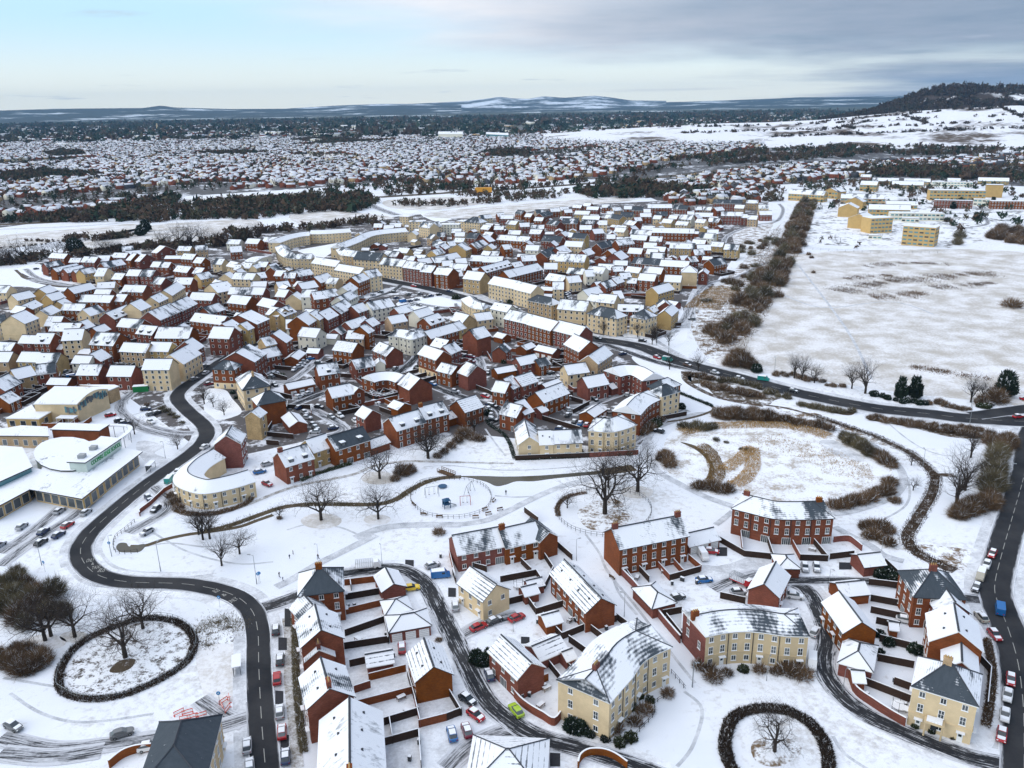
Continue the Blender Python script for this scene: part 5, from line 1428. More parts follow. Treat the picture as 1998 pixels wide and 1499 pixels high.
wallrun('garden_wall', 'A8', [(1050, 890), (1035, 960), (1060, 1020), (1150, 1085), (1250, 1150), (1330, 1195)], 2.0, .25, 'red_brick', 'curved brick garden wall below the pyramid-roofed garage', 'wall', sm=True)
wallrun('garden_wall', 'A5', [(645, 1499), (720, 1440), (800, 1410), (890, 1400)], 1.8, .25, 'red_brick', 'curved brick wall beside the bare slate house', 'wall', sm=True)
wallrun('garden_wall', 'A4', [(1005, 1090), (1080, 1085), (1120, 1110), (1150, 1135)], 1.8, .25, 'red_brick', 'curved brick wall right of the french-windowed terrace', 'wall', sm=True)
wallrun('garden_wall', 'A1', [(1025, 1340), (1020, 1320), (1100, 1260), (1200, 1165), (1260, 1130)], 1.4, .25, 'red_brick', 'low brick wall round the horseshoe terrace lawn', 'wall')
FZ = {'A6': [(575, 310, 790, 285), (575, 405, 810, 365), (580, 500, 830, 440), (580, 640, 850, 545), (575, 725, 865, 680), (610, 840, 720, 815), (735, 930, 975, 870), (645, 1110, 1030, 1010), (640, 1010, 745, 975), (750, 1245, 1060, 1150), (1060, 1235, 1240, 1190), (1240, 1190, 1340, 1150), (770, 1370, 1060, 1290), (1060, 1290, 1075, 1499), (1030, 1060, 1070, 1235), (1240, 1000, 1335, 1160), (615, 310, 620, 345), (830, 510, 860, 690), (870, 1210, 890, 1340), (985, 900, 1030, 1060)],
 'A7': [(100, 360, 120, 420), (380, 410, 590, 370), (590, 370, 640, 450), (430, 540, 530, 515), (530, 515, 590, 600), (590, 600, 770, 545), (630, 625, 740, 745), (740, 745, 900, 680), (900, 690, 1010, 775), (780, 760, 905, 850), (650, 890, 745, 1010), (730, 880, 800, 945), (480, 1060, 660, 985), (715, 205, 800, 280), (630, 260, 690, 350), (690, 350, 640, 450), (1060, 630, 1140, 690), (910, 680, 1060, 640), (1100, 345, 1160, 430), (1190, 345, 1250, 410), (1290, 310, 1370, 400), (1380, 290, 1450, 370), (1370, 400, 1550, 350), (1480, 280, 1555, 345), (520, 0, 600, 60), (500, 300, 560, 360), (220, 330, 300, 350), (80, 250, 120, 420), (1445, 600, 1440, 720), (1330, 610, 1440, 590)],
 'A4': [(410, 1090, 540, 1165), (540, 1165, 680, 1180), (520, 1060, 530, 1150), (660, 1090, 690, 1180), (790, 1110, 830, 1185), (900, 1100, 970, 1185), (830, 1185, 975, 1190), (985, 1180, 1110, 1165)],
 'A8': [(1130, 405, 1340, 430), (1140, 495, 1330, 530), (1140, 560, 1350, 605), (1170, 620, 1300, 650), (1190, 720, 1460, 790), (1180, 830, 1380, 870), (1100, 960, 1380, 1070), (1270, 960, 1380, 1000), (1700, 780, 1810, 900), (1810, 900, 1790, 1100), (0, 600, 110, 740), (300, 480, 440, 510), (660, 300, 745, 345), (1220, 290, 1330, 395)],
 'D4': [(700, 560, 760, 620), (760, 430, 1000, 410), (730, 490, 1050, 520), (830, 590, 1000, 640), (760, 1320, 1080, 1350), (750, 1420, 900, 1430), (820, 1190, 760, 1290), (980, 980, 1290, 990), (1290, 990, 1300, 1060), (800, 690, 790, 800), (1650, 600, 1990, 620), (850, 820, 1060, 870), (1500, 930, 1890, 1010), (1000, 1010, 1010, 940)],
 'D5': [(180, 830, 420, 860), (370, 860, 420, 800), (200, 960, 560, 880), (380, 1010, 520, 1060), (240, 1250, 400, 1200), (1200, 400, 1400, 420), (1500, 720, 1700, 800), (1700, 800, 1900, 900), (800, 520, 1060, 600), (1690, 330, 1740, 420), (950, 1180, 1180, 1250)],
 'D6': [(560, 310, 720, 310), (600, 350, 720, 370), (620, 390, 720, 380), (250, 130, 740, 260), (800, 740, 930, 780), (740, 850, 760, 790), (830, 880, 1000, 790), (440, 920, 900, 1060), (250, 480, 700, 440), (1230, 900, 1350, 820), (1640, 900, 1720, 960), (1740, 950, 1995, 900), (240, 1360, 1000, 1330), (1000, 1330, 1500, 1300), (500, 700, 830, 690)],
 'D8': [(280, 720, 480, 720), (0, 960, 600, 720), (760, 480, 900, 470), (1300, 410, 1680, 400), (0, 1010, 380, 790), (250, 760, 400, 760), (1400, 720, 1590, 710), (0, 560, 90, 560), (120, 180, 210, 190), (560, 290, 700, 310)],
 'C1': [(500, 1000, 640, 990), (680, 940, 1000, 950), (1160, 1050, 1340, 1080), (1160, 1110, 1340, 1120), (820, 480, 1150, 500), (1100, 290, 1300, 300), (1380, 1000, 1560, 1260)],
 'C2': [(100, 740, 230, 760), (600, 660, 720, 690), (950, 690, 1060, 700), (930, 780, 1020, 790), (560, 1180, 800, 1200), (1000, 1010, 1120, 1030), (440, 1100, 580, 1090), (1240, 240, 1560, 290), (1500, 680, 1620, 700), (1780, 640, 1900, 760), (660, 600, 700, 640), (380, 390, 450, 400)],
 'C3': [(900, 250, 1150, 180), (950, 210, 1200, 140), (1000, 260, 1180, 230), (1470, 230, 1650, 200), (1100, 1060, 1380, 1020), (1360, 960, 1560, 1010), (1500, 1130, 1690, 1130), (60, 740, 200, 760), (700, 640, 800, 600), (1240, 1000, 1360, 1020), (480, 1230, 640, 1290), (1790, 1010, 1990, 980)],
 'C4': [(880, 1130, 1500, 1260), (880, 1180, 1300, 1230), (1050, 490, 1380, 440), (1200, 530, 1400, 500), (1500, 1400, 1700, 1430), (0, 900, 350, 850), (250, 860, 520, 950), (700, 1200, 900, 1260), (860, 560, 1200, 540), (700, 130, 820, 100), (200, 1220, 400, 1250), (380, 1380, 640, 1400), (980, 1350, 1240, 1390)],
 'C5': [(200, 620, 420, 620), (420, 360, 560, 300), (640, 800, 1000, 800), (820, 820, 1000, 840), (1060, 1190, 1430, 1160), (860, 690, 1020, 740), (760, 700, 880, 760), (1420, 620, 1540, 640), (1800, 290, 1960, 300), (1300, 200, 1560, 200), (480, 560, 560, 600), (1050, 280, 1200, 260), (1700, 370, 1900, 340)]}
for c, L_ in FZ.items():
    for x0, y0, x1, y1 in L_:
        wallrun('garden_fence', c, [(x0, y0), (x1, y1)], 1.8, .12, 'fence_wood' if rnd.random() < .75 else 'red_brick', None, 'fence', 'garden fences of the estate', snow=True, auto_='snow-topped brown garden fence')
# back gardens fenced off in front of the mid-distance houses
ng = 0
for c_, u_, a_, b_, h_ in list(FOOT):
    if h_ < 4.4 or not 300 < c_.y < 620 or ng > 210 or (c_-at(440, 770).xy).length < 38: continue
    n_ = Vector((-u_.y, u_.x)); best = None
    for e_, wdt, dpt in ((n_, a_, b_), (-n_, a_, b_)):
        g_ = c_+e_*(dpt+3.8)
        if e_.dot(c_) < 0 or rnd.random() < .25:
            if not in_foot(g_, 1.0) and not in_foot(g_+Vector((-e_.y, e_.x))*wdt*.6, .3) and not near_road(g_, 3.0): best = (e_, wdt, dpt)
    if not best: continue
    e_, wdt, dpt = best; t_ = Vector((-e_.y, e_.x)); D_ = dpt+rnd.uniform(5, 7.5); b = MB(); m_ = 'fence_wood' if rnd.random() < .7 else 'red_brick'
    segs = [(c_+t_*wdt*.95+e_*dpt, c_+t_*wdt*.95+e_*D_), (c_+t_*wdt*.95+e_*D_, c_-t_*wdt*.95+e_*D_), (c_-t_*wdt*.95+e_*D_, c_-t_*wdt*.95+e_*dpt)]
    if wdt > 5: segs.append((c_+e_*dpt, c_+e_*D_))
    if wdt > 8: segs += [(c_+t_*wdt*.5+e_*dpt, c_+t_*wdt*.5+e_*D_), (c_-t_*wdt*.5+e_*dpt, c_-t_*wdt*.5+e_*D_)]
    for i_, (p_, q_) in enumerate(segs): b.obox((p_+q_)/2-c_, q_-p_, (q_-p_).length/2, .06, 0, 1.8+.002*i_, 0); b.obox((p_+q_)/2-c_, q_-p_, (q_-p_).length/2, .08, 1.81+.002*i_, 1.87+.002*i_, 1)
    auto(ob('garden_fence', b.mesh('garden_fence', (m_, 'wall_cap')), None, (c_.x, c_.y, 0)), 'boxed garden fence', 'fence', 'garden fences of the estate'); ng += 1
railing('play_area_railing', 'A3', [(5, 1200), (60, 1110), (180, 1078), (330, 1072), (470, 1090), (570, 1150), (595, 1220), (560, 1290), (450, 1340), (300, 1358), (130, 1335), (30, 1270)], 1.2, 'dark railing ringing the round snowy play area', True)
railing('tree_railing', 'A3', [(1290, 1160), (1150, 1195), (1075, 1270), (1080, 1350), (1170, 1430), (1300, 1475), (1450, 1490), (1600, 1470), (1720, 1400), (1765, 1320), (1740, 1240), (1640, 1180), (1450, 1150)], 1.3, 'black railing ringing the two fenced big trees', True)
railing('tree_railing', 'A5', [(332, 1000), (380, 860), (480, 760), (640, 680), (800, 630), (950, 612), (1080, 650), (1150, 740), (1120, 850), (1000, 950), (850, 1030), (650, 1090), (480, 1095), (370, 1050)], 1.2, 'pale-topped railing round the gnarled oak mound', True, 'galvanised')
railing('pond_railing', 'A5', [(790, 60), (730, 110), (680, 150), (665, 200), (680, 235), (740, 245), (810, 235)], 1.1, 'short railing bent round the stream outlet pond')
railing('park_railing', 'A7', [(1380, 945), (1420, 990), (1465, 1045)], 1.1, 'short black railing in front of the tall curved flats')
railing('garden_railing', 'A7', [(760, 1230), (850, 1290), (1000, 1350), (1110, 1370), (1200, 1280), (1280, 1190), (1290, 1120), (1400, 1060)], 1.0, 'low railing round the shrubs of the tall curved flats')
railing('field_fence', 'D7', [(160, 620), (600, 650), (1000, 660), (1380, 660)], 1.8, 'long dark fence between the campus and the snowy field', m='iron', step=6, cat='fence')
railing('court_fence', 'D7', [(260, 545), (540, 545), (545, 600), (530, 520), (780, 522)], 2.0, 'court fence beside the yellow offices', m='iron', step=6, cat='fence')
# ---------------- trees and shrubs
def tree_meshes(seed, H, spread, lean=0.0, lv=6, low=.22, dens=1.0):
    r = random.Random(seed); tb = MB(); cb = MB()
    def grow(p, d, L, rad, k):
        segs = 3 if k < 3 else 2; q = p
        for s_ in range(segs):
            d = (d+Vector((r.uniform(-1, 1), r.uniform(-1, 1), r.uniform(-.6, .8)))*(.16+.05*k)).normalized(); n = q+d*L/segs; r2 = rad*(1-.22/segs*(s_+1) if k < lv else .5)
            (tb if k < 2 else cb).tube(q, n, rad, rad*.86, 6 if k < 2 else (4 if k < 4 else 3)); q = n; rad *= .86
            if k >= 1 and k < lv and r.random() < .75*dens:
                a = d.orthogonal().normalized(); a.rotate(Matrix.Rotation(r.uniform(0, 6.28), 3, d)); e = (d*.55+a*.9+Vector((0, 0, .12))).normalized(); grow(q, e, L*.62*r.uniform(.8, 1.1), rad*.55, k+2)
        if k >= lv: return
        m = 3 if k < 2 else 2
        for i in range(m):
            a = d.orthogonal().normalized(); a.rotate(Matrix.Rotation(6.28*(i+r.random()*.6)/m, 3, d)); w_ = spread*r.uniform(.7, 1.15)
            e = (d+a*w_+Vector((0, 0, .04))).normalized(); grow(q, e, L*r.uniform(.70, .88), rad*.66, k+1)
    h0 = H*low; tb.tube((0, 0, -.3), (lean*.3, 0, h0), H*.034, H*.026, 8)
    for i in range(4):
        a = 6.28*(i+r.random()*.5)/4; grow(Vector((lean*.3, 0, h0-.05*H*(i % 2))), Vector((math.cos(a)*spread, math.sin(a)*spread, 1.0)).normalized(), H*.26, H*.019, 1)
    grow(Vector((lean*.3, 0, h0)), Vector((0, 0, 1)), H*.26, H*.02, 1)
    return tb, cb
TREES = {}
def tree_proto(key, seed, H, spread, lv=6, m='twigs', **k):
    t, c = tree_meshes(seed, H, spread, lv=lv, **k); TREES[key] = (t.mesh('trunk', ('bark',)), c.mesh('crown', (m,)))
for k, a in {'oak': (1, 16, 1.0, 6), 'big': (2, 21, .95, 7), 'round': (5, 14, .95, 7), 'thin': (4, 10, .42, 6), 'small': (8, 7.5, .8, 6), 'gnarl': (11, 14, 1.3, 7), 'tall': (15, 15, .55, 6)}.items(): tree_proto(k, *a)
def tree(key, c, x, y, s=1.0, txt=None, words='bare winter tree', grp='bare winter trees', rz=None, loc=None):
    p = loc if loc is not None else ca(c, x, y); o = thing('tree', (p.x, p.y, 0), rnd.uniform(0, 6.28) if rz is None else rz); o.scale = (s, s, s*rnd.uniform(.93, 1.07))
    ob('trunk', TREES[key][0], o); ob('crown', TREES[key][1], o)
    if txt: tag(o, txt, 'tree')
    else: auto(o, words, 'tree', grp)
    return o
tree('round', 'A2', 850, 1368, 1.05, 'wide bare tree on a thawed patch between stream and grey path'); tree('round', 'A2', 1268, 1360, .85, 'smaller bare tree left of the round play area')
tree('round', 'A2', 1278, 1065, .95, 'bare tree below the slid-roof brick terrace'); tree('round', 'A2', 1635, 918, .95, 'bare tree before the dormered brick terrace')
tree('small', 'A2', 545, 1350, .6); tree('thin', 'A5', 1190, 160, 1.0, 'bushy multi-stemmed tree straddling the park stream'); tree('thin', 'A5', 1230, 155, 1.0)
tree('gnarl', 'A5', 1405, 243, .62, 'low crooked bare tree alone on the snowy park'); tree('thin', 'A5', 1300, 312, .85)
tree('big', 'A3', 1425, 1320, 1.0, 'largest dark bare tree inside the black ring railing'); tree('big', 'A3', 1665, 1160, .85, 'second large bare tree beyond the black ring railing'); tree('oak', 'A3', 1450, 1130, .7)
tree('round', 'A3', 1150, 1280, .4); tree('gnarl', 'A5', 735, 850, 1.15, 'gnarled old oak on dark earth inside the pale railing', rz=1.2); tree('round', 'A5', 838, 680, .85, 'bare tree just inside the top of the pale railing')
tree('oak', 'A5', 440, 730, .8, 'bare tree between the dark thicket and the pale railing'); tree('oak', 'A5', 265, 750, .9); tree('oak', 'A5', 300, 725, .8)
tree('gnarl', 'A8', 605, 1335, .75, 'lone bare tree inside the thick round hedge', rz=.4); tree('small', 'A3', 470, 720, 1.1)
tree('round', 'A3', 130, 915, .9); tree('small', 'A1', 1300, 850, .9); tree('thin', 'A1', 1495, 520, .8); tree('small', 'A1', 1560, 540, .8); tree('small', 'A1', 1640, 600, .9); tree('thin', 'A1', 985, 740, .7); tree('thin', 'A5', 1165, 130, .9)
for x, y, k, s in ((800, 235, 'thin', 1.1), (840, 245, 'thin', 1.0), (905, 260, 'small', 1.2), (1100, 290, 'thin', 1.0), (1170, 315, 'tall', 1.0), (1720, 360, 'thin', 1.1), (1780, 350, 'thin', .9), (1690, 820, 'tall', .9), (1650, 870, 'tall', .9), (1720, 650, 'thin', 1.0), (1640, 900, 'thin', 1.1), (150, 190, 'thin', .8), (300, 200, 'thin', .8), (60, 60, 'thin', .8), (1180, 640, 'small', .8), (1410, 690, 'small', .7), (1420, 820, 'small', .7)): tree(k, 'A4', x, y, s)
for x, y in ((950, 1180), (1130, 1370), (1280, 1400), (1110, 1330), (480, 1270), (620, 1230), (900, 1300)): tree('thin', 'C5', x, y, .85)
for x, y, s in ((270, 250, 1.35), (20, 290, 1.3), (200, 270, .9), (420, 190, .8), (560, 180, .8), (700, 160, .8), (800, 170, .8), (1250, 170, 1.0), (1330, 160, .9), (1430, 150, .8), (130, 300, .9), (80, 240, .8)): tree('oak', 'C1', x, y, s)
for x, y, s in ((440, 170, 1.3), (590, 190, 1.4), (720, 170, 1.2), (220, 180, .9), (870, 170, .9), (940, 180, .9), (1280, 130, 1.0), (1390, 110, 1.1), (310, 190, .8), (520, 200, .8)): tree('oak', 'C2', x, y, s)
# shrubs: a dense bundle of twigs
def twig_pts(n, rx, ry, rz_, rng, L=(.5, 1.3), wd=(.03, .07), up=.8, z0=0.0, shell=.55):
    u = rng.normal(size=(n, 3)); u[:, 2] = np.abs(u[:, 2]); u /= np.linalg.norm(u, axis=1)[:, None]; rr_ = rng.uniform(shell, 1.0, n)[:, None]**.6
    lump = 1+.22*np.sin(u[:, :1]*5+u[:, 1:2]*7+rng.uniform(0, 6))*np.cos(u[:, 2:]*6+2)
    base = u*rr_*lump*np.array([rx, ry, rz_]); base[:, 2] += z0
    d = u*np.array([1, 1, .6])+rng.normal(size=(n, 3))*.55+np.array([0, 0, up]); d /= np.linalg.norm(d, axis=1)[:, None]
    ln = rng.uniform(*L, n)[:, None]; s_ = np.cross(d, rng.normal(size=(n, 3))); s_ /= np.linalg.norm(s_, axis=1)[:, None]; w_ = rng.uniform(*wd, n)[:, None]
    return base, d*ln, s_*w_
def twig_mesh(name, parts, m, mi=None):
    B, D, S = (np.concatenate([p[i] for p in parts]) for i in range(3)); n = len(B)
    V = np.stack([B-S, B+S, B+D], 1).reshape(-1, 3); V[:, 2] = np.maximum(V[:, 2], -.1); F = np.arange(3*n).reshape(-1, 3); 
    if isinstance(m, str) and mi is None: hz_ = V[::3, 2]; m = (m, 'wall_cap'); mi = ((np.random.default_rng(n).uniform(size=n) < .07) & (hz_ > np.median(hz_))).astype(int)
    return big_mesh(name, V, F, 0 if mi is None else mi, m if isinstance(m, tuple) else (m,))
RNG = np.random.default_rng(5)
SHR = {}
for k, (n, rx, ry, rz_, L, wd, m) in {'bush': (520, 1.5, 1.5, 1.3, (.6, 1.6), (.03, .06), 'brown_twigs'), 'bush2': (480, 1.8, 1.4, 1.1, (.6, 1.6), (.03, .06), 'olive_twigs'), 'big': (1500, 3.0, 2.8, 3.8, (1.0, 3.0), (.035, .075), 'brown_twigs'), 'big2': (1500, 2.8, 3.2, 4.2, (1.0, 3.2), (.035, .075), 'olive_twigs'),
    'green': (1500, 1.0, 1.0, 1.3, (.2, .5), (.08, .16), 'evergreen'), 'yew': (2600, 2.2, 2.2, 4.2, (.4, .9), (.14, .26), 'evergreen'), 'hg': (1400, 1.0, 1.0, 1.1, (.2, .45), (.08, .15), 'hedge_green')}.items():
    SHR[k] = twig_mesh('foliage', [twig_pts(n, rx, ry, rz_, RNG, L, wd, z0=.1 if rz_ < 4 else .6), twig_pts(n//3, rx*.6, ry*.6, rz_*.6, RNG, L, wd, shell=.1)], m)
SHW = {'bush': 'brown bare shrub', 'bush2': 'olive-brown bare shrub', 'big': 'brown leafless thicket tree', 'big2': 'olive leafless thicket tree', 'green': 'dark green shrub', 'yew': 'dark evergreen tree', 'hg': 'green clipped shrub'}
def shrub(key, c=None, x=0, y=0, s=1.0, txt=None, loc=None, z=0.0):
    p = loc if loc is not None else ca(c, x, y); nm = 'tree' if key in ('yew', 'big', 'big2') else 'shrub'
    o = ob(nm, SHR[key], None, (p.x, p.y, z), rnd.uniform(0, 6.28)); f = rnd.uniform(.85, 1.2); o.scale = (s*f, s*rnd.uniform(.85, 1.15), s*rnd.uniform(.85, 1.15))
    if txt: tag(o, txt, nm)
    else: auto(o, SHW[key], nm, SHW[key]+'s')
    return o
def in_poly(p, P):
    c = False; j = len(P)-1
    for i in range(len(P)):
        if (P[i][1] > p[1]) != (P[j][1] > p[1]) and p[0] < (P[j][0]-P[i][0])*(p[1]-P[i][1])/(P[j][1]-P[i][1])+P[i][0]: c = not c
        j = i
    return c
def scatter(c, pts, n, r, tries=60):
    P = gpts(c, pts); xs = [p.x for p in P]; ys = [p.y for p in P]; out = []
    for _ in range(n*tries):
        p = Vector((r.uniform(min(xs), max(xs)), r.uniform(min(ys), max(ys))))
        if in_poly(p, P): out.append(p)
        if len(out) >= n: break
    return out
rs_ = random.Random(21)
BELT = [(1590, 395), (1575, 450), (1545, 520), (1500, 600), (1450, 670), (1415, 705), (1365, 690), (1380, 640), (1430, 600), (1480, 530), (1520, 470), (1565, 395)]
for p in scatter('P', BELT, 135, rs_): shrub(rs_.choice(('big', 'big2', 'big')), s=rs_.uniform(.8, 1.5), loc=p)
for p in scatter('P', [(1440, 480), (1500, 455), (1500, 500), (1450, 560), (1360, 620), (1350, 640), (1352, 590), (1400, 560)], 22, rs_): shrub('bush2' if rs_.random() < .5 else 'bush', s=rs_.uniform(1.2, 2.2), loc=p)
for x, y, s in ((530, 170, 1.5), (500, 150, 1.2), (470, 170, 1.1), (560, 180, 1.1), (590, 190, .8)): shrub('big', 'A4', x, y, s)
shrub('yew', 'A4', 605, 205, .9); shrub('yew', 'A4', 1350, 338, 1.05, 'left of the twin dark evergreens beside the main road').scale.z = 1.75; shrub('yew', 'A4', 1430, 338, 1.1, 'right of the twin dark evergreens beside the main road').scale.z = 1.75; shrub('yew', 'A4', 1900, 330, 1.4, 'lone tall dark evergreen at the snowy field edge').scale.z = 2.1
for x, y, s in ((1850, 360, 1.2), (1780, 375, .9), (1860, 330, 1.0)): shrub('big', 'A4', x, y, s)
for x0, y0, x1, y1, n, k, s in ((780, 220, 1080, 295, 12, 'bush', .9), (1200, 325, 1340, 350, 6, 'green', 1.2), (1340, 360, 1480, 375, 6, 'green', 1.3), (1480, 365, 1720, 400, 10, 'bush', .9), (1740, 385, 1830, 400, 4, 'hg', 1.2), (690, 215, 790, 225, 5, 'bush', .8),
    (240, 230, 420, 250, 8, 'bush', 1.0), (330, 280, 640, 340, 16, 'bush', 1.0), (400, 245, 640, 290, 12, 'bush2', 1.0), (640, 310, 790, 340, 8, 'bush2', .9), (830, 380, 1100, 420, 14, 'bush2', .9), (1190, 440, 1400, 480, 12, 'bush', .9), (1400, 480, 1760, 540, 18, 'bush', 1.0), (1500, 480, 1800, 510, 10, 'bush', .9),
    (390, 440, 680, 450, 16, 'big', .75), (680, 450, 980, 500, 14, 'bush', 1.2), (210, 490, 380, 500, 10, 'bush2', 1.2), (110, 620, 150, 700, 6, 'bush', 1.2), (290, 800, 450, 830, 10, 'bush', 1.2), (1060, 560, 1200, 640, 10, 'big2', .7), (1200, 620, 1310, 700, 9, 'bush', 1.3), (1000, 920, 1290, 830, 22, 'bush', 1.25), (1290, 830, 1300, 780, 4, 'bush', 1.2),
    (1150, 1010, 1300, 1040, 10, 'bush', 1.1), (1180, 1060, 1300, 1100, 8, 'bush', 1.0), (1640, 960, 1850, 880, 16, 'big', .8), (1820, 860, 1860, 640, 12, 'big2', .85), (1850, 640, 1930, 560, 10, 'big', .8), (1790, 560, 1900, 600, 6, 'big', .8), (1300, 880, 1330, 885, 2, 'bush', .8), (1240, 1260, 1340, 1290, 5, 'green', 1.2), (390, 560, 580, 620, 4, 'bush2', .6)):
    for i in range(n):
        f = (i+rs_.random())/n; shrub(k, 'A4', x0+(x1-x0)*f+rs_.uniform(-8, 8), y0+(y1-y0)*f+rs_.uniform(-9, 9), s*rs_.uniform(.7, 1.25))
for c, x, y, k, s in (('A2', 1440, 1040, 'big', .75), ('A2', 1500, 1020, 'big', .7), ('A2', 1390, 1080, 'bush', .9), ('A3', 400, 760, 'big', .8), ('A3', 470, 780, 'bush', 1.2), ('A3', 520, 790, 'bush', 1.1), ('A3', 350, 800, 'bush', 1.2), ('A3', 300, 840, 'bush', 1.2), ('A3', 250, 880, 'bush', 1.1), ('A3', 200, 910, 'bush', 1.0), ('A2', 545, 1360, 'bush', .5), ('A3', 210, 1470, 'bush', .9),
    ('A3', 1750, 700, 'bush', 1.5), ('A3', 1790, 680, 'hg', 2), ('A3', 1700, 740, 'bush', 1.2), ('A3', 1840, 930, 'bush', 1.4), ('A6', 1190, 670, 'bush', .5), ('A7', 240, 880, 'yew', .6), ('A7', 280, 900, 'yew', .55), ('A7', 310, 850, 'yew', .5), ('A7', 800, 1270, 'green', 1.5), ('A7', 850, 1280, 'green', 1.6), ('A7', 910, 1310, 'green', .8), ('A7', 995, 1335, 'green', .8), ('A7', 1075, 1360, 'hg', 1.0), ('A7', 1140, 1335, 'hg', 1.2), ('A7', 1165, 1240, 'bush', .9), ('A7', 1225, 1170, 'bush', 1.0), ('A7', 1255, 1110, 'hg', .9), ('A7', 1360, 1070, 'bush', .8), ('A7', 1150, 1150, 'hg', 1.0), ('A7', 1190, 1085, 'hg', .8), ('A7', 1060, 1280, 'bush', .9),
    ('A8', 260, 930, 'bush', 1.1), ('A8', 240, 890, 'bush', .9), ('A8', 340, 905, 'bush', .8), ('A8', 430, 885, 'hg', 1.0), ('A8', 520, 890, 'bush', .9), ('A8', 610, 895, 'bush', .8), ('A8', 680, 900, 'bush', 1.2), ('A8', 760, 920, 'bush', 1.3), ('A8', 720, 880, 'bush', 1.0), ('A8', 180, 870, 'bush', .9), ('A8', 1190, 690, 'green', 1.0), ('A8', 1230, 350, 'green', 1.5), ('A8', 1190, 360, 'green', 1.3), ('A8', 1245, 740, 'green', 1.2), ('A8', 1380, 780, 'green', 1.3), ('A8', 1420, 790, 'green', 1.2), ('A8', 1190, 800, 'green', 1.0), ('A8', 1310, 500, 'hg', .9), ('A8', 740, 1150, 'bush', .3),
    ('A8', 1390, 1200, 'hg', .6), ('A8', 1480, 1230, 'hg', .6), ('A8', 1600, 1260, 'hg', .6), ('A1', 1280, 1250, 'bush', 1.1), ('A1', 1310, 1290, 'bush', 1.0), ('A1', 1255, 1200, 'bush', .9), ('A1', 1185, 560, 'bush2', .9), ('A1', 1220, 575, 'bush2', .9), ('A1', 1255, 600, 'bush2', .7), ('A1', 1290, 620, 'bush2', .7), ('A1', 1335, 660, 'bush2', .6), ('A1', 1075, 530, 'bush', .6), ('D4', 940, 600, 'hg', 1.4), ('D4', 340, 800, 'green', 1.0), ('D4', 380, 860, 'green', .9), ('D4', 1680, 1040, 'hg', .9), ('D5', 830, 510, 'green', 1.3), ('D5', 900, 530, 'green', 1.2), ('D5', 1000, 580, 'green', 1.2), ('D5', 1700, 1060, 'green', 1.5), ('D5', 1890, 430, 'hg', 1.3), ('D5', 110, 600, 'bush', .8),
    ('C2', 1600, 1200, 'green', 1.2), ('C3', 690, 640, 'yew', .8), ('C3', 575, 290, 'green', 2.0), ('C4', 310, 710, 'hg', 2.2), ('C4', 980, 760, 'hg', 2.0), ('C5', 370, 1215, 'green', 1.6), ('C5', 1020, 1250, 'hg', 1.8), ('C5', 1350, 700, 'hg', 1.4), ('C5', 500, 1100, 'bush', 1.2), ('D6', 1680, 1000, 'hg', 1.8), ('D6', 1600, 1060, 'bush', 1.4), ('D6', 1720, 960, 'bush', 1.2), ('D6', 1945, 830, 'green', 1.3), ('D6', 910, 1290, 'green', 1.0), ('D6', 1300, 1300, 'bush', .9), ('D6', 1400, 1300, 'bush', 1.0),
    ('P', 1518, 580, 'bush', 2.0), ('P', 1587, 533, 'bush', .9), ('P', 1578, 498, 'bush', 1.1), ('P', 1583, 504, 'bush', 1.0), ('P', 1975, 600, 'bush', 3.0), ('P', 155, 495, 'yew', 2.6), ('P', 145, 492, 'yew', 2.2), ('P', 285, 452, 'yew', 2.4), ('P', 275, 460, 'yew', 2.0), ('P', 1905, 430, 'yew', 1.5), ('P', 1860, 408, 'yew', 1.4), ('P', 1872, 465, 'big2', 1.2), ('P', 1868, 478, 'big2', 1.0), ('P', 1936, 400, 'yew', 1.5), ('P', 1850, 433, 'bush', 2)):
    shrub(k, c, x, y, s)
for i in range(40):
    pass
for p in scatter('A5', [(-120, 430), (60, 380), (250, 400), (330, 470), (430, 560), (330, 650), (160, 680), (-20, 640)], 30, rs_): shrub(rs_.choice(('big2', 'big2', 'big')), s=rs_.uniform(.5, .9), loc=p)
for p in scatter('A5', [(-120, 880), (0, 800), (150, 810), (250, 860), (230, 930), (80, 950), (-120, 930)], 14, rs_): shrub('big', s=rs_.uniform(.5, .75), loc=p)
for p in scatter('D7', [(1720, 560), (1800, 490), (1900, 480), (2060, 500), (2060, 610), (1860, 600)], 22, rs_): shrub('big', s=rs_.uniform(1.0, 1.6), loc=p)
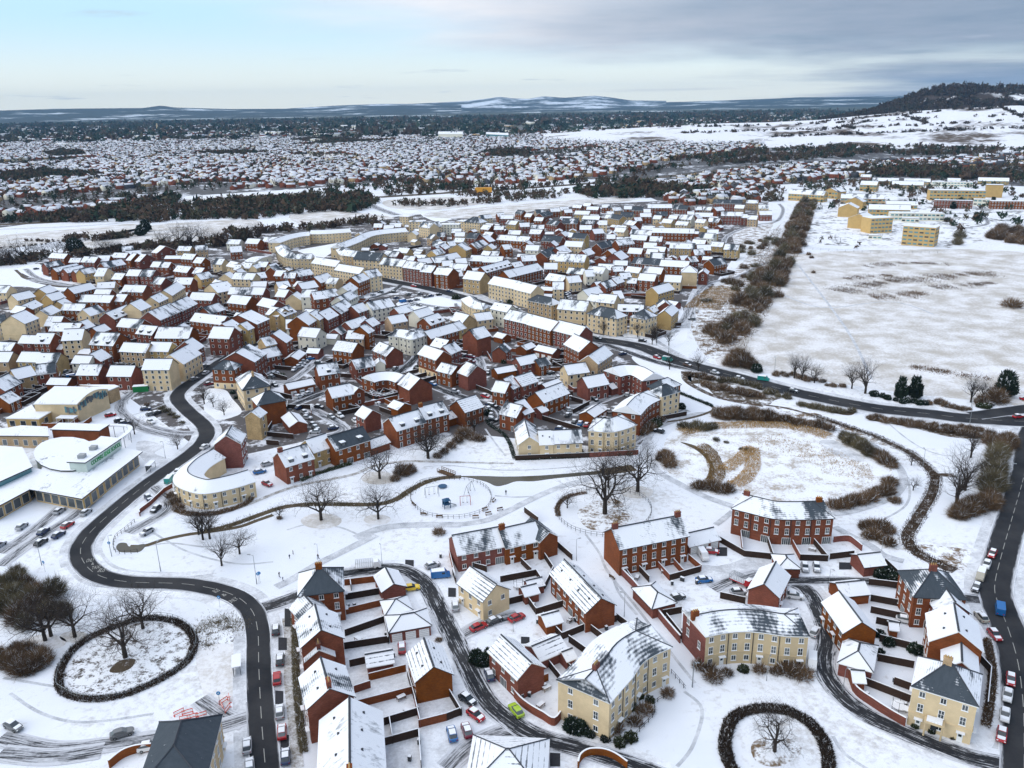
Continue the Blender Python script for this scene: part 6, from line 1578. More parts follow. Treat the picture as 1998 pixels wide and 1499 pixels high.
def hedge(name, c, pts, wd, ht, n, m, txt, closed=False, L=(.3, .9), w_=(.04, .09), cat='hedge', up=.8, auto_=None, soft=False):
    P = smooth(gpts(c, pts), 5, closed); P = P+[P[0]] if closed else P; o0 = P[0]; seg = [(P[i+1]-P[i]).length for i in range(len(P)-1)]; tot = sum(seg); cum = np.cumsum([0]+seg)
    rg = np.random.default_rng(len(pts)*7+n); t = rg.uniform(0, tot, n); idx = np.clip(np.searchsorted(cum, t)-1, 0, len(seg)-1); A = np.array([(p.x-o0.x, p.y-o0.y) for p in P]); f = (t-cum[idx])/np.array(seg)[idx]
    if soft:
        kp = np.sin(t*.23+n)+np.sin(t*.61+1)+.8*rg.normal(size=n) > -.3; t, idx, f = t[kp], idx[kp], f[kp]; n = len(t)
    q = A[idx]+(A[idx+1]-A[idx])*f[:, None]; tg = A[idx+1]-A[idx]; tg /= np.linalg.norm(tg, axis=1)[:, None]; nr = np.stack([-tg[:, 1], tg[:, 0]], 1)
    e = rg.uniform(-1, 1, n) if not soft else rg.normal(size=n)*.45*(1+.5*np.sin(t*.11)); hz = ht*np.sqrt(np.clip(1-e*e*.8, .1, 1))*rg.uniform(.1, 1, n)**.5*(1+.25*np.sin(t*.9)*np.cos(t*.37)); q = q+nr*(e*wd/2)[:, None]+(rg.normal(size=(n, 2))*.8 if soft else 0)
    base = np.concatenate([q, hz[:, None]-.3], 1); d = rg.normal(size=(n, 3))*.6+np.array([0, 0, up]); d /= np.linalg.norm(d, axis=1)[:, None]; s_ = np.cross(d, rg.normal(size=(n, 3))); s_ /= np.linalg.norm(s_, axis=1)[:, None]
    me = twig_mesh(name, [(base, d*rg.uniform(*L, n)[:, None], s_*rg.uniform(*w_, n)[:, None])], m); o = ob(name, me, None, (o0.x, o0.y, 0)); 
    if auto_: auto(o, auto_, cat)
    else: tag(o, txt, cat)
    return o
hedge('hedge', 'A5', [(345, 1010), (365, 900), (440, 800), (560, 720), (700, 665), (850, 625), (1000, 635), (1100, 690), (1140, 770), (1100, 870), (980, 960), (820, 1040), (650, 1090), (490, 1095), (380, 1060)], 1.7, .9, 15000, 'hedge_brown', 'dark brown hedge following the pale railing round the oak', True)
hedge('hedge', 'A8', [(335, 1240), (360, 1170), (440, 1115), (560, 1100), (690, 1120), (800, 1180), (870, 1270), (905, 1380), (890, 1500), (760, 1590), (560, 1600), (420, 1520), (350, 1400), (325, 1310)], 2.3, 1.1, 20000, 'hedge_brown', 'thick round brown hedge circling the lone tree', True)
hedge('hedge', 'A3', [(1290, 1170), (1150, 1200), (1080, 1270), (1085, 1340)], 1.4, .6, 2500, 'brown_twigs', 'thin brown undergrowth along the black ring railing')
hedge('hedge', 'A2', [(700, 1085), (800, 1040), (930, 1000), (1070, 960)], 1.4, 1.0, 5000, 'hedge_green', 'yellow-green hedge before the brick and tan terrace')
hedge('hedge', 'A1', [(1290, 1300), (1400, 1330), (1600, 1320), (1800, 1250), (1850, 1180)], 1.8, 1.0, 6000, 'brown_twigs', 'brown hedge under the curved cream horseshoe front')
hedge('hedge', 'A3', [(560, 640), (590, 680), (680, 740), (730, 810), (760, 900), (790, 925), (1000, 920), (1300, 905), (1640, 880)], 1.4, 1.0, 11000, 'evergreen', 'dark hedge winding round the cream park-corner flats', L=(.2, .5))
hedge('hedge', 'A8', [(1790, 720), (1820, 900), (1800, 1100), (1780, 1200)], 1.6, 1.2, 5000, 'brown_twigs', 'brown hedge between the right terrace and the pavement')
hedge('hedge', 'A4', [(205, 318), (290, 350), (375, 385)], 1.2, 1.0, 2500, 'evergreen', 'dark hedge on the snowy corner beside the slate-hipped cream end block')
hedge('hedge', 'A6', [(250, 520), (255, 700), (260, 900), (280, 1150), (310, 1400)], 1.5, 1.0, 6000, 'olive_twigs', 'patchy front hedge along the left brick terrace')
hedge('hedge', 'A1', [(570, 650), (700, 580), (820, 500)], 2.0, 1.2, 4000, 'brown_twigs', 'brown planting at the foot of the barrel-roofed hall')
hedge('scrub', 'A4', [(900, 430), (1050, 480), (1200, 530), (1310, 580), (1400, 625), (1470, 680), (1530, 745), (1520, 830), (1470, 920), (1420, 1000), (1388, 1060), (1420, 1130), (1520, 1190), (1640, 1240)], 4.5, .5, 9000, 'hedge_brown', 'dark brown tufts lining the curving ditch', cat='scrub')
hedge('scrub', 'A2', [(0, 1450), (120, 1425), (250, 1385), (400, 1330), (550, 1280), (700, 1257), (900, 1252), (1100, 1255), (1280, 1250), (1400, 1215), (1500, 1150), (1620, 1090), (1740, 1060)], 2.6, .4, 6000, 'olive_twigs', 'olive tufts lining the park stream', cat='scrub', soft=True)
hedge('scrub', 'A5', [(1150, 700), (1250, 650), (1330, 620), (1380, 700), (1250, 740), (1170, 790)], 6, .4, 3500, 'olive_twigs', 'olive weeds between the fenced oak and the left road', cat='scrub', soft=True)
hedge('reeds', 'A4', [(310, 590), (355, 620), (385, 680), (400, 740), (360, 790), (330, 800)], 5, 1.1, 4200, 'reeds', 'tan reed bed in the middle of the pond basin', cat='reeds', w_=(.05, .12))
hedge('reeds', 'A4', [(420, 720), (470, 690), (540, 640), (575, 600), (585, 680), (560, 740), (500, 790), (450, 790)], 5, 1.1, 4800, 'reeds', 'tan reed loop with a snowy gap in the pond basin', cat='reeds', w_=(.05, .12))
hedge('reeds', 'A4', [(210, 520), (350, 490), (600, 480), (800, 490), (980, 540)], 6, 1.1, 6000, 'reeds', 'tan and olive reeds along the far edge of the pond basin', cat='reeds', w_=(.05, .12))
hedge('reeds', 'A4', [(640, 540), (750, 590), (900, 620), (1050, 700), (1200, 720)], 16, .4, 2200, 'reeds', 'low broken straw reeds across the snowy pond basin', cat='reeds', w_=(.05, .12))
for i_, (P_, w_, n_) in enumerate((([(1640, 570), (1680, 560), (1720, 552), (1770, 545)], 24, 7000), ([(1700, 580), (1760, 578), (1800, 570)], 18, 4500), ([(1780, 548), (1840, 540), (1900, 535), (1960, 537)], 24, 8000), ([(1820, 562), (1880, 558), (1940, 552)], 16, 3500), ([(1690, 521), (1730, 516), (1780, 514), (1850, 516)], 14, 4000), ([(1778, 717), (1820, 722), (1870, 732), (1930, 740)], 7, 2500), ([(1650, 545), (1700, 540), (1740, 538)], 14, 2500))):
    hedge('scrub', 'P', P_, w_, .6, n_, 'brown_twigs', None, L=(.4, 1.2), w_=(.06, .13), cat='scrub', auto_='low dark scrub patch', soft=True)
hedge('reeds', 'C5', [(1680, 960), (1800, 830), (1998, 700)], 20, 1.2, 9000, 'reeds', 'tan scrub strip beside the brown hedge belt', cat='scrub', w_=(.06, .16))
hedge('scrub', 'P', [(1575, 398), (1560, 440), (1535, 490), (1505, 540), (1470, 600), (1435, 650), (1400, 695)], 20, 3.2, 15000, 'brown_twigs', 'long warm brown scrub belt under the hedge trees', cat='scrub', L=(.8, 2.2), w_=(.07, .15))
hedge('scrub', 'P', [(1520, 450), (1490, 500), (1450, 560), (1400, 620), (1372, 660)], 14, 1.8, 7000, 'brown_twigs', 'lower brown scrub strip nearest the estate houses', cat='scrub', L=(.6, 1.6), w_=(.06, .13), soft=True)
# ---------------- vehicles
CARM = {}
CC = {'black': (.015, .016, .02), 'white': (.65, .65, .65), 'silver': (.35, .36, .38), 'red': (.36, .008, .012), 'maroon': (.16, .01, .03), 'blue': (.015, .13, .36), 'navy': (.01, .025, .08), 'grey': (.12, .125, .13), 'yellow': (.75, .50, .02), 'lime': (.36, .52, .04), 'teal': (.02, .25, .22), 'gold': (.40, .37, .30), 'brown': (.12, .07, .05)}
for k, c in CC.items(): mat('paint_'+k, c, .25, spec=.6)
def loft(b, st, mi, caps=True):                  # st: (x, half width low, half width top, z low, z top)
    V = []; 
    for x, w0, w1, z0, z1 in st: V += [(x, -w0, z0), (x, -w1, z1), (x, w1, z1), (x, w0, z0)]
    F = [(4*i+j, 4*i+4+j, 4*i+4+(j+1) % 4, 4*i+(j+1) % 4) for i in range(len(st)-1) for j in range(4)]
    F = [f[::-1] for f in F]
    if caps: F += [(0, 1, 2, 3), tuple(range(4*len(st)-4, 4*len(st)))[::-1]]
    b.add(V, F, mi)
def car_parts(kind):
    if kind in CARM: return CARM[kind]
    P = {}; b = MB(); g_ = MB(); s_ = MB(); w_ = MB(); l_ = MB(); v = kind == 'van'
    if v:
        loft(b, [(-2.4, .9, .85, .35, 1.9), (-2.3, .95, .88, .28, 2.0), (1.2, .95, .88, .28, 2.0), (1.75, .95, .84, .28, 1.15), (2.3, .93, .8, .3, 1.02), (2.45, .85, .7, .38, .8)], 0)
        loft(g_, [(1.18, .86, .83, 1.15, 1.86), (1.70, .86, .82, 1.15, 1.2)], 0); g_.box(.3, -.925, 1.2, 1.1, .925, 1.7)
        s_.box(-2.2, -.8, 2.0, 1.05, .8, 2.08)
    else:
        loft(b, [(-2.12, .72, .66, .38, .80), (-2.0, .86, .78, .30, .93), (-1.2, .89, .82, .26, .96), (.7, .89, .82, .26, .95), (1.6, .87, .78, .28, .86), (2.02, .80, .68, .34, .72), (2.12, .66, .55, .40, .62)], 0)
        loft(g_, [(-1.85, .70, .55, .90, .96), (-1.35, .76, .60, .90, 1.36), (.15, .78, .62, .90, 1.42), (.95, .74, .6, .90, .95)], 0)
        loft(b, [(-1.32, .63, .60, 1.32, 1.40), (-.9, .65, .61, 1.36, 1.46), (.0, .65, .61, 1.38, 1.47), (.2, .62, .58, 1.36, 1.42)], 0)
        s_.box(-1.25, -.58, 1.42, .12, .58, 1.53)
    WX = (-1.3, 1.3) if not v else (-1.5, 1.5)
    for x in WX:
        for y in (-.80, .80): w_.tube((x, y-.1, .31), (x, y+.1, .31), .31, .31, 10, 0, True)
    w1 = MB(); w1.tube((0, -.1, .31), (0, .1, .31), .31, .31, 12, 0, True); w1.tube((0, -.105, .31), (0, .105, .31), .17, .17, 10, 1, True); h1 = MB(); h1.box(-.06, -.14, -.07, .05, .14, .07); s2 = MB(); loft(s2, [(1.0, .68, .62, .9, .99), (1.75, .66, .58, .80, .88)], 0)
    e = 2.10 if not v else 2.42
    for y in (-.6, .6): l_.box(e-.1, y-.14, .58, e+.01, y+.14, .72, 0); l_.box(-e-.01, y-.14, .62, -e+.12, y+.14, .8, 1)
    P = dict(body=b, window=g_.mesh('window', ('glass',)), snow=s_.mesh('snow_cover', ('wall_cap',)), wheels=w_.mesh('wheels', ('rubber',)), bonnet=s2.mesh('bonnet_snow', ('wall_cap',)) if not v else None, wheel=w1.mesh('wheel', ('rubber', 'galvanised')), hl=h1.mesh('headlight', ('white_paint',)), WX=WX, e=e, B={}); h2 = MB(); h2.box(-.05, -.14, -.09, .06, .14, .09); P['tl'] = h2.mesh('tail_light', ('red_lamp',)); CARM[kind] = P; return P
def vehicle(colr, c, x, y, x2, y2, kind='car', snow=True, near=True, txt=None, loc=None, ang=None):
    P = car_parts(kind)
    if colr not in P['B']: P['B'][colr] = P['body'].mesh('body', ('paint_'+colr,), True); P['B'][colr].polygons.foreach_set('use_smooth', [False]*len(P['B'][colr].polygons))
    if loc is None:
        a = ca(c, x, y, .7); b = ca(c, x2, y2, .7); ang = math.atan2(b.y-a.y, b.x-a.x); loc = a
    o = thing('car' if kind == 'car' else 'van', (loc.x, loc.y, .14), ang)
    ob('body', P['B'][colr], o); ob('window', P['window'], o)
    if near and c and c[0] == 'A':
        for x_ in P['WX']:
            for y_ in (-.8, .8): ob('wheel', P['wheel'], o, (x_, y_, 0))
        for y_ in (-.6, .6): ob('headlight', P['hl'], o, (P['e']-.03, y_, .65)); ob('tail_light', P['tl'], o, (-P['e']+.03, y_, .71))
    else: ob('wheels', P['wheels'], o)['kind'] = 'stuff'
    if snow:
        ob('snow_cover', P['snow'], o)
        if P['bonnet']: ob('snow_cover', P['bonnet'], o)
    if txt: tag(o, txt, kind)
    else: auto(o, ('snow-topped ' if snow else '')+colr+' '+kind, kind, 'parked '+kind+'s')
    return o
for r in '''A6 127 595 127 560 black|A6 155 790 157 750 black|A6 135 912 135 870 red n|A6 152 1130 152 1090 silver|A6 167 1260 167 1220 red|A6 190 1420 190 1380 navy|A5 1447 1365 1447 1325 silver|A5 1462 1485 1460 1445 silver|A5 78 1250 110 1265 grey|A5 715 1292 755 1280 grey n|A5 875 1370 915 1362 white
A6 1010 322 1040 318 yellow n|A6 1200 240 1250 235 blue van|A6 1148 175 1180 165 silver|A6 948 712 946 680 red|A6 1378 1048 1410 1070 black|A6 1430 1150 1465 1175 red|A6 1275 1272 1265 1230 blue|A6 1372 1250 1360 1215 maroon|A6 1470 785 1510 770 black|A6 1518 888 1508 860 navy|A6 1448 577 1490 560 red n|A6 1552 535 1585 520 black|A6 1297 440 1295 410 silver
A7 475 615 510 600 red n|A7 472 1158 445 1125 lime n|A8 205 240 225 270 white van|A8 250 215 280 218 red|A8 212 375 245 372 blue|A8 405 442 440 440 silver|A8 720 465 755 470 white|A8 775 305 780 330 silver|A8 840 305 845 330 silver|A8 60 472 90 465 black|A8 830 665 845 640 white|A8 815 838 815 870 white van|A8 1822 230 1812 250 red|A8 1790 290 1780 315 white|A8 1757 352 1747 380 gold van|A8 1732 418 1722 440 black|A8 1865 540 1862 500 blue n van|A8 1760 582 1740 560 gold|A8 1835 682 1850 700 red|A8 1925 932 1925 970 red|A8 1907 1020 1902 1060 white|A8 1892 1130 1889 1170 white|A8 1874 1240 1870 1280 red|A8 1340 600 1365 605 white
D6 845 958 860 930 black|D6 905 975 918 948 blue|D6 970 992 983 965 red|D6 1052 730 1070 738 black|D6 605 460 630 452 black|D6 685 512 700 520 silver|D6 680 565 700 560 silver|D6 530 622 550 615 silver|D6 1400 690 1430 695 silver|D6 1450 705 1475 705 black|D6 1205 852 1230 848 white|D6 1270 830 1290 822 black|D6 782 890 800 875 black|D6 705 1035 740 1040 navy|D6 12 798 30 802 black|D6 1150 930 1170 925 black|D6 815 720 835 722 silver|D6 1800 325 1840 332 teal van
D5 1615 290 1650 300 grey|D5 1730 938 1770 945 navy|D5 1500 350 1540 355 maroon|D5 1495 405 1535 410 maroon|D5 1400 335 1440 340 maroon|D5 1030 680 1055 690 blue|D5 570 492 600 470 grey|D5 1760 1115 1800 1120 black|D5 1300 770 1340 775 silver|D5 330 905 370 910 white|D4 1105 812 1115 830 maroon|D4 1188 790 1198 810 silver|D4 1258 770 1268 790 maroon|D4 1245 1090 1290 1095 silver|D4 1320 1180 1350 1195 grey|D4 1350 1215 1380 1230 grey|D4 1540 1080 1570 1095 grey|D4 1390 960 1430 965 black|D4 50 680 90 670 maroon|D4 1290 370 1320 365 blue|D4 1210 405 1240 400 silver|D4 1180 440 1210 435 silver|D4 850 690 880 710 black|D4 1150 470 1180 465 silver|D4 850 550 880 545 silver
A2 400 1012 430 1005 blue|A2 455 1100 480 1110 red|A2 455 955 480 948 silver|A2 100 1000 105 1020 maroon|A4 245 165 270 172 brown|A4 515 235 545 240 silver|A4 388 205 415 212 silver|A4 640 240 680 245 teal van|A4 795 300 820 306 black|D8 1400 1082 1440 1075 black|D8 1705 945 1745 940 navy|D8 1770 1005 1810 995 grey|D8 1830 990 1865 975 black|D8 1455 1110 1480 1105 navy|A1 1240 1075 1265 1045 teal van|A1 1270 1042 1290 1020 white|A1 1302 1008 1320 985 white|A1 1500 830 1525 815 white|A1 1420 335 1450 325 grey|A1 1505 290 1530 275 silver|A1 1500 240 1530 230 grey
C3 1330 820 1370 810 navy|C3 1415 862 1450 855 blue van|C3 1500 855 1530 848 navy|C3 1580 840 1610 833 grey|C3 1690 805 1720 800 grey|C3 1750 795 1780 790 navy|C3 1620 770 1650 765 grey|C3 1480 775 1510 768 grey|C3 1850 780 1880 776 black|C3 1545 675 1590 680 red|C3 1300 595 1340 600 silver|D8 845 575 880 570 blue van|D8 1380 430 1410 425 grey|D8 1430 430 1460 425 navy|D8 1490 420 1520 415 navy|D8 1560 425 1590 420 grey|D8 1630 420 1660 415 grey|D8 780 510 820 500 grey|C1 740 950 790 955 black|C1 440 340 470 335 navy|C4 230 610 270 615 navy|C4 1060 830 1120 835 silver|C4 600 1350 660 1360 grey|C4 840 1200 880 1210 grey|C4 1660 650 1690 660 navy|C4 1680 700 1700 710 grey|C5 60 760 90 770 navy|C5 40 800 70 810 grey|C5 960 1340 1000 1345 black'''.replace('\n', '|').split('|'):
    t = r.split(); fl = t[6:]; vehicle(t[5], t[0], *map(float, t[1:5]), kind='van' if 'van' in fl else 'car', snow='n' not in fl)
# more cars parked in the courts of the estate
rc = random.Random(5); k = 0
for i in range(4000):
    P_, hw = rc.choice(ROADS[5:]); j = rc.randrange(1, len(P_)-1); u = (P_[j+1]-P_[j-1]).normalized(); p = P_[j]+Vector((-u.y, u.x))*rc.choice((-1, 1))*(hw+.4+rc.random()*3)
    if in_foot(p, 1.5) or p.y > 520 or p.y < 190: continue
    if any((p-q).length < 4.4 for q in FCAR) if 'FCAR' in globals() else False: continue
    globals().setdefault('FCAR', []).append(p); vehicle(rc.choice(('black', 'silver', 'white', 'grey', 'navy', 'red', 'silver')), None, 0, 0, 0, 0, loc=p, ang=math.atan2(u.y, u.x)+(math.pi/2 if rc.random() < .4 else 0), near=False); k += 1
    if k > 70: break
# lorry with a mesh cage, and the framed trailer
def lorry(c, x, y, x2, y2, colr, txt, L=6.5):
    a = ca(c, x, y, 1); b_ = ca(c, x2, y2, 1); o = thing('lorry', (a.x, a.y, .1), math.atan2(b_.y-a.y, b_.x-a.x)); b = MB(); loft(b, [(L/2-1.9, 1.0, .95, .5, 2.1), (L/2-.7, 1.0, .92, .5, 2.1), (L/2-.15, 1.0, .88, .5, 1.2), (L/2, .95, .8, .55, 1.0)], 0)
    b.box(-L/2, -1.05, .75, L/2-2, 1.05, .95, 0); ob('body', b.mesh('body', ('paint_'+colr,)), o)
    g_ = MB(); loft(g_, [(L/2-.72, .9, .88, 1.3, 2.0), (L/2-.2, .9, .86, 1.22, 1.26)], 0); ob('window', g_.mesh('window', ('glass',)), o)
    w_ = MB(); [w_.tube((x_, y_-.12, .42), (x_, y_+.12, .42), .42, .42, 10, 0, True) for x_ in (-L/2+1.2, L/2-1) for y_ in (-.9, .9)]; ob('wheels', w_.mesh('wheels', ('rubber',)), o)
    k_ = MB()
    for i in range(9):
        xx = -L/2+.05+(L-2.2)*i/8
        for yy in (-1.02, 1.02): k_.box(xx-.03, yy-.03, .95, xx+.03, yy+.03, 2.3)
        k_.box(xx-.03, -1.02, 2.27, xx+.03, 1.02, 2.33)
    for z in (1.3, 1.65, 2.0, 2.3):
        for yy in (-1.02, 1.02): k_.box(-L/2, yy-.025, z, L/2-2.1, yy+.025, z+.05)
    ob('cage', k_.mesh('cage', ('galvanised',)), o); s_ = MB(); s_.box(-L/2+.1, -.95, .96, L/2-2.2, .95, 1.05); s_.box(L/2-1.85, -.85, 2.1, L/2-.75, .85, 2.18); ob('snow_cover', s_.mesh('snow_cover', ('wall_cap',)), o); tag(o, txt, 'lorry')
lorry('A6', 730, 178, 790, 172, 'white', 'white flatbed lorry with mesh cage on the lane by the green'); lorry('A8', 425, 385, 460, 400, 'red', 'red flatbed with a metal frame behind the white gabled house', 6)
# ---------------- lamps, signs and small things
def lamp_mesh():
    b = MB(); b.tube((0, 0, 0), (0, 0, 1.2), .11, .09, 8); b.tube((0, 0, 1.2), (0, 0, 6.2), .065, .045, 6); b.tube((0, 0, 6.2), (.7, 0, 6.35), .04, .035, 5); h_ = MB(); h_.box(.55, -.12, 6.3, 1.15, .12, 6.42); return b.mesh('pole', ('galvanised',)), h_.mesh('lamp_head', ('galvanised',))
LMM = lamp_mesh()
for c, x, y, s in (('A5', 942, 345, 1.3), ('A5', 1505, 420, 1.3), ('A5', 245, 310, 1.3), ('A7', 825, 282, 1.0), ('A7', 1105, 610, 1.0), ('A7', 377, 580, .9), ('A8', 147, 978, 1.0), ('A8', 560, 940, .9), ('A8', 1203, 215, .7), ('A7', 1503, 1022, 1.0), ('A6', 820, 175, .9), ('A6', 405, 135, .7), ('A5', 655, 258, 1.0), ('A4', 697, 210, 1.2), ('A4', 145, 130, 1.2), ('A4', 300, 300, 1.1), ('A4', 1470, 700, 1.0), ('A4', 1905, 810, 1.3), ('A4', 1715, 470, 1.2), ('A4', 1720, 400, 1.2), ('C5', 920, 1340, 1.1), ('C5', 1280, 1430, 1.1), ('C5', 1130, 1400, 1.1), ('A1', 1210, 915, 1.0), ('A1', 945, 780, .9), ('A1', 935, 520, .9), ('C5', 480, 1290, 1.1), ('A7', 455, 700, .6), ('A8', 905, 430, .9), ('A8', 985, 1010, .9), ('D4', 1350, 250, .9), ('D4', 420, 640, .9), ('D6', 1500, 150, 1.1), ('D6', 1810, 260, 1.1)):
    p = ca(c, x, y); o = thing('street_lamp', (p.x, p.y, 0), rnd.uniform(0, 6.28)); o.scale = (s, s, s); ob('pole', LMM[0], o); ob('lamp_head', LMM[1], o); auto(o, 'slender grey street lamp', 'street lamp', 'street lamps')
b = MB(); b.tube((0, 0, 0), (0, 0, 2.6), .04, .04, 6, 0); pole = b.mesh('pole', ('galvanised',)); b = MB(); b.tube((0, -.04, 2.9), (0, .04, 2.9), .42, .42, 14, 0, True); disc = b.mesh('sign_disc', ('sign_blue',))
b = MB(); b.box(-.22, -.055, 2.86, .22, -.042, 2.93); b.box(-.05, -.055, 2.7, .05, -.042, 3.1); sym = b.mesh('symbol', ('white_paint',))
for c, x, y in (('A5', 266, 350), ('A5', 1525, 415), ('A5', 1290, 560), ('A5', 1290, 1130), ('A5', 648, 235), ('A6', 18, 300)):
    p = ca(c, x, y); o = thing('road_sign', (p.x, p.y, 0), rnd.uniform(-.5, .5)); ob('pole', pole, o); d_ = ob('sign_disc', disc, o); ob('symbol', sym, d_); auto(o, 'blue round road sign', 'road sign', 'blue road signs')
b = MB()
for z in (.15, .5, .85): b.box(-1, -.03, z, 1, .03, z+.16, 0 if z != .5 else 1)
for x in (-1, .92): b.box(x, -.04, 0, x+.08, .04, 1.02, 0); b.box(x-.05, -.3, 0, x+.13, .3, .06, 0)
BAR = b.mesh('road_barrier', ('barrier_red', 'white_paint'))
for c, x, y, x2, y2 in (('A5', 1050, 1182, 1085, 1165), ('A5', 1085, 1215, 1120, 1208), ('A5', 1130, 1205, 1165, 1195), ('A5', 1180, 1196, 1215, 1185), ('A5', 1100, 1180, 1135, 1170), ('A5', 1310, 1115, 1340, 1095), ('A5', 1345, 1100, 1352, 1130), ('A5', 1335, 1160, 1350, 1140), ('A5', 1300, 1140, 1320, 1170)):
    p = ca(c, x, y); q = ca(c, x2, y2); o = ob('road_barrier', BAR, None, (p.x, p.y, .02), math.atan2(q.y-p.y, q.x-p.x)); auto(o, 'red and white barrier', 'barrier', 'road barriers')
# bus shelters
def shelter(c, x, y, x2, y2, txt):
    p = ca(c, x, y); q = ca(c, x2, y2); o = thing('bus_shelter', (p.x, p.y, 0), math.atan2(q.y-p.y, q.x-p.x)); f = MB(); 
    for sx in (-2, 2):
        for sy in (-.7, .7): f.box(sx-.05, sy-.05, 0, sx+.05, sy+.05, 2.3)
    ob('frame', f.mesh('frame', ('dark_trim',)), o); g_ = MB(); g_.box(-1.95, .64, .3, 1.95, .67, 2.2); ob('pane', g_.mesh('pane', ('glass',)), o); r_ = MB(); r_.box(-2.2, -.95, 2.31, 2.2, .95, 2.5); ob('roof', r_.mesh('roof', ('wall_cap',)), o); tag(o, txt, 'bus shelter')
shelter('A5', 1392, 925, 1392, 860, 'snow-roofed bus shelter on the brown verge by the left road'); shelter('A1', 1105, 1000, 1140, 965, 'snow-roofed bus shelter before the school entrance')
# play area
def frame(c, x, y, W, H, rz, m, name, txt, cat):
    p = ca(c, x, y); o = thing(name, (p.x, p.y, 0), rz); f = MB()
    for sx in (-W/2, W/2):
        for sy in (-1, 1): f.tube((sx, sy, 0), (sx, 0, H), .07, .07, 6)
    f.tube((-W/2, 0, H), (W/2, 0, H), .07, .07, 6); ob('frame', f.mesh('frame', (m,)), o); s_ = MB()
    for sx in (-W/5, W/5):
        for d in (-.2, .2): s_.tube((sx+d, 0, H), (sx+d, 0, .55), .02, .02, 4)
        s_.box(sx-.25, -.12, .5, sx+.25, .12, .56)
    ob('swing_seats', s_.mesh('swing_seats', ('rubber',)), o); tag(o, txt, cat)
frame('A3', 160, 1190, 4, 3.0, .3, 'galvanised', 'swing_set', 'swing frame with blue seat at the left of the play area', 'swing'); frame('A3', 435, 1170, 4, 3.2, 1.2, 'galvanised', 'swing_set', 'swing frame at the upper right of the play area', 'swing'); frame('A3', 405, 1250, 3, 2.6, .1, 'play_red', 'climbing_frame', 'red-brown climbing frame right of the play area centre', 'climbing frame')
p = ca('A3', 268, 1275); o = thing('play_tower', (p.x, p.y, 0), .4); b = MB(); [b.box(x-.08, y-.08, 0, x+.08, y+.08, 2.4) for x in (-.9, .9) for y in (-.9, .9)]; b.box(-1, -1, 1.1, 1, 1, 1.25); b.box(-.9, .85, 1.25, .9, .92, 2.0); ob('platform', b.mesh('platform', ('play_blue',)), o)
b = MB(); b.add([(1, -.35, 1.2), (1, .35, 1.2), (3, .35, .25), (3, -.35, .25), (1, -.35, 1.12), (1, .35, 1.12), (3, .35, .17), (3, -.35, .17)], [(0, 3, 2, 1), (4, 5, 6, 7), (0, 4, 7, 3), (1, 2, 6, 5), (2, 3, 7, 6)]); ob('slide', b.mesh('slide', ('galvanised',)), o); b = MB(); b.add([(-1.1, -1.1, 2.4), (1.1, -1.1, 2.4), (1.1, 1.1, 2.4), (-1.1, 1.1, 2.4), (0, 0, 3.1)], [(0, 1, 4), (1, 2, 4), (2, 3, 4), (3, 0, 4), (3, 2, 1, 0)]); ob('roof', b.mesh('roof', ('play_blue',)), o); tag(o, 'blue play tower with slide in the round play area', 'play tower')
b = MB(); b.tube((0, 0, .4), (0, 0, .5), 1.4, 1.4, 16, 0, True); b.tube((0, 0, 0), (0, 0, .4), .15, .15, 8, 0); p = ca('A3', 238, 1128); tag(ob('roundabout', b.mesh('roundabout', ('play_blue',)), None, (p.x, p.y, 0)), 'flat round spinner at the top of the play area', 'roundabout')
b = MB(); b.box(-.9, -.25, .42, .9, .25, .5); b.box(-.9, .24, .5, .9, .3, .95); [b.box(x-.05, -.22, 0, x+.05, .28, .42) for x in (-.8, .8)]; BEN = b.mesh('bench', ('timber',)); b = MB(); b.box(-.85, -.22, .5, .85, .2, .58); BSN = b.mesh('snow_cover', ('wall_cap',))
for c, x, y, r_ in (('A3', 550, 1298, .5), ('A3', 575, 1330, .4), ('A3', 615, 1230, 1.2), ('A3', 660, 1298, .4), ('A3', 480, 1355, .1), ('A3', 30, 1255, 2.2), ('A3', 100, 1330, 2.9), ('A3', 215, 1348, 3.1), ('A7', 1035, 385, 2.2)):
    p = ca(c, x, y); o = ob('bench', BEN, None, (p.x, p.y, 0), r_); ob('snow_cover', BSN, o); auto(o, 'dark timber bench', 'bench', 'park benches')
p = ca('A3', 265, 1030); q = ca('A3', 320, 1050); o = thing('footbridge', (p.x, p.y, 0), math.atan2(q.y-p.y, q.x-p.x)); b = MB(); b.box(-3, -1, .15, 3, 1, .35); ob('deck', b.mesh('deck', ('timber',)), o)
b = MB()
for y in (-1.05, 1.05):
    for i in range(7): b.box(-3+i-.06, y-.06, .1, -3+i+.06, y+.06, 1.35)
    b.box(-3.1, y-.05, 1.3, 3.1, y+.05, 1.42); b.box(-3.1, y-.04, .75, 3.1, y+.04, .85)
ob('handrails', b.mesh('handrails', ('timber',)), o); tag(o, 'timber footbridge over the stream above the play area', 'footbridge')
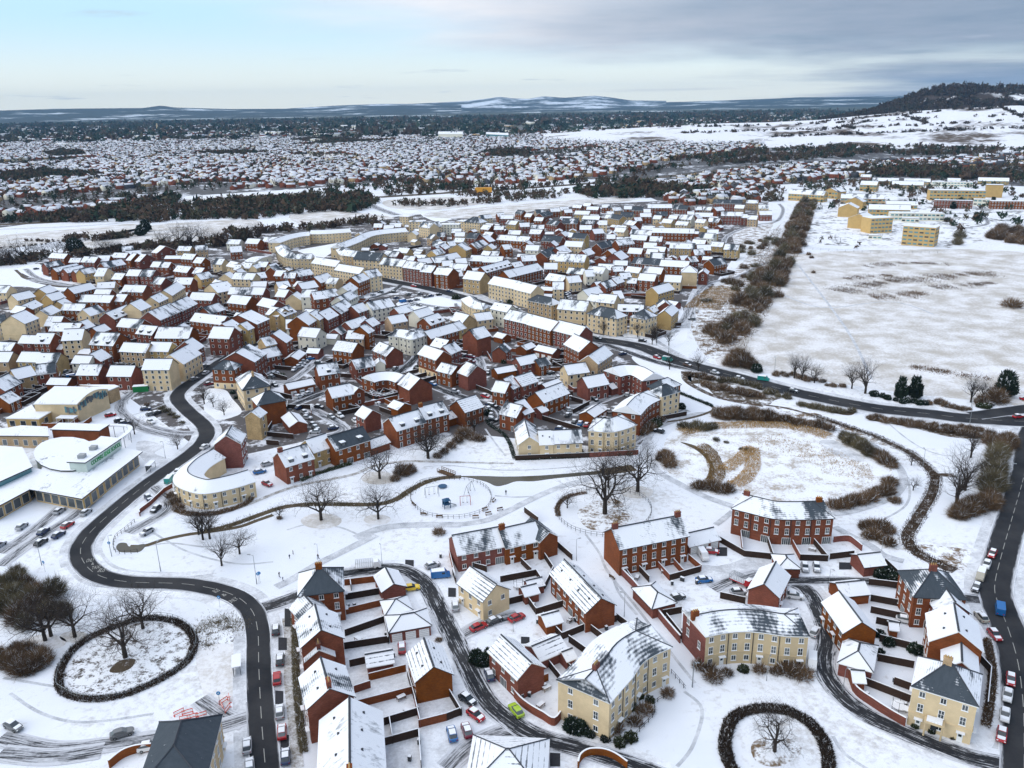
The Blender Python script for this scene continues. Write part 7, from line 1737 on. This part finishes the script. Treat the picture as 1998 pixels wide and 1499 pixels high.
# bins, trampolines, tables in the gardens
b = MB(); b.box(-.3, -.3, .08, .3, .3, 1.0, 0); b.box(-.32, -.34, 1.0, .32, .34, 1.08, 0); b.box(-.3, -.3, 1.085, .3, .3, 1.15, 1); BIN = b.mesh('wheelie_bin', ('paint_black', 'wall_cap'))
rb_ = random.Random(9)
for c, x, y in (('A7', 598, 650), ('A7', 575, 555), ('A7', 1000, 690), ('A7', 1440, 400), ('A7', 1385, 425), ('A7', 30, 265), ('A7', 90, 1070), ('A6', 845, 640), ('A6', 895, 775), ('A6', 1045, 1280), ('A6', 1060, 1340), ('A6', 1270, 1030), ('A6', 790, 1410), ('A6', 1000, 1450), ('A6', 830, 530), ('A6', 600, 455), ('A6', 640, 450), ('A8', 170, 400), ('A8', 680, 350), ('A8', 95, 385), ('A8', 1145, 350), ('A8', 1120, 1030), ('A8', 1335, 1090), ('A8', 1355, 1180), ('A8', 1275, 950), ('A7', 790, 640), ('A7', 820, 640), ('A7', 505, 1090), ('A7', 550, 1080), ('A7', 640, 1030)):
    p = ca(c, x, y); auto(ob('wheelie_bin', BIN, None, (p.x, p.y, 0), rb_.uniform(0, 3)), 'snow-lidded black bin', 'wheelie bin', 'wheelie bins')
b = MB(); b.tube((0, 0, .75), (0, 0, .82), 1.5, 1.5, 20, 0, True); [b.tube((1.4*math.cos(a), 1.4*math.sin(a), 0), (1.4*math.cos(a), 1.4*math.sin(a), 2.3), .04, .04, 5, 1) for a in np.arange(0, 6.2, 1.05)]; b.tube((0, 0, 2.28), (0, 0, 2.33), 1.5, 1.5, 20, 1)
TRM = b.mesh('trampoline', ('wall_cap', 'iron'))
for c, x, y, t_ in (('A7', 492, 440, 'netted trampoline behind the cream striped-roof house'), ('A8', 1300, 1095, 'netted trampoline inside the curved garden wall')): p = ca(c, x, y); tag(ob('trampoline', TRM, None, (p.x, p.y, 0)), t_, 'trampoline')
b = MB(); b.box(-.9, -.5, .7, .9, .5, .76, 0); b.box(-.85, -.45, .765, .85, .45, .88, 1); [b.box(x-.04, y-.04, 0, x+.04, y+.04, .7, 0) for x in (-.8, .8) for y in (-.4, .4)]; TBL = b.mesh('garden_table', ('timber', 'wall_cap'))
for c, x, y in (('A7', 615, 1140), ('A7', 650, 1040), ('A7', 790, 640), ('A6', 665, 670), ('A6', 945, 1050), ('A6', 990, 1140), ('A8', 815, 215), ('A8', 1290, 730), ('A7', 1180, 390), ('A7', 1330, 350)): p = ca(c, x, y); auto(ob('garden_table', TBL, None, (p.x, p.y, 0), rb_.uniform(0, 3)), 'snow-covered garden table', 'garden table', 'garden tables')
# ---------------- people: one continuous skinned body each
def person(c, x, y, H, coat, trou, pose, txt, rz=0.0):
    s_ = H/1.75; p = ca(c, x, y); st = .25 if pose == 'walk' else .08
    J = [(0, 0, .95), (0, 0, 1.2), (0, 0, 1.45), (0, 0, 1.55), (0, .02, 1.72), (.2, 0, 1.42), (.27, .05*st*4, 1.15), (.25, .2 if pose == 'walk' else .05, .92), (-.2, 0, 1.42), (-.27, -.1*st, 1.15), (-.25, -.12, .92), (.1, 0, .9), (.11, st, .5), (.11, st*.7, .08), (.11, st*.7+.15, .04), (-.1, 0, .9), (-.11, -st*.4, .5), (-.11, -st*1.6, .1), (-.11, -st*1.6+.15, .04)]
    E = [(0, 1), (1, 2), (2, 3), (3, 4), (2, 5), (5, 6), (6, 7), (2, 8), (8, 9), (9, 10), (0, 11), (11, 12), (12, 13), (13, 14), (0, 15), (15, 16), (16, 17), (17, 18)]
    RD = [.15, .15, .14, .06, .115, .08, .06, .045, .08, .06, .045, .1, .075, .055, .05, .1, .075, .055, .05]
    me = bpy.data.meshes.new('body'); me.from_pydata([(a*s_, b_*s_, c_*s_) for a, b_, c_ in J], E, []); o = ob('person', me, None, (p.x, p.y, .05), rz); md = o.modifiers.new('skin', 'SKIN')
    for i, v in enumerate(me.skin_vertices[0].data): v.radius = (RD[i]*s_, RD[i]*s_)
    me.skin_vertices[0].data[0].use_root = True; o.modifiers.new('sub', 'SUBSURF').levels = 1
    dg = bpy.context.evaluated_depsgraph_get(); m2 = bpy.data.meshes.new_from_object(o.evaluated_get(dg)); o.modifiers.clear(); o.data = m2
    for k_ in ('paint_'+coat, 'paint_'+trou, 'skin', 'bark'): m2.materials.append(M[k_])
    for f in m2.polygons:
        z = f.center.z/s_; f.material_index = 0 if .85 < z < 1.5 else (1 if z <= .85 else (3 if (z > 1.74 or f.center.y < -.02) else 2)); f.use_smooth = True
    tag(o, txt, 'person')
person('A6', 218, 135, 1.3, 'navy', 'black', 'walk', 'child in dark coat walking on the park snow', .5); person('A6', 241, 108, 1.4, 'grey', 'black', 'stand', 'child in grey coat standing on the park snow', 2)
person('A6', 404, 140, 1.7, 'black', 'navy', 'walk', 'person in black coat walking down the grey park path', 2.5); person('A6', 152, 258, 1.7, 'black', 'black', 'walk', 'person in dark clothes walking by the road junction', 1.2); person('A6', 175, 280, 1.2, 'navy', 'black', 'walk', 'small child in navy walking by the road junction', 1.2)
person('A3', 702, 1185, 1.7, 'black', 'grey', 'stand', 'person in black standing right of the play area', 0)
b = MB(); b.box(-5, -1.4, .4, 5, 1.4, 3.2, 0); b.box(-5.1, -1.5, 0, 5.1, 1.5, .4, 1); p = ca('C6', 1270, 32, 1); tag(ob('plant_machine', b.mesh('plant_machine', ('orange_metal', 'rubber')), None, (p.x, p.y, 0), .1, 2.2), 'long orange works vehicle on the far snowy field', 'works vehicle')
# ---------------- far town, woods, hills, haze
rf_ = np.random.default_rng(11)
def poly_world(c, pts): return np.array([tuple(p) for p in gpts(c, pts)])
def inpoly(P, X, Y):
    ins = np.zeros(len(X), bool); j = len(P)-1
    for i in range(len(P)):
        with np.errstate(divide='ignore', invalid='ignore'):
            c = ((P[i, 1] > Y) != (P[j, 1] > Y)) & (X < (P[j, 0]-P[i, 0])*(Y-P[i, 1])/(P[j, 1]-P[i, 1]+1e-12)+P[i, 0])
        ins ^= c; j = i
    return ins
WHITE = [[(165, 470), (300, 440), (400, 432), (500, 430), (505, 450), (400, 475), (250, 495), (160, 497)], [(-100, 470), (150, 447), (262, 437), (260, 452), (120, 470), (-100, 500)], [(345, 392), (450, 383), (610, 375), (560, 385), (420, 395), (350, 402)], [(565, 420), (650, 412), (770, 425), (700, 432), (600, 440)],
 [(840, 415), (1000, 400), (1200, 385), (1230, 392), (1050, 410), (1000, 425), (850, 425)], [(560, 303), (670, 300), (700, 308), (600, 312)], [(760, 390), (900, 385), (950, 395), (850, 410), (760, 405)]]
DARK = [[(330, 388), (420, 398), (560, 388), (650, 375), (745, 395), (700, 415), (560, 420), (500, 430), (420, 428), (340, 430), (300, 436), (240, 433), (0, 436), (-150, 440), (-150, 434), (130, 425)], [(640, 367), (780, 356), (1000, 367), (1180, 350), (1280, 328), (1420, 312), (1500, 312), (1300, 336), (1200, 358), (1000, 376), (760, 382)],
 [(85, 302), (120, 295), (160, 298), (170, 306), (110, 310)], [(560, 275), (640, 268), (720, 276), (640, 284)], [(930, 300), (1000, 293), (1040, 302), (980, 306)], [(1290, 314), (1420, 299), (1580, 285), (1998, 290), (2100, 300), (1998, 302), (1700, 305), (1450, 320)], [(0, 340), (100, 335), (210, 345), (90, 352), (0, 358)], [(370, 300), (480, 296), (520, 302), (430, 306)],
 [(1500, 262), (1700, 258), (1998, 262), (2100, 262), (2100, 280), (1700, 275), (1500, 275)], [(1120, 375), (1250, 362), (1400, 375), (1280, 385), (1160, 390)], [(1620, 340), (1800, 330), (1998, 345), (1998, 355), (1800, 348)]]
WP = [poly_world('P', w_) for w_ in WHITE]; DP = [poly_world('P', w_) for w_ in DARK]
for w_ in WHITE: sheet('snowy_field', 'P', w_, .10, 'scrub_light', True)
T1 = poly_world('P', [(-200, 425), (0, 428), (130, 420), (300, 395), (340, 375), (600, 365), (760, 352), (900, 366), (1100, 352), (1190, 345), (1280, 318), (1480, 288), (1500, 278), (1250, 264), (1140, 252), (900, 262), (600, 262), (300, 262), (-200, 266)])
T2 = poly_world('P', [(1275, 356), (1290, 396), (1330, 404), (1470, 400), (1490, 362), (1700, 345), (1998, 345), (2200, 345), (2200, 302), (1998, 303), (1700, 318), (1500, 326)])
def grid(x0, x1, y0, y1, sx, sy):
    gx, gy = np.meshgrid(np.arange(x0, x1, sx), np.arange(y0, y1, sy)); X = gx.ravel(); Y = gy.ravel()
    return X+rf_.uniform(-.3, .3, len(X))*sx, Y+rf_.uniform(-.3, .3, len(X))*sy
def fld(X, Y, s, k): return np.sin(X/s+k)*np.cos(Y/(s*1.3)+k*2.1)+.6*np.sin(X/(s*.45)-Y/(s*.6)+k)
hs = []
X, Y = grid(-2400, 2300, 780, 3300, 15.5, 25)
keep = (inpoly(T1, X, Y) | inpoly(T2, X, Y)) & (rf_.uniform(size=len(X)) < .86)
for P_ in WP+DP: keep &= ~inpoly(P_, X, Y)
keep &= fld(X, Y, 210, 1.0) > -1.15
X, Y = X[keep], Y[keep]
def houses(X, Y, Lr, Wr, hr, big=False):
    n = len(X); yaw = np.round((fld(X, Y, 380, 3.0))*2.2)*.42+rf_.normal(size=n)*.10+rf_.choice([0, np.pi/2], n)
    L = rf_.uniform(*Lr, n)/2; W = rf_.uniform(*Wr, n)/2; h = rf_.uniform(*hr, n); r_ = W*(.62 if not big else .12)
    T = np.array([(-1, -1, 0, 0), (1, -1, 0, 0), (1, 1, 0, 0), (-1, 1, 0, 0), (-1, -1, 1, 0), (1, -1, 1, 0), (1, 1, 1, 0), (-1, 1, 1, 0), (-1, 0, 1, 1), (1, 0, 1, 1)], float)
    x = T[None, :, 0]*L[:, None]; y = T[None, :, 1]*W[:, None]; z = T[None, :, 2]*h[:, None]+T[None, :, 3]*r_[:, None]; c, s_ = np.cos(yaw)[:, None], np.sin(yaw)[:, None]
    V = np.stack([X[:, None]+x*c-y*s_, Y[:, None]+x*s_+y*c, z], 2).reshape(-1, 3)
    Tri = np.array([(0, 1, 5), (0, 5, 4), (2, 3, 7), (2, 7, 6), (1, 2, 6), (1, 6, 5), (3, 0, 4), (3, 4, 7), (5, 6, 9), (7, 4, 8), (4, 5, 9), (4, 9, 8), (6, 7, 8), (6, 8, 9)])
    F = (Tri[None]+10*np.arange(n)[:, None, None]).reshape(-1, 3); wm = rf_.choice([0, 0, 0, 0, 1, 2, 5], n) if not big else rf_.choice([1, 2, 3], n)
    mi = np.repeat(wm[:, None], 14, 1); mi[:, 10:] = 4; sl = rf_.uniform(size=n) < .32; mi[sl, 12:] = 5; return V, F, mi.ravel()
def emit(name, parts, mats, kind='stuff'):
    Vs, Fs, Ms = [], [], []; o = 0
    for V, F, m_ in parts: Vs.append(V); Fs.append(F+o); Ms.append(m_); o += len(V)
    ob_ = ob(name, big_mesh(name, np.concatenate(Vs), np.concatenate(Fs), np.concatenate(Ms), mats)); ob_['kind'] = kind; return ob_
HM = ('red_brick', 'tan_brick', 'white_render', 'galvanised', 'far_roof', 'slate_line')
parts = [houses(X, Y, (9, 15), (7, 9.5), (4.2, 6))]
X2, Y2 = grid(-5200, 5000, 3200, 6500, 75, 60); k = (rf_.uniform(size=len(X2)) < .62) & (fld(X2, Y2, 700, 2.0) > -.2) & (X2 < 1500+.1*Y2); parts.append(houses(X2[k], Y2[k], (10, 22), (8, 12), (4, 7)))
X2, Y2 = grid(-3600, 1800, 2900, 5200, 210, 260); k = (rf_.uniform(size=len(X2)) < .34) & (X2 < 900); parts.append(houses(X2[k], Y2[k], (30, 110), (20, 60), (5, 10), True))
o = emit('distant_houses', parts, HM); tag(o, 'thousands of small snow-roofed houses of the town beyond the estate', 'houses')
def blob_trees(X, Y, R_, H_, k, mi, base=0.0):
    n = len(X); u = rf_.normal(size=(n, k, 3)); u /= np.linalg.norm(u, axis=2)[..., None]; rr_ = rf_.uniform(.35, 1, (n, k, 1))
    C = u*rr_*np.stack([R_, R_, H_*.5], 1)[:, None, :]+np.stack([X, Y, H_*.5+base], 1)[:, None, :]; sz = (R_[:, None, None]*.5)
    V = C[:, :, None, :]+rf_.normal(size=(n, k, 3, 3))*sz[..., None]*np.array([.75, .75, .9]); V = V.reshape(-1, 3); V[:, 2] = np.maximum(V[:, 2], 0)
    return V, np.arange(len(V)).reshape(-1, 3), np.repeat(mi, k)
TM = ('far_brown', 'far_olive', 'evergreen')
parts = []
for P_, dn in zip(DP, (75, 160, 60, 300, 120, 420, 110, 200, 160, 70, 110)):
    a = .5*abs(np.dot(P_[:, 0], np.roll(P_[:, 1], 1))-np.dot(P_[:, 1], np.roll(P_[:, 0], 1))); n = int(min(9000, a/dn)*2.2); x = rf_.uniform(P_[:, 0].min(), P_[:, 0].max(), n*3); y = rf_.uniform(P_[:, 1].min(), P_[:, 1].max(), n*3); k = inpoly(P_, x, y); x, y = x[k][:n], y[k][:n]
    for W_ in WP: kk = ~inpoly(W_, x, y); x, y = x[kk], y[kk]
    kk = fld(x, y, 45, 7.0)+rf_.uniform(-.5, .5, len(x)) > -.75; x, y = x[kk], y[kk]; q_ = rf_.uniform(0, 1, len(x))*(1+.3*np.sin(x/37)*np.cos(y/29)); parts.append(blob_trees(x, y, 1.8+3.6*q_, 3.5+7*q_, 26, rf_.choice([0, 0, 1, 2], len(x))))
n = 34000; x = rf_.uniform(-2400, 2300, n); y = rf_.uniform(800, 3300, n); k = (inpoly(T1, x, y) | inpoly(T2, x, y)); x, y = x[k], y[k]
parts.append(blob_trees(x, y, rf_.uniform(2.0, 4.2, len(x)), rf_.uniform(6.5, 11.5, len(x)), 20, rf_.choice([0, 1, 2], len(x))))
n = 9000; x = rf_.uniform(-6500, 6000, n); y = rf_.uniform(3100, 8500, n); k = x < 1900+.12*y; x, y = x[k], y[k]; parts.append(blob_trees(x, y, rf_.uniform(8, 26, len(x)), rf_.uniform(8, 13, len(x)), 16, rf_.choice([0, 1, 2, 2], len(x))))
# hedgerow lines near the left fields and beyond the estate
def line_trees(c, pts, n, R_, H_, jit, k=26, ms=(0, 0, 1)):
    P = smooth(gpts(c, pts), 4); A = np.array([tuple(p) for p in P]); t = rf_.uniform(0, len(A)-1.001, n); i = t.astype(int); q = A[i]+(A[i+1]-A[i])*(t-i)[:, None]+rf_.normal(size=(n, 2))*jit
    parts.append(blob_trees(q[:, 0], q[:, 1], rf_.uniform(R_*.6, R_, n), rf_.uniform(H_*.6, H_, n), k, rf_.choice(ms, n)))
for c, pts, n, R_, H_, j in (('C1', [(-40, 300), (100, 280), (250, 270), (400, 230), (560, 190)], 60, 3, 6, 4), ('C1', [(0, 95), (300, 70), (560, 45), (860, 20)], 22, 1.2, 2, 1), ('C1', [(900, 190), (1100, 180), (1400, 150), (1700, 100), (1998, 60)], 70, 3.2, 7, 4), ('C2', [(0, 240), (300, 220), (420, 200), (640, 190)], 50, 3.2, 7, 4), ('C2', [(800, 180), (950, 180), (1100, 150), (1250, 100)], 60, 4, 10, 5), ('C2', [(1040, 60), (1200, 80), (1240, 140)], 30, 4, 10, 4),
    ('B3', [(390, 340), (560, 340), (700, 320)], 60, 3.5, 7, 4), ('B3', [(150, 345), (300, 350), (400, 345)], 20, 2, 3, 2), ('P', [(500, 455), (560, 450), (640, 445), (730, 430)], 70, 3.5, 8, 5), ('P', [(620, 445), (700, 438), (760, 440)], 30, 3, 6, 4), ('P', [(780, 400), (900, 400), (1000, 392), (1100, 385)], 80, 4, 8, 8), ('P', [(900, 380), (1000, 385), (1100, 375)], 60, 4, 8, 10), ('P', [(1240, 385), (1400, 390), (1500, 392)], 40, 3, 6, 5),
    ('P', [(1500, 330), (1505, 360), (1510, 395)], 60, 4, 8, 8), ('P', [(1540, 340), (1600, 370), (1640, 360)], 25, 4, 8, 10), ('P', [(1650, 365), (1750, 365), (1800, 380)], 25, 4, 8, 8), ('P', [(1780, 400), (1900, 405), (2040, 408)], 18, 3, 6, 8), ('P', [(1540, 452), (1600, 465), (1680, 490)], 8, 2, 4, 5), ('P', [(1900, 300), (1998, 330), (2080, 345)], 60, 6, 10, 20), ('P', [(1690, 330), (1760, 325), (1840, 330)], 60, 5, 12, 12)):
    CR.setdefault('B3', (0, 350, .3504)); line_trees(c, pts, n, R_, H_, j)
n = 260; P_ = poly_world('D7', [(100, 60), (1998, 60), (1998, 560), (1350, 520), (1300, 330), (400, 330)]); x = rf_.uniform(P_[:, 0].min(), P_[:, 0].max(), n*4); y = rf_.uniform(P_[:, 1].min(), P_[:, 1].max(), n*4); k = inpoly(P_, x, y); k &= np.array([not in_foot(Vector((a, b_)), 2) for a, b_ in zip(x, y)]); x, y = x[k][:n], y[k][:n]; parts.append(blob_trees(x, y, rf_.uniform(2, 4, len(x)), rf_.uniform(3, 8, len(x)), 22, rf_.choice([0, 1, 2, 2], len(x))))
o = emit('woodland', parts, TM); tag(o, 'dark leafless woods and scattered trees between and beyond the town', 'woodland')
# large named far buildings
for c, pts, h, m_, t_ in (('P', [(855, 262), (903, 262), (903, 257), (855, 257)], 16, 'white_render', 'big white warehouse far beyond the town'), ('P', [(948, 262), (992, 264), (992, 260), (948, 258)], 12, 'bright_glass', 'long blue-edged warehouse right of the white warehouse')):
    poly_b('warehouse', c, pts, h, m_, t_, .5)
p = at(308, 257, 0); b = MB(); b.tube((0, 0, 0), (0, 0, 42), 4.5, 4.0, 12, 0, True); tag(ob('tower', b.mesh('tower', ('cream_stone',)), None, (p.x, p.y, 0)), 'slim pale tower rising from the far left of the town', 'tower')
# hills
def hillmat(name, wood, snow, s1, thr):
    m = mat(name, snow, .9, spec=.1); t = m.node_tree; b = t.nodes['Principled BSDF']; g = nn(t, 'ShaderNodeNewGeometry')
    n1 = nn(t, 'ShaderNodeTexNoise', inp={'Scale': s1, 'Detail': 8.0, 'Roughness': .6}); lk(t, g, 'Position', n1, 'Vector'); n2 = nn(t, 'ShaderNodeTexNoise', inp={'Scale': s1*9, 'Detail': 6.0, 'Roughness': .7}); lk(t, g, 'Position', n2, 'Vector')
    f = mth(t, 'ADD', mth(t, 'MULTIPLY', n1.outputs[0], None, vb=.75), mth(t, 'MULTIPLY', n2.outputs[0], None, vb=.25)); wc = mixc(t, n2.outputs[0], tuple(c*.6 for c in wood), tuple(c*1.4 for c in wood))
    t.links.new(mixc(t, mrange(t, f, *thr), snow, wc), b.inputs['Base Color'])
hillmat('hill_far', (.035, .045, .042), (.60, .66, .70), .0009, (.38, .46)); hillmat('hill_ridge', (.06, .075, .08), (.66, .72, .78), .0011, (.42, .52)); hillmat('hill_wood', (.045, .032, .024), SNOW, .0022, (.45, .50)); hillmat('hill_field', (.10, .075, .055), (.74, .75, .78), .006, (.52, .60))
def hillband(name, prof, d0, d1, m, nr=10, seed=1):
    """ridge whose skyline passes the profile (picture x, skyline y) at distance d1, falling to the plain at d0 and behind."""
    r_ = np.random.default_rng(seed); V = []; F = []; xs = np.arange(prof[0][0], prof[-1][0]+1, max(6, (prof[-1][0]-prof[0][0])/110)); ys = np.interp(xs, [p[0] for p in prof], [p[1] for p in prof])
    for x, y in zip(xs, ys):
        d = CM3 @ Vector(((x-PW/2)/FPX, -(y-PH/2)/FPX, -1)); hd = math.hypot(d.x, d.y); hz = max(0, CH+d.z/hd*d1)
        g0 = Vector((d.x, d.y))/hd; dn = d0(x) if callable(d0) else d0
        for j in range(nr+1):
            f = j/nr; dd = dn+(d1-dn)*f; ff = f**1.4; V.append((g0.x*dd, g0.y*dd, hz*ff*(1 if j in (0, nr) else 1+.10*r_.normal()*(1-f))-.5*(j == 0)))
        V.append((g0.x*d1*1.35, g0.y*d1*1.35, -1))
    m_ = nr+2
    for i in range(len(xs)-1):
        for j in range(nr+1): a = i*m_+j; F.append((a, a+1, a+1+m_, a+m_))
    me = bpy.data.meshes.new(name); me.from_pydata(V, [], F); me.materials.append(M[m]); me.polygons.foreach_set('use_smooth', [True]*len(F)); me.update(); o = ob(name, me); o['kind'] = 'structure'; return o
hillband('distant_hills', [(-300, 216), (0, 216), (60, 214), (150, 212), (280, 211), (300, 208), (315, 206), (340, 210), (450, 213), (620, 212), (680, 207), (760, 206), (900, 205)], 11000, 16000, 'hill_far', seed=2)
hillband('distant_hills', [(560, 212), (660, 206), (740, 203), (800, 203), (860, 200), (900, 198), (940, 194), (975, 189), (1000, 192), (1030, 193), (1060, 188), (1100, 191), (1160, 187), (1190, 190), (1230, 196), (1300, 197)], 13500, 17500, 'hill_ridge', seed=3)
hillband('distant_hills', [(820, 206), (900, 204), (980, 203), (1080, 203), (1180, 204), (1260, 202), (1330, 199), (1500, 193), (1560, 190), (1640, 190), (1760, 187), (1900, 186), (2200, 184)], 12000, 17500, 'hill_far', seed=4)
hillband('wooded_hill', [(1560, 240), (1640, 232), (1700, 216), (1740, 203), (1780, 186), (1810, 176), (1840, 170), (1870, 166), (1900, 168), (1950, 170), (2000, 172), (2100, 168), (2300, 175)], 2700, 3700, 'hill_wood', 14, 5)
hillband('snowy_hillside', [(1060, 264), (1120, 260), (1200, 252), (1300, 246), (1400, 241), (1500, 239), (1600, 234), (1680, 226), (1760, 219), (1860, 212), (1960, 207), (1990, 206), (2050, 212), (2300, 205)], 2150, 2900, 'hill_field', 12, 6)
# woods on the hill, hedges across its fields
hill_parts = []
def on_band(x, y, hz_d): d = CM3 @ Vector(((x-PW/2)/FPX, -(y-PH/2)/FPX, -1)); hd = math.hypot(d.x, d.y); return d.x/hd*hz_d, d.y/hd*hz_d, CH+d.z/hd*hz_d
def band_depth(x, y, prof, d0, d1):
    ys = np.interp(x, [p[0] for p in prof], [p[1] for p in prof]); lo, hi = 0.0, 1.0
    d = CM3 @ Vector(((x-PW/2)/FPX, -(ys-PH/2)/FPX, -1)); hz = max(0, CH+d.z/math.hypot(d.x, d.y)*d1); e = CM3 @ Vector(((x-PW/2)/FPX, -(y-PH/2)/FPX, -1)); sl = e.z/math.hypot(e.x, e.y)
    for i in range(40):
        f = i/39; dd = d0+(d1-d0)*f
        if CH+sl*dd <= hz*f**1.4: return dd, CH+sl*dd
    return d1, hz
PF = [(1060, 264), (1120, 260), (1200, 252), (1300, 246), (1400, 241), (1500, 239), (1600, 234), (1680, 226), (1760, 219), (1860, 212), (1960, 207), (1990, 206), (2050, 212), (2300, 205)]
PWd = [(1560, 240), (1640, 232), (1700, 216), (1740, 203), (1780, 186), (1810, 176), (1840, 170), (1870, 166), (1900, 168), (1950, 170), (2000, 172), (2100, 168), (2300, 175)]
XX, YY, ZZ, RR, HH = [], [], [], [], []
def put(x, y, prof, d0, d1, R_, H_):
    dd, z = band_depth(x, y, prof, d0, d1); q = on_band(x, y, dd); XX.append(q[0]); YY.append(q[1]); ZZ.append(z-1); RR.append(R_); HH.append(H_)
for pts, n in (([(1140, 253), (1300, 249), (1500, 246), (1700, 238), (1998, 225)], 90), ([(1300, 262), (1500, 256), (1700, 250), (1998, 236)], 90), ([(1500, 268), (1700, 262), (1998, 250)], 80), ([(1600, 240), (1720, 228), (1880, 215), (1960, 212)], 60), ([(1750, 222), (1800, 240), (1850, 255)], 30), ([(1950, 210), (1998, 232)], 30), ([(1560, 262), (1640, 250), (1700, 236)], 30)):
    for i in range(n): t = rs_.random()*(len(pts)-1); j = int(t); x = pts[j][0]+(pts[j+1][0]-pts[j][0])*(t-j)+rs_.uniform(-2, 2); y = pts[j][1]+(pts[j+1][1]-pts[j][1])*(t-j)+rs_.uniform(-1, 1); put(x, y, PF, 2150, 2900, rs_.uniform(3, 8), rs_.uniform(5, 9))
for i in range(1500):
    x = rs_.uniform(1600, 2060); ys = np.interp(x, [p[0] for p in PWd], [p[1] for p in PWd]); yb = np.interp(x, [p[0] for p in PF], [p[1] for p in PF]); y = rs_.uniform(ys, yb+3)
    if (1800 < x < 1870 and 189 < y < 200 and y < 200-(x-1800)*.05) or (1900 < x < 1960 and 184 < y < 198) or (1965 < x and 186 < y < 202): continue
    put(x, y, PWd, 2700, 3700, rs_.uniform(6, 13), rs_.uniform(9, 15))
XX, YY, ZZ, RR, HH = map(np.array, (XX, YY, ZZ, RR, HH)); V, F, mi = blob_trees(XX, YY, RR, HH, 22, rf_.choice([0, 0, 1], len(XX)), 0.0); V = V.reshape(len(XX), -1, 3); V[:, :, 2] += ZZ[:, None]; o = emit('hill_woods', [(V.reshape(-1, 3), F, mi)], TM); tag(o, 'bare brown woods and hedgerows covering the hill at the right', 'woods')
# air
hb = MB(); hb.box(-19000, -400, -60, 19000, 19000, 470); m = bpy.data.materials.new('haze_air'); m.use_nodes = True; t = m.node_tree; t.nodes.clear()
pv = nn(t, 'ShaderNodeVolumePrincipled', inp={'Density': HAZE, 'Anisotropy': 0.0}); pv.inputs['Color'].default_value = (.26, .50, .78, 1); oo = nn(t, 'ShaderNodeOutputMaterial'); lk(t, pv, 0, oo, 'Volume'); M['haze_air'] = m
if HAZE: o = ob('haze', hb.mesh('haze', ('haze_air',))); o['kind'] = 'stuff'
flush_labels()
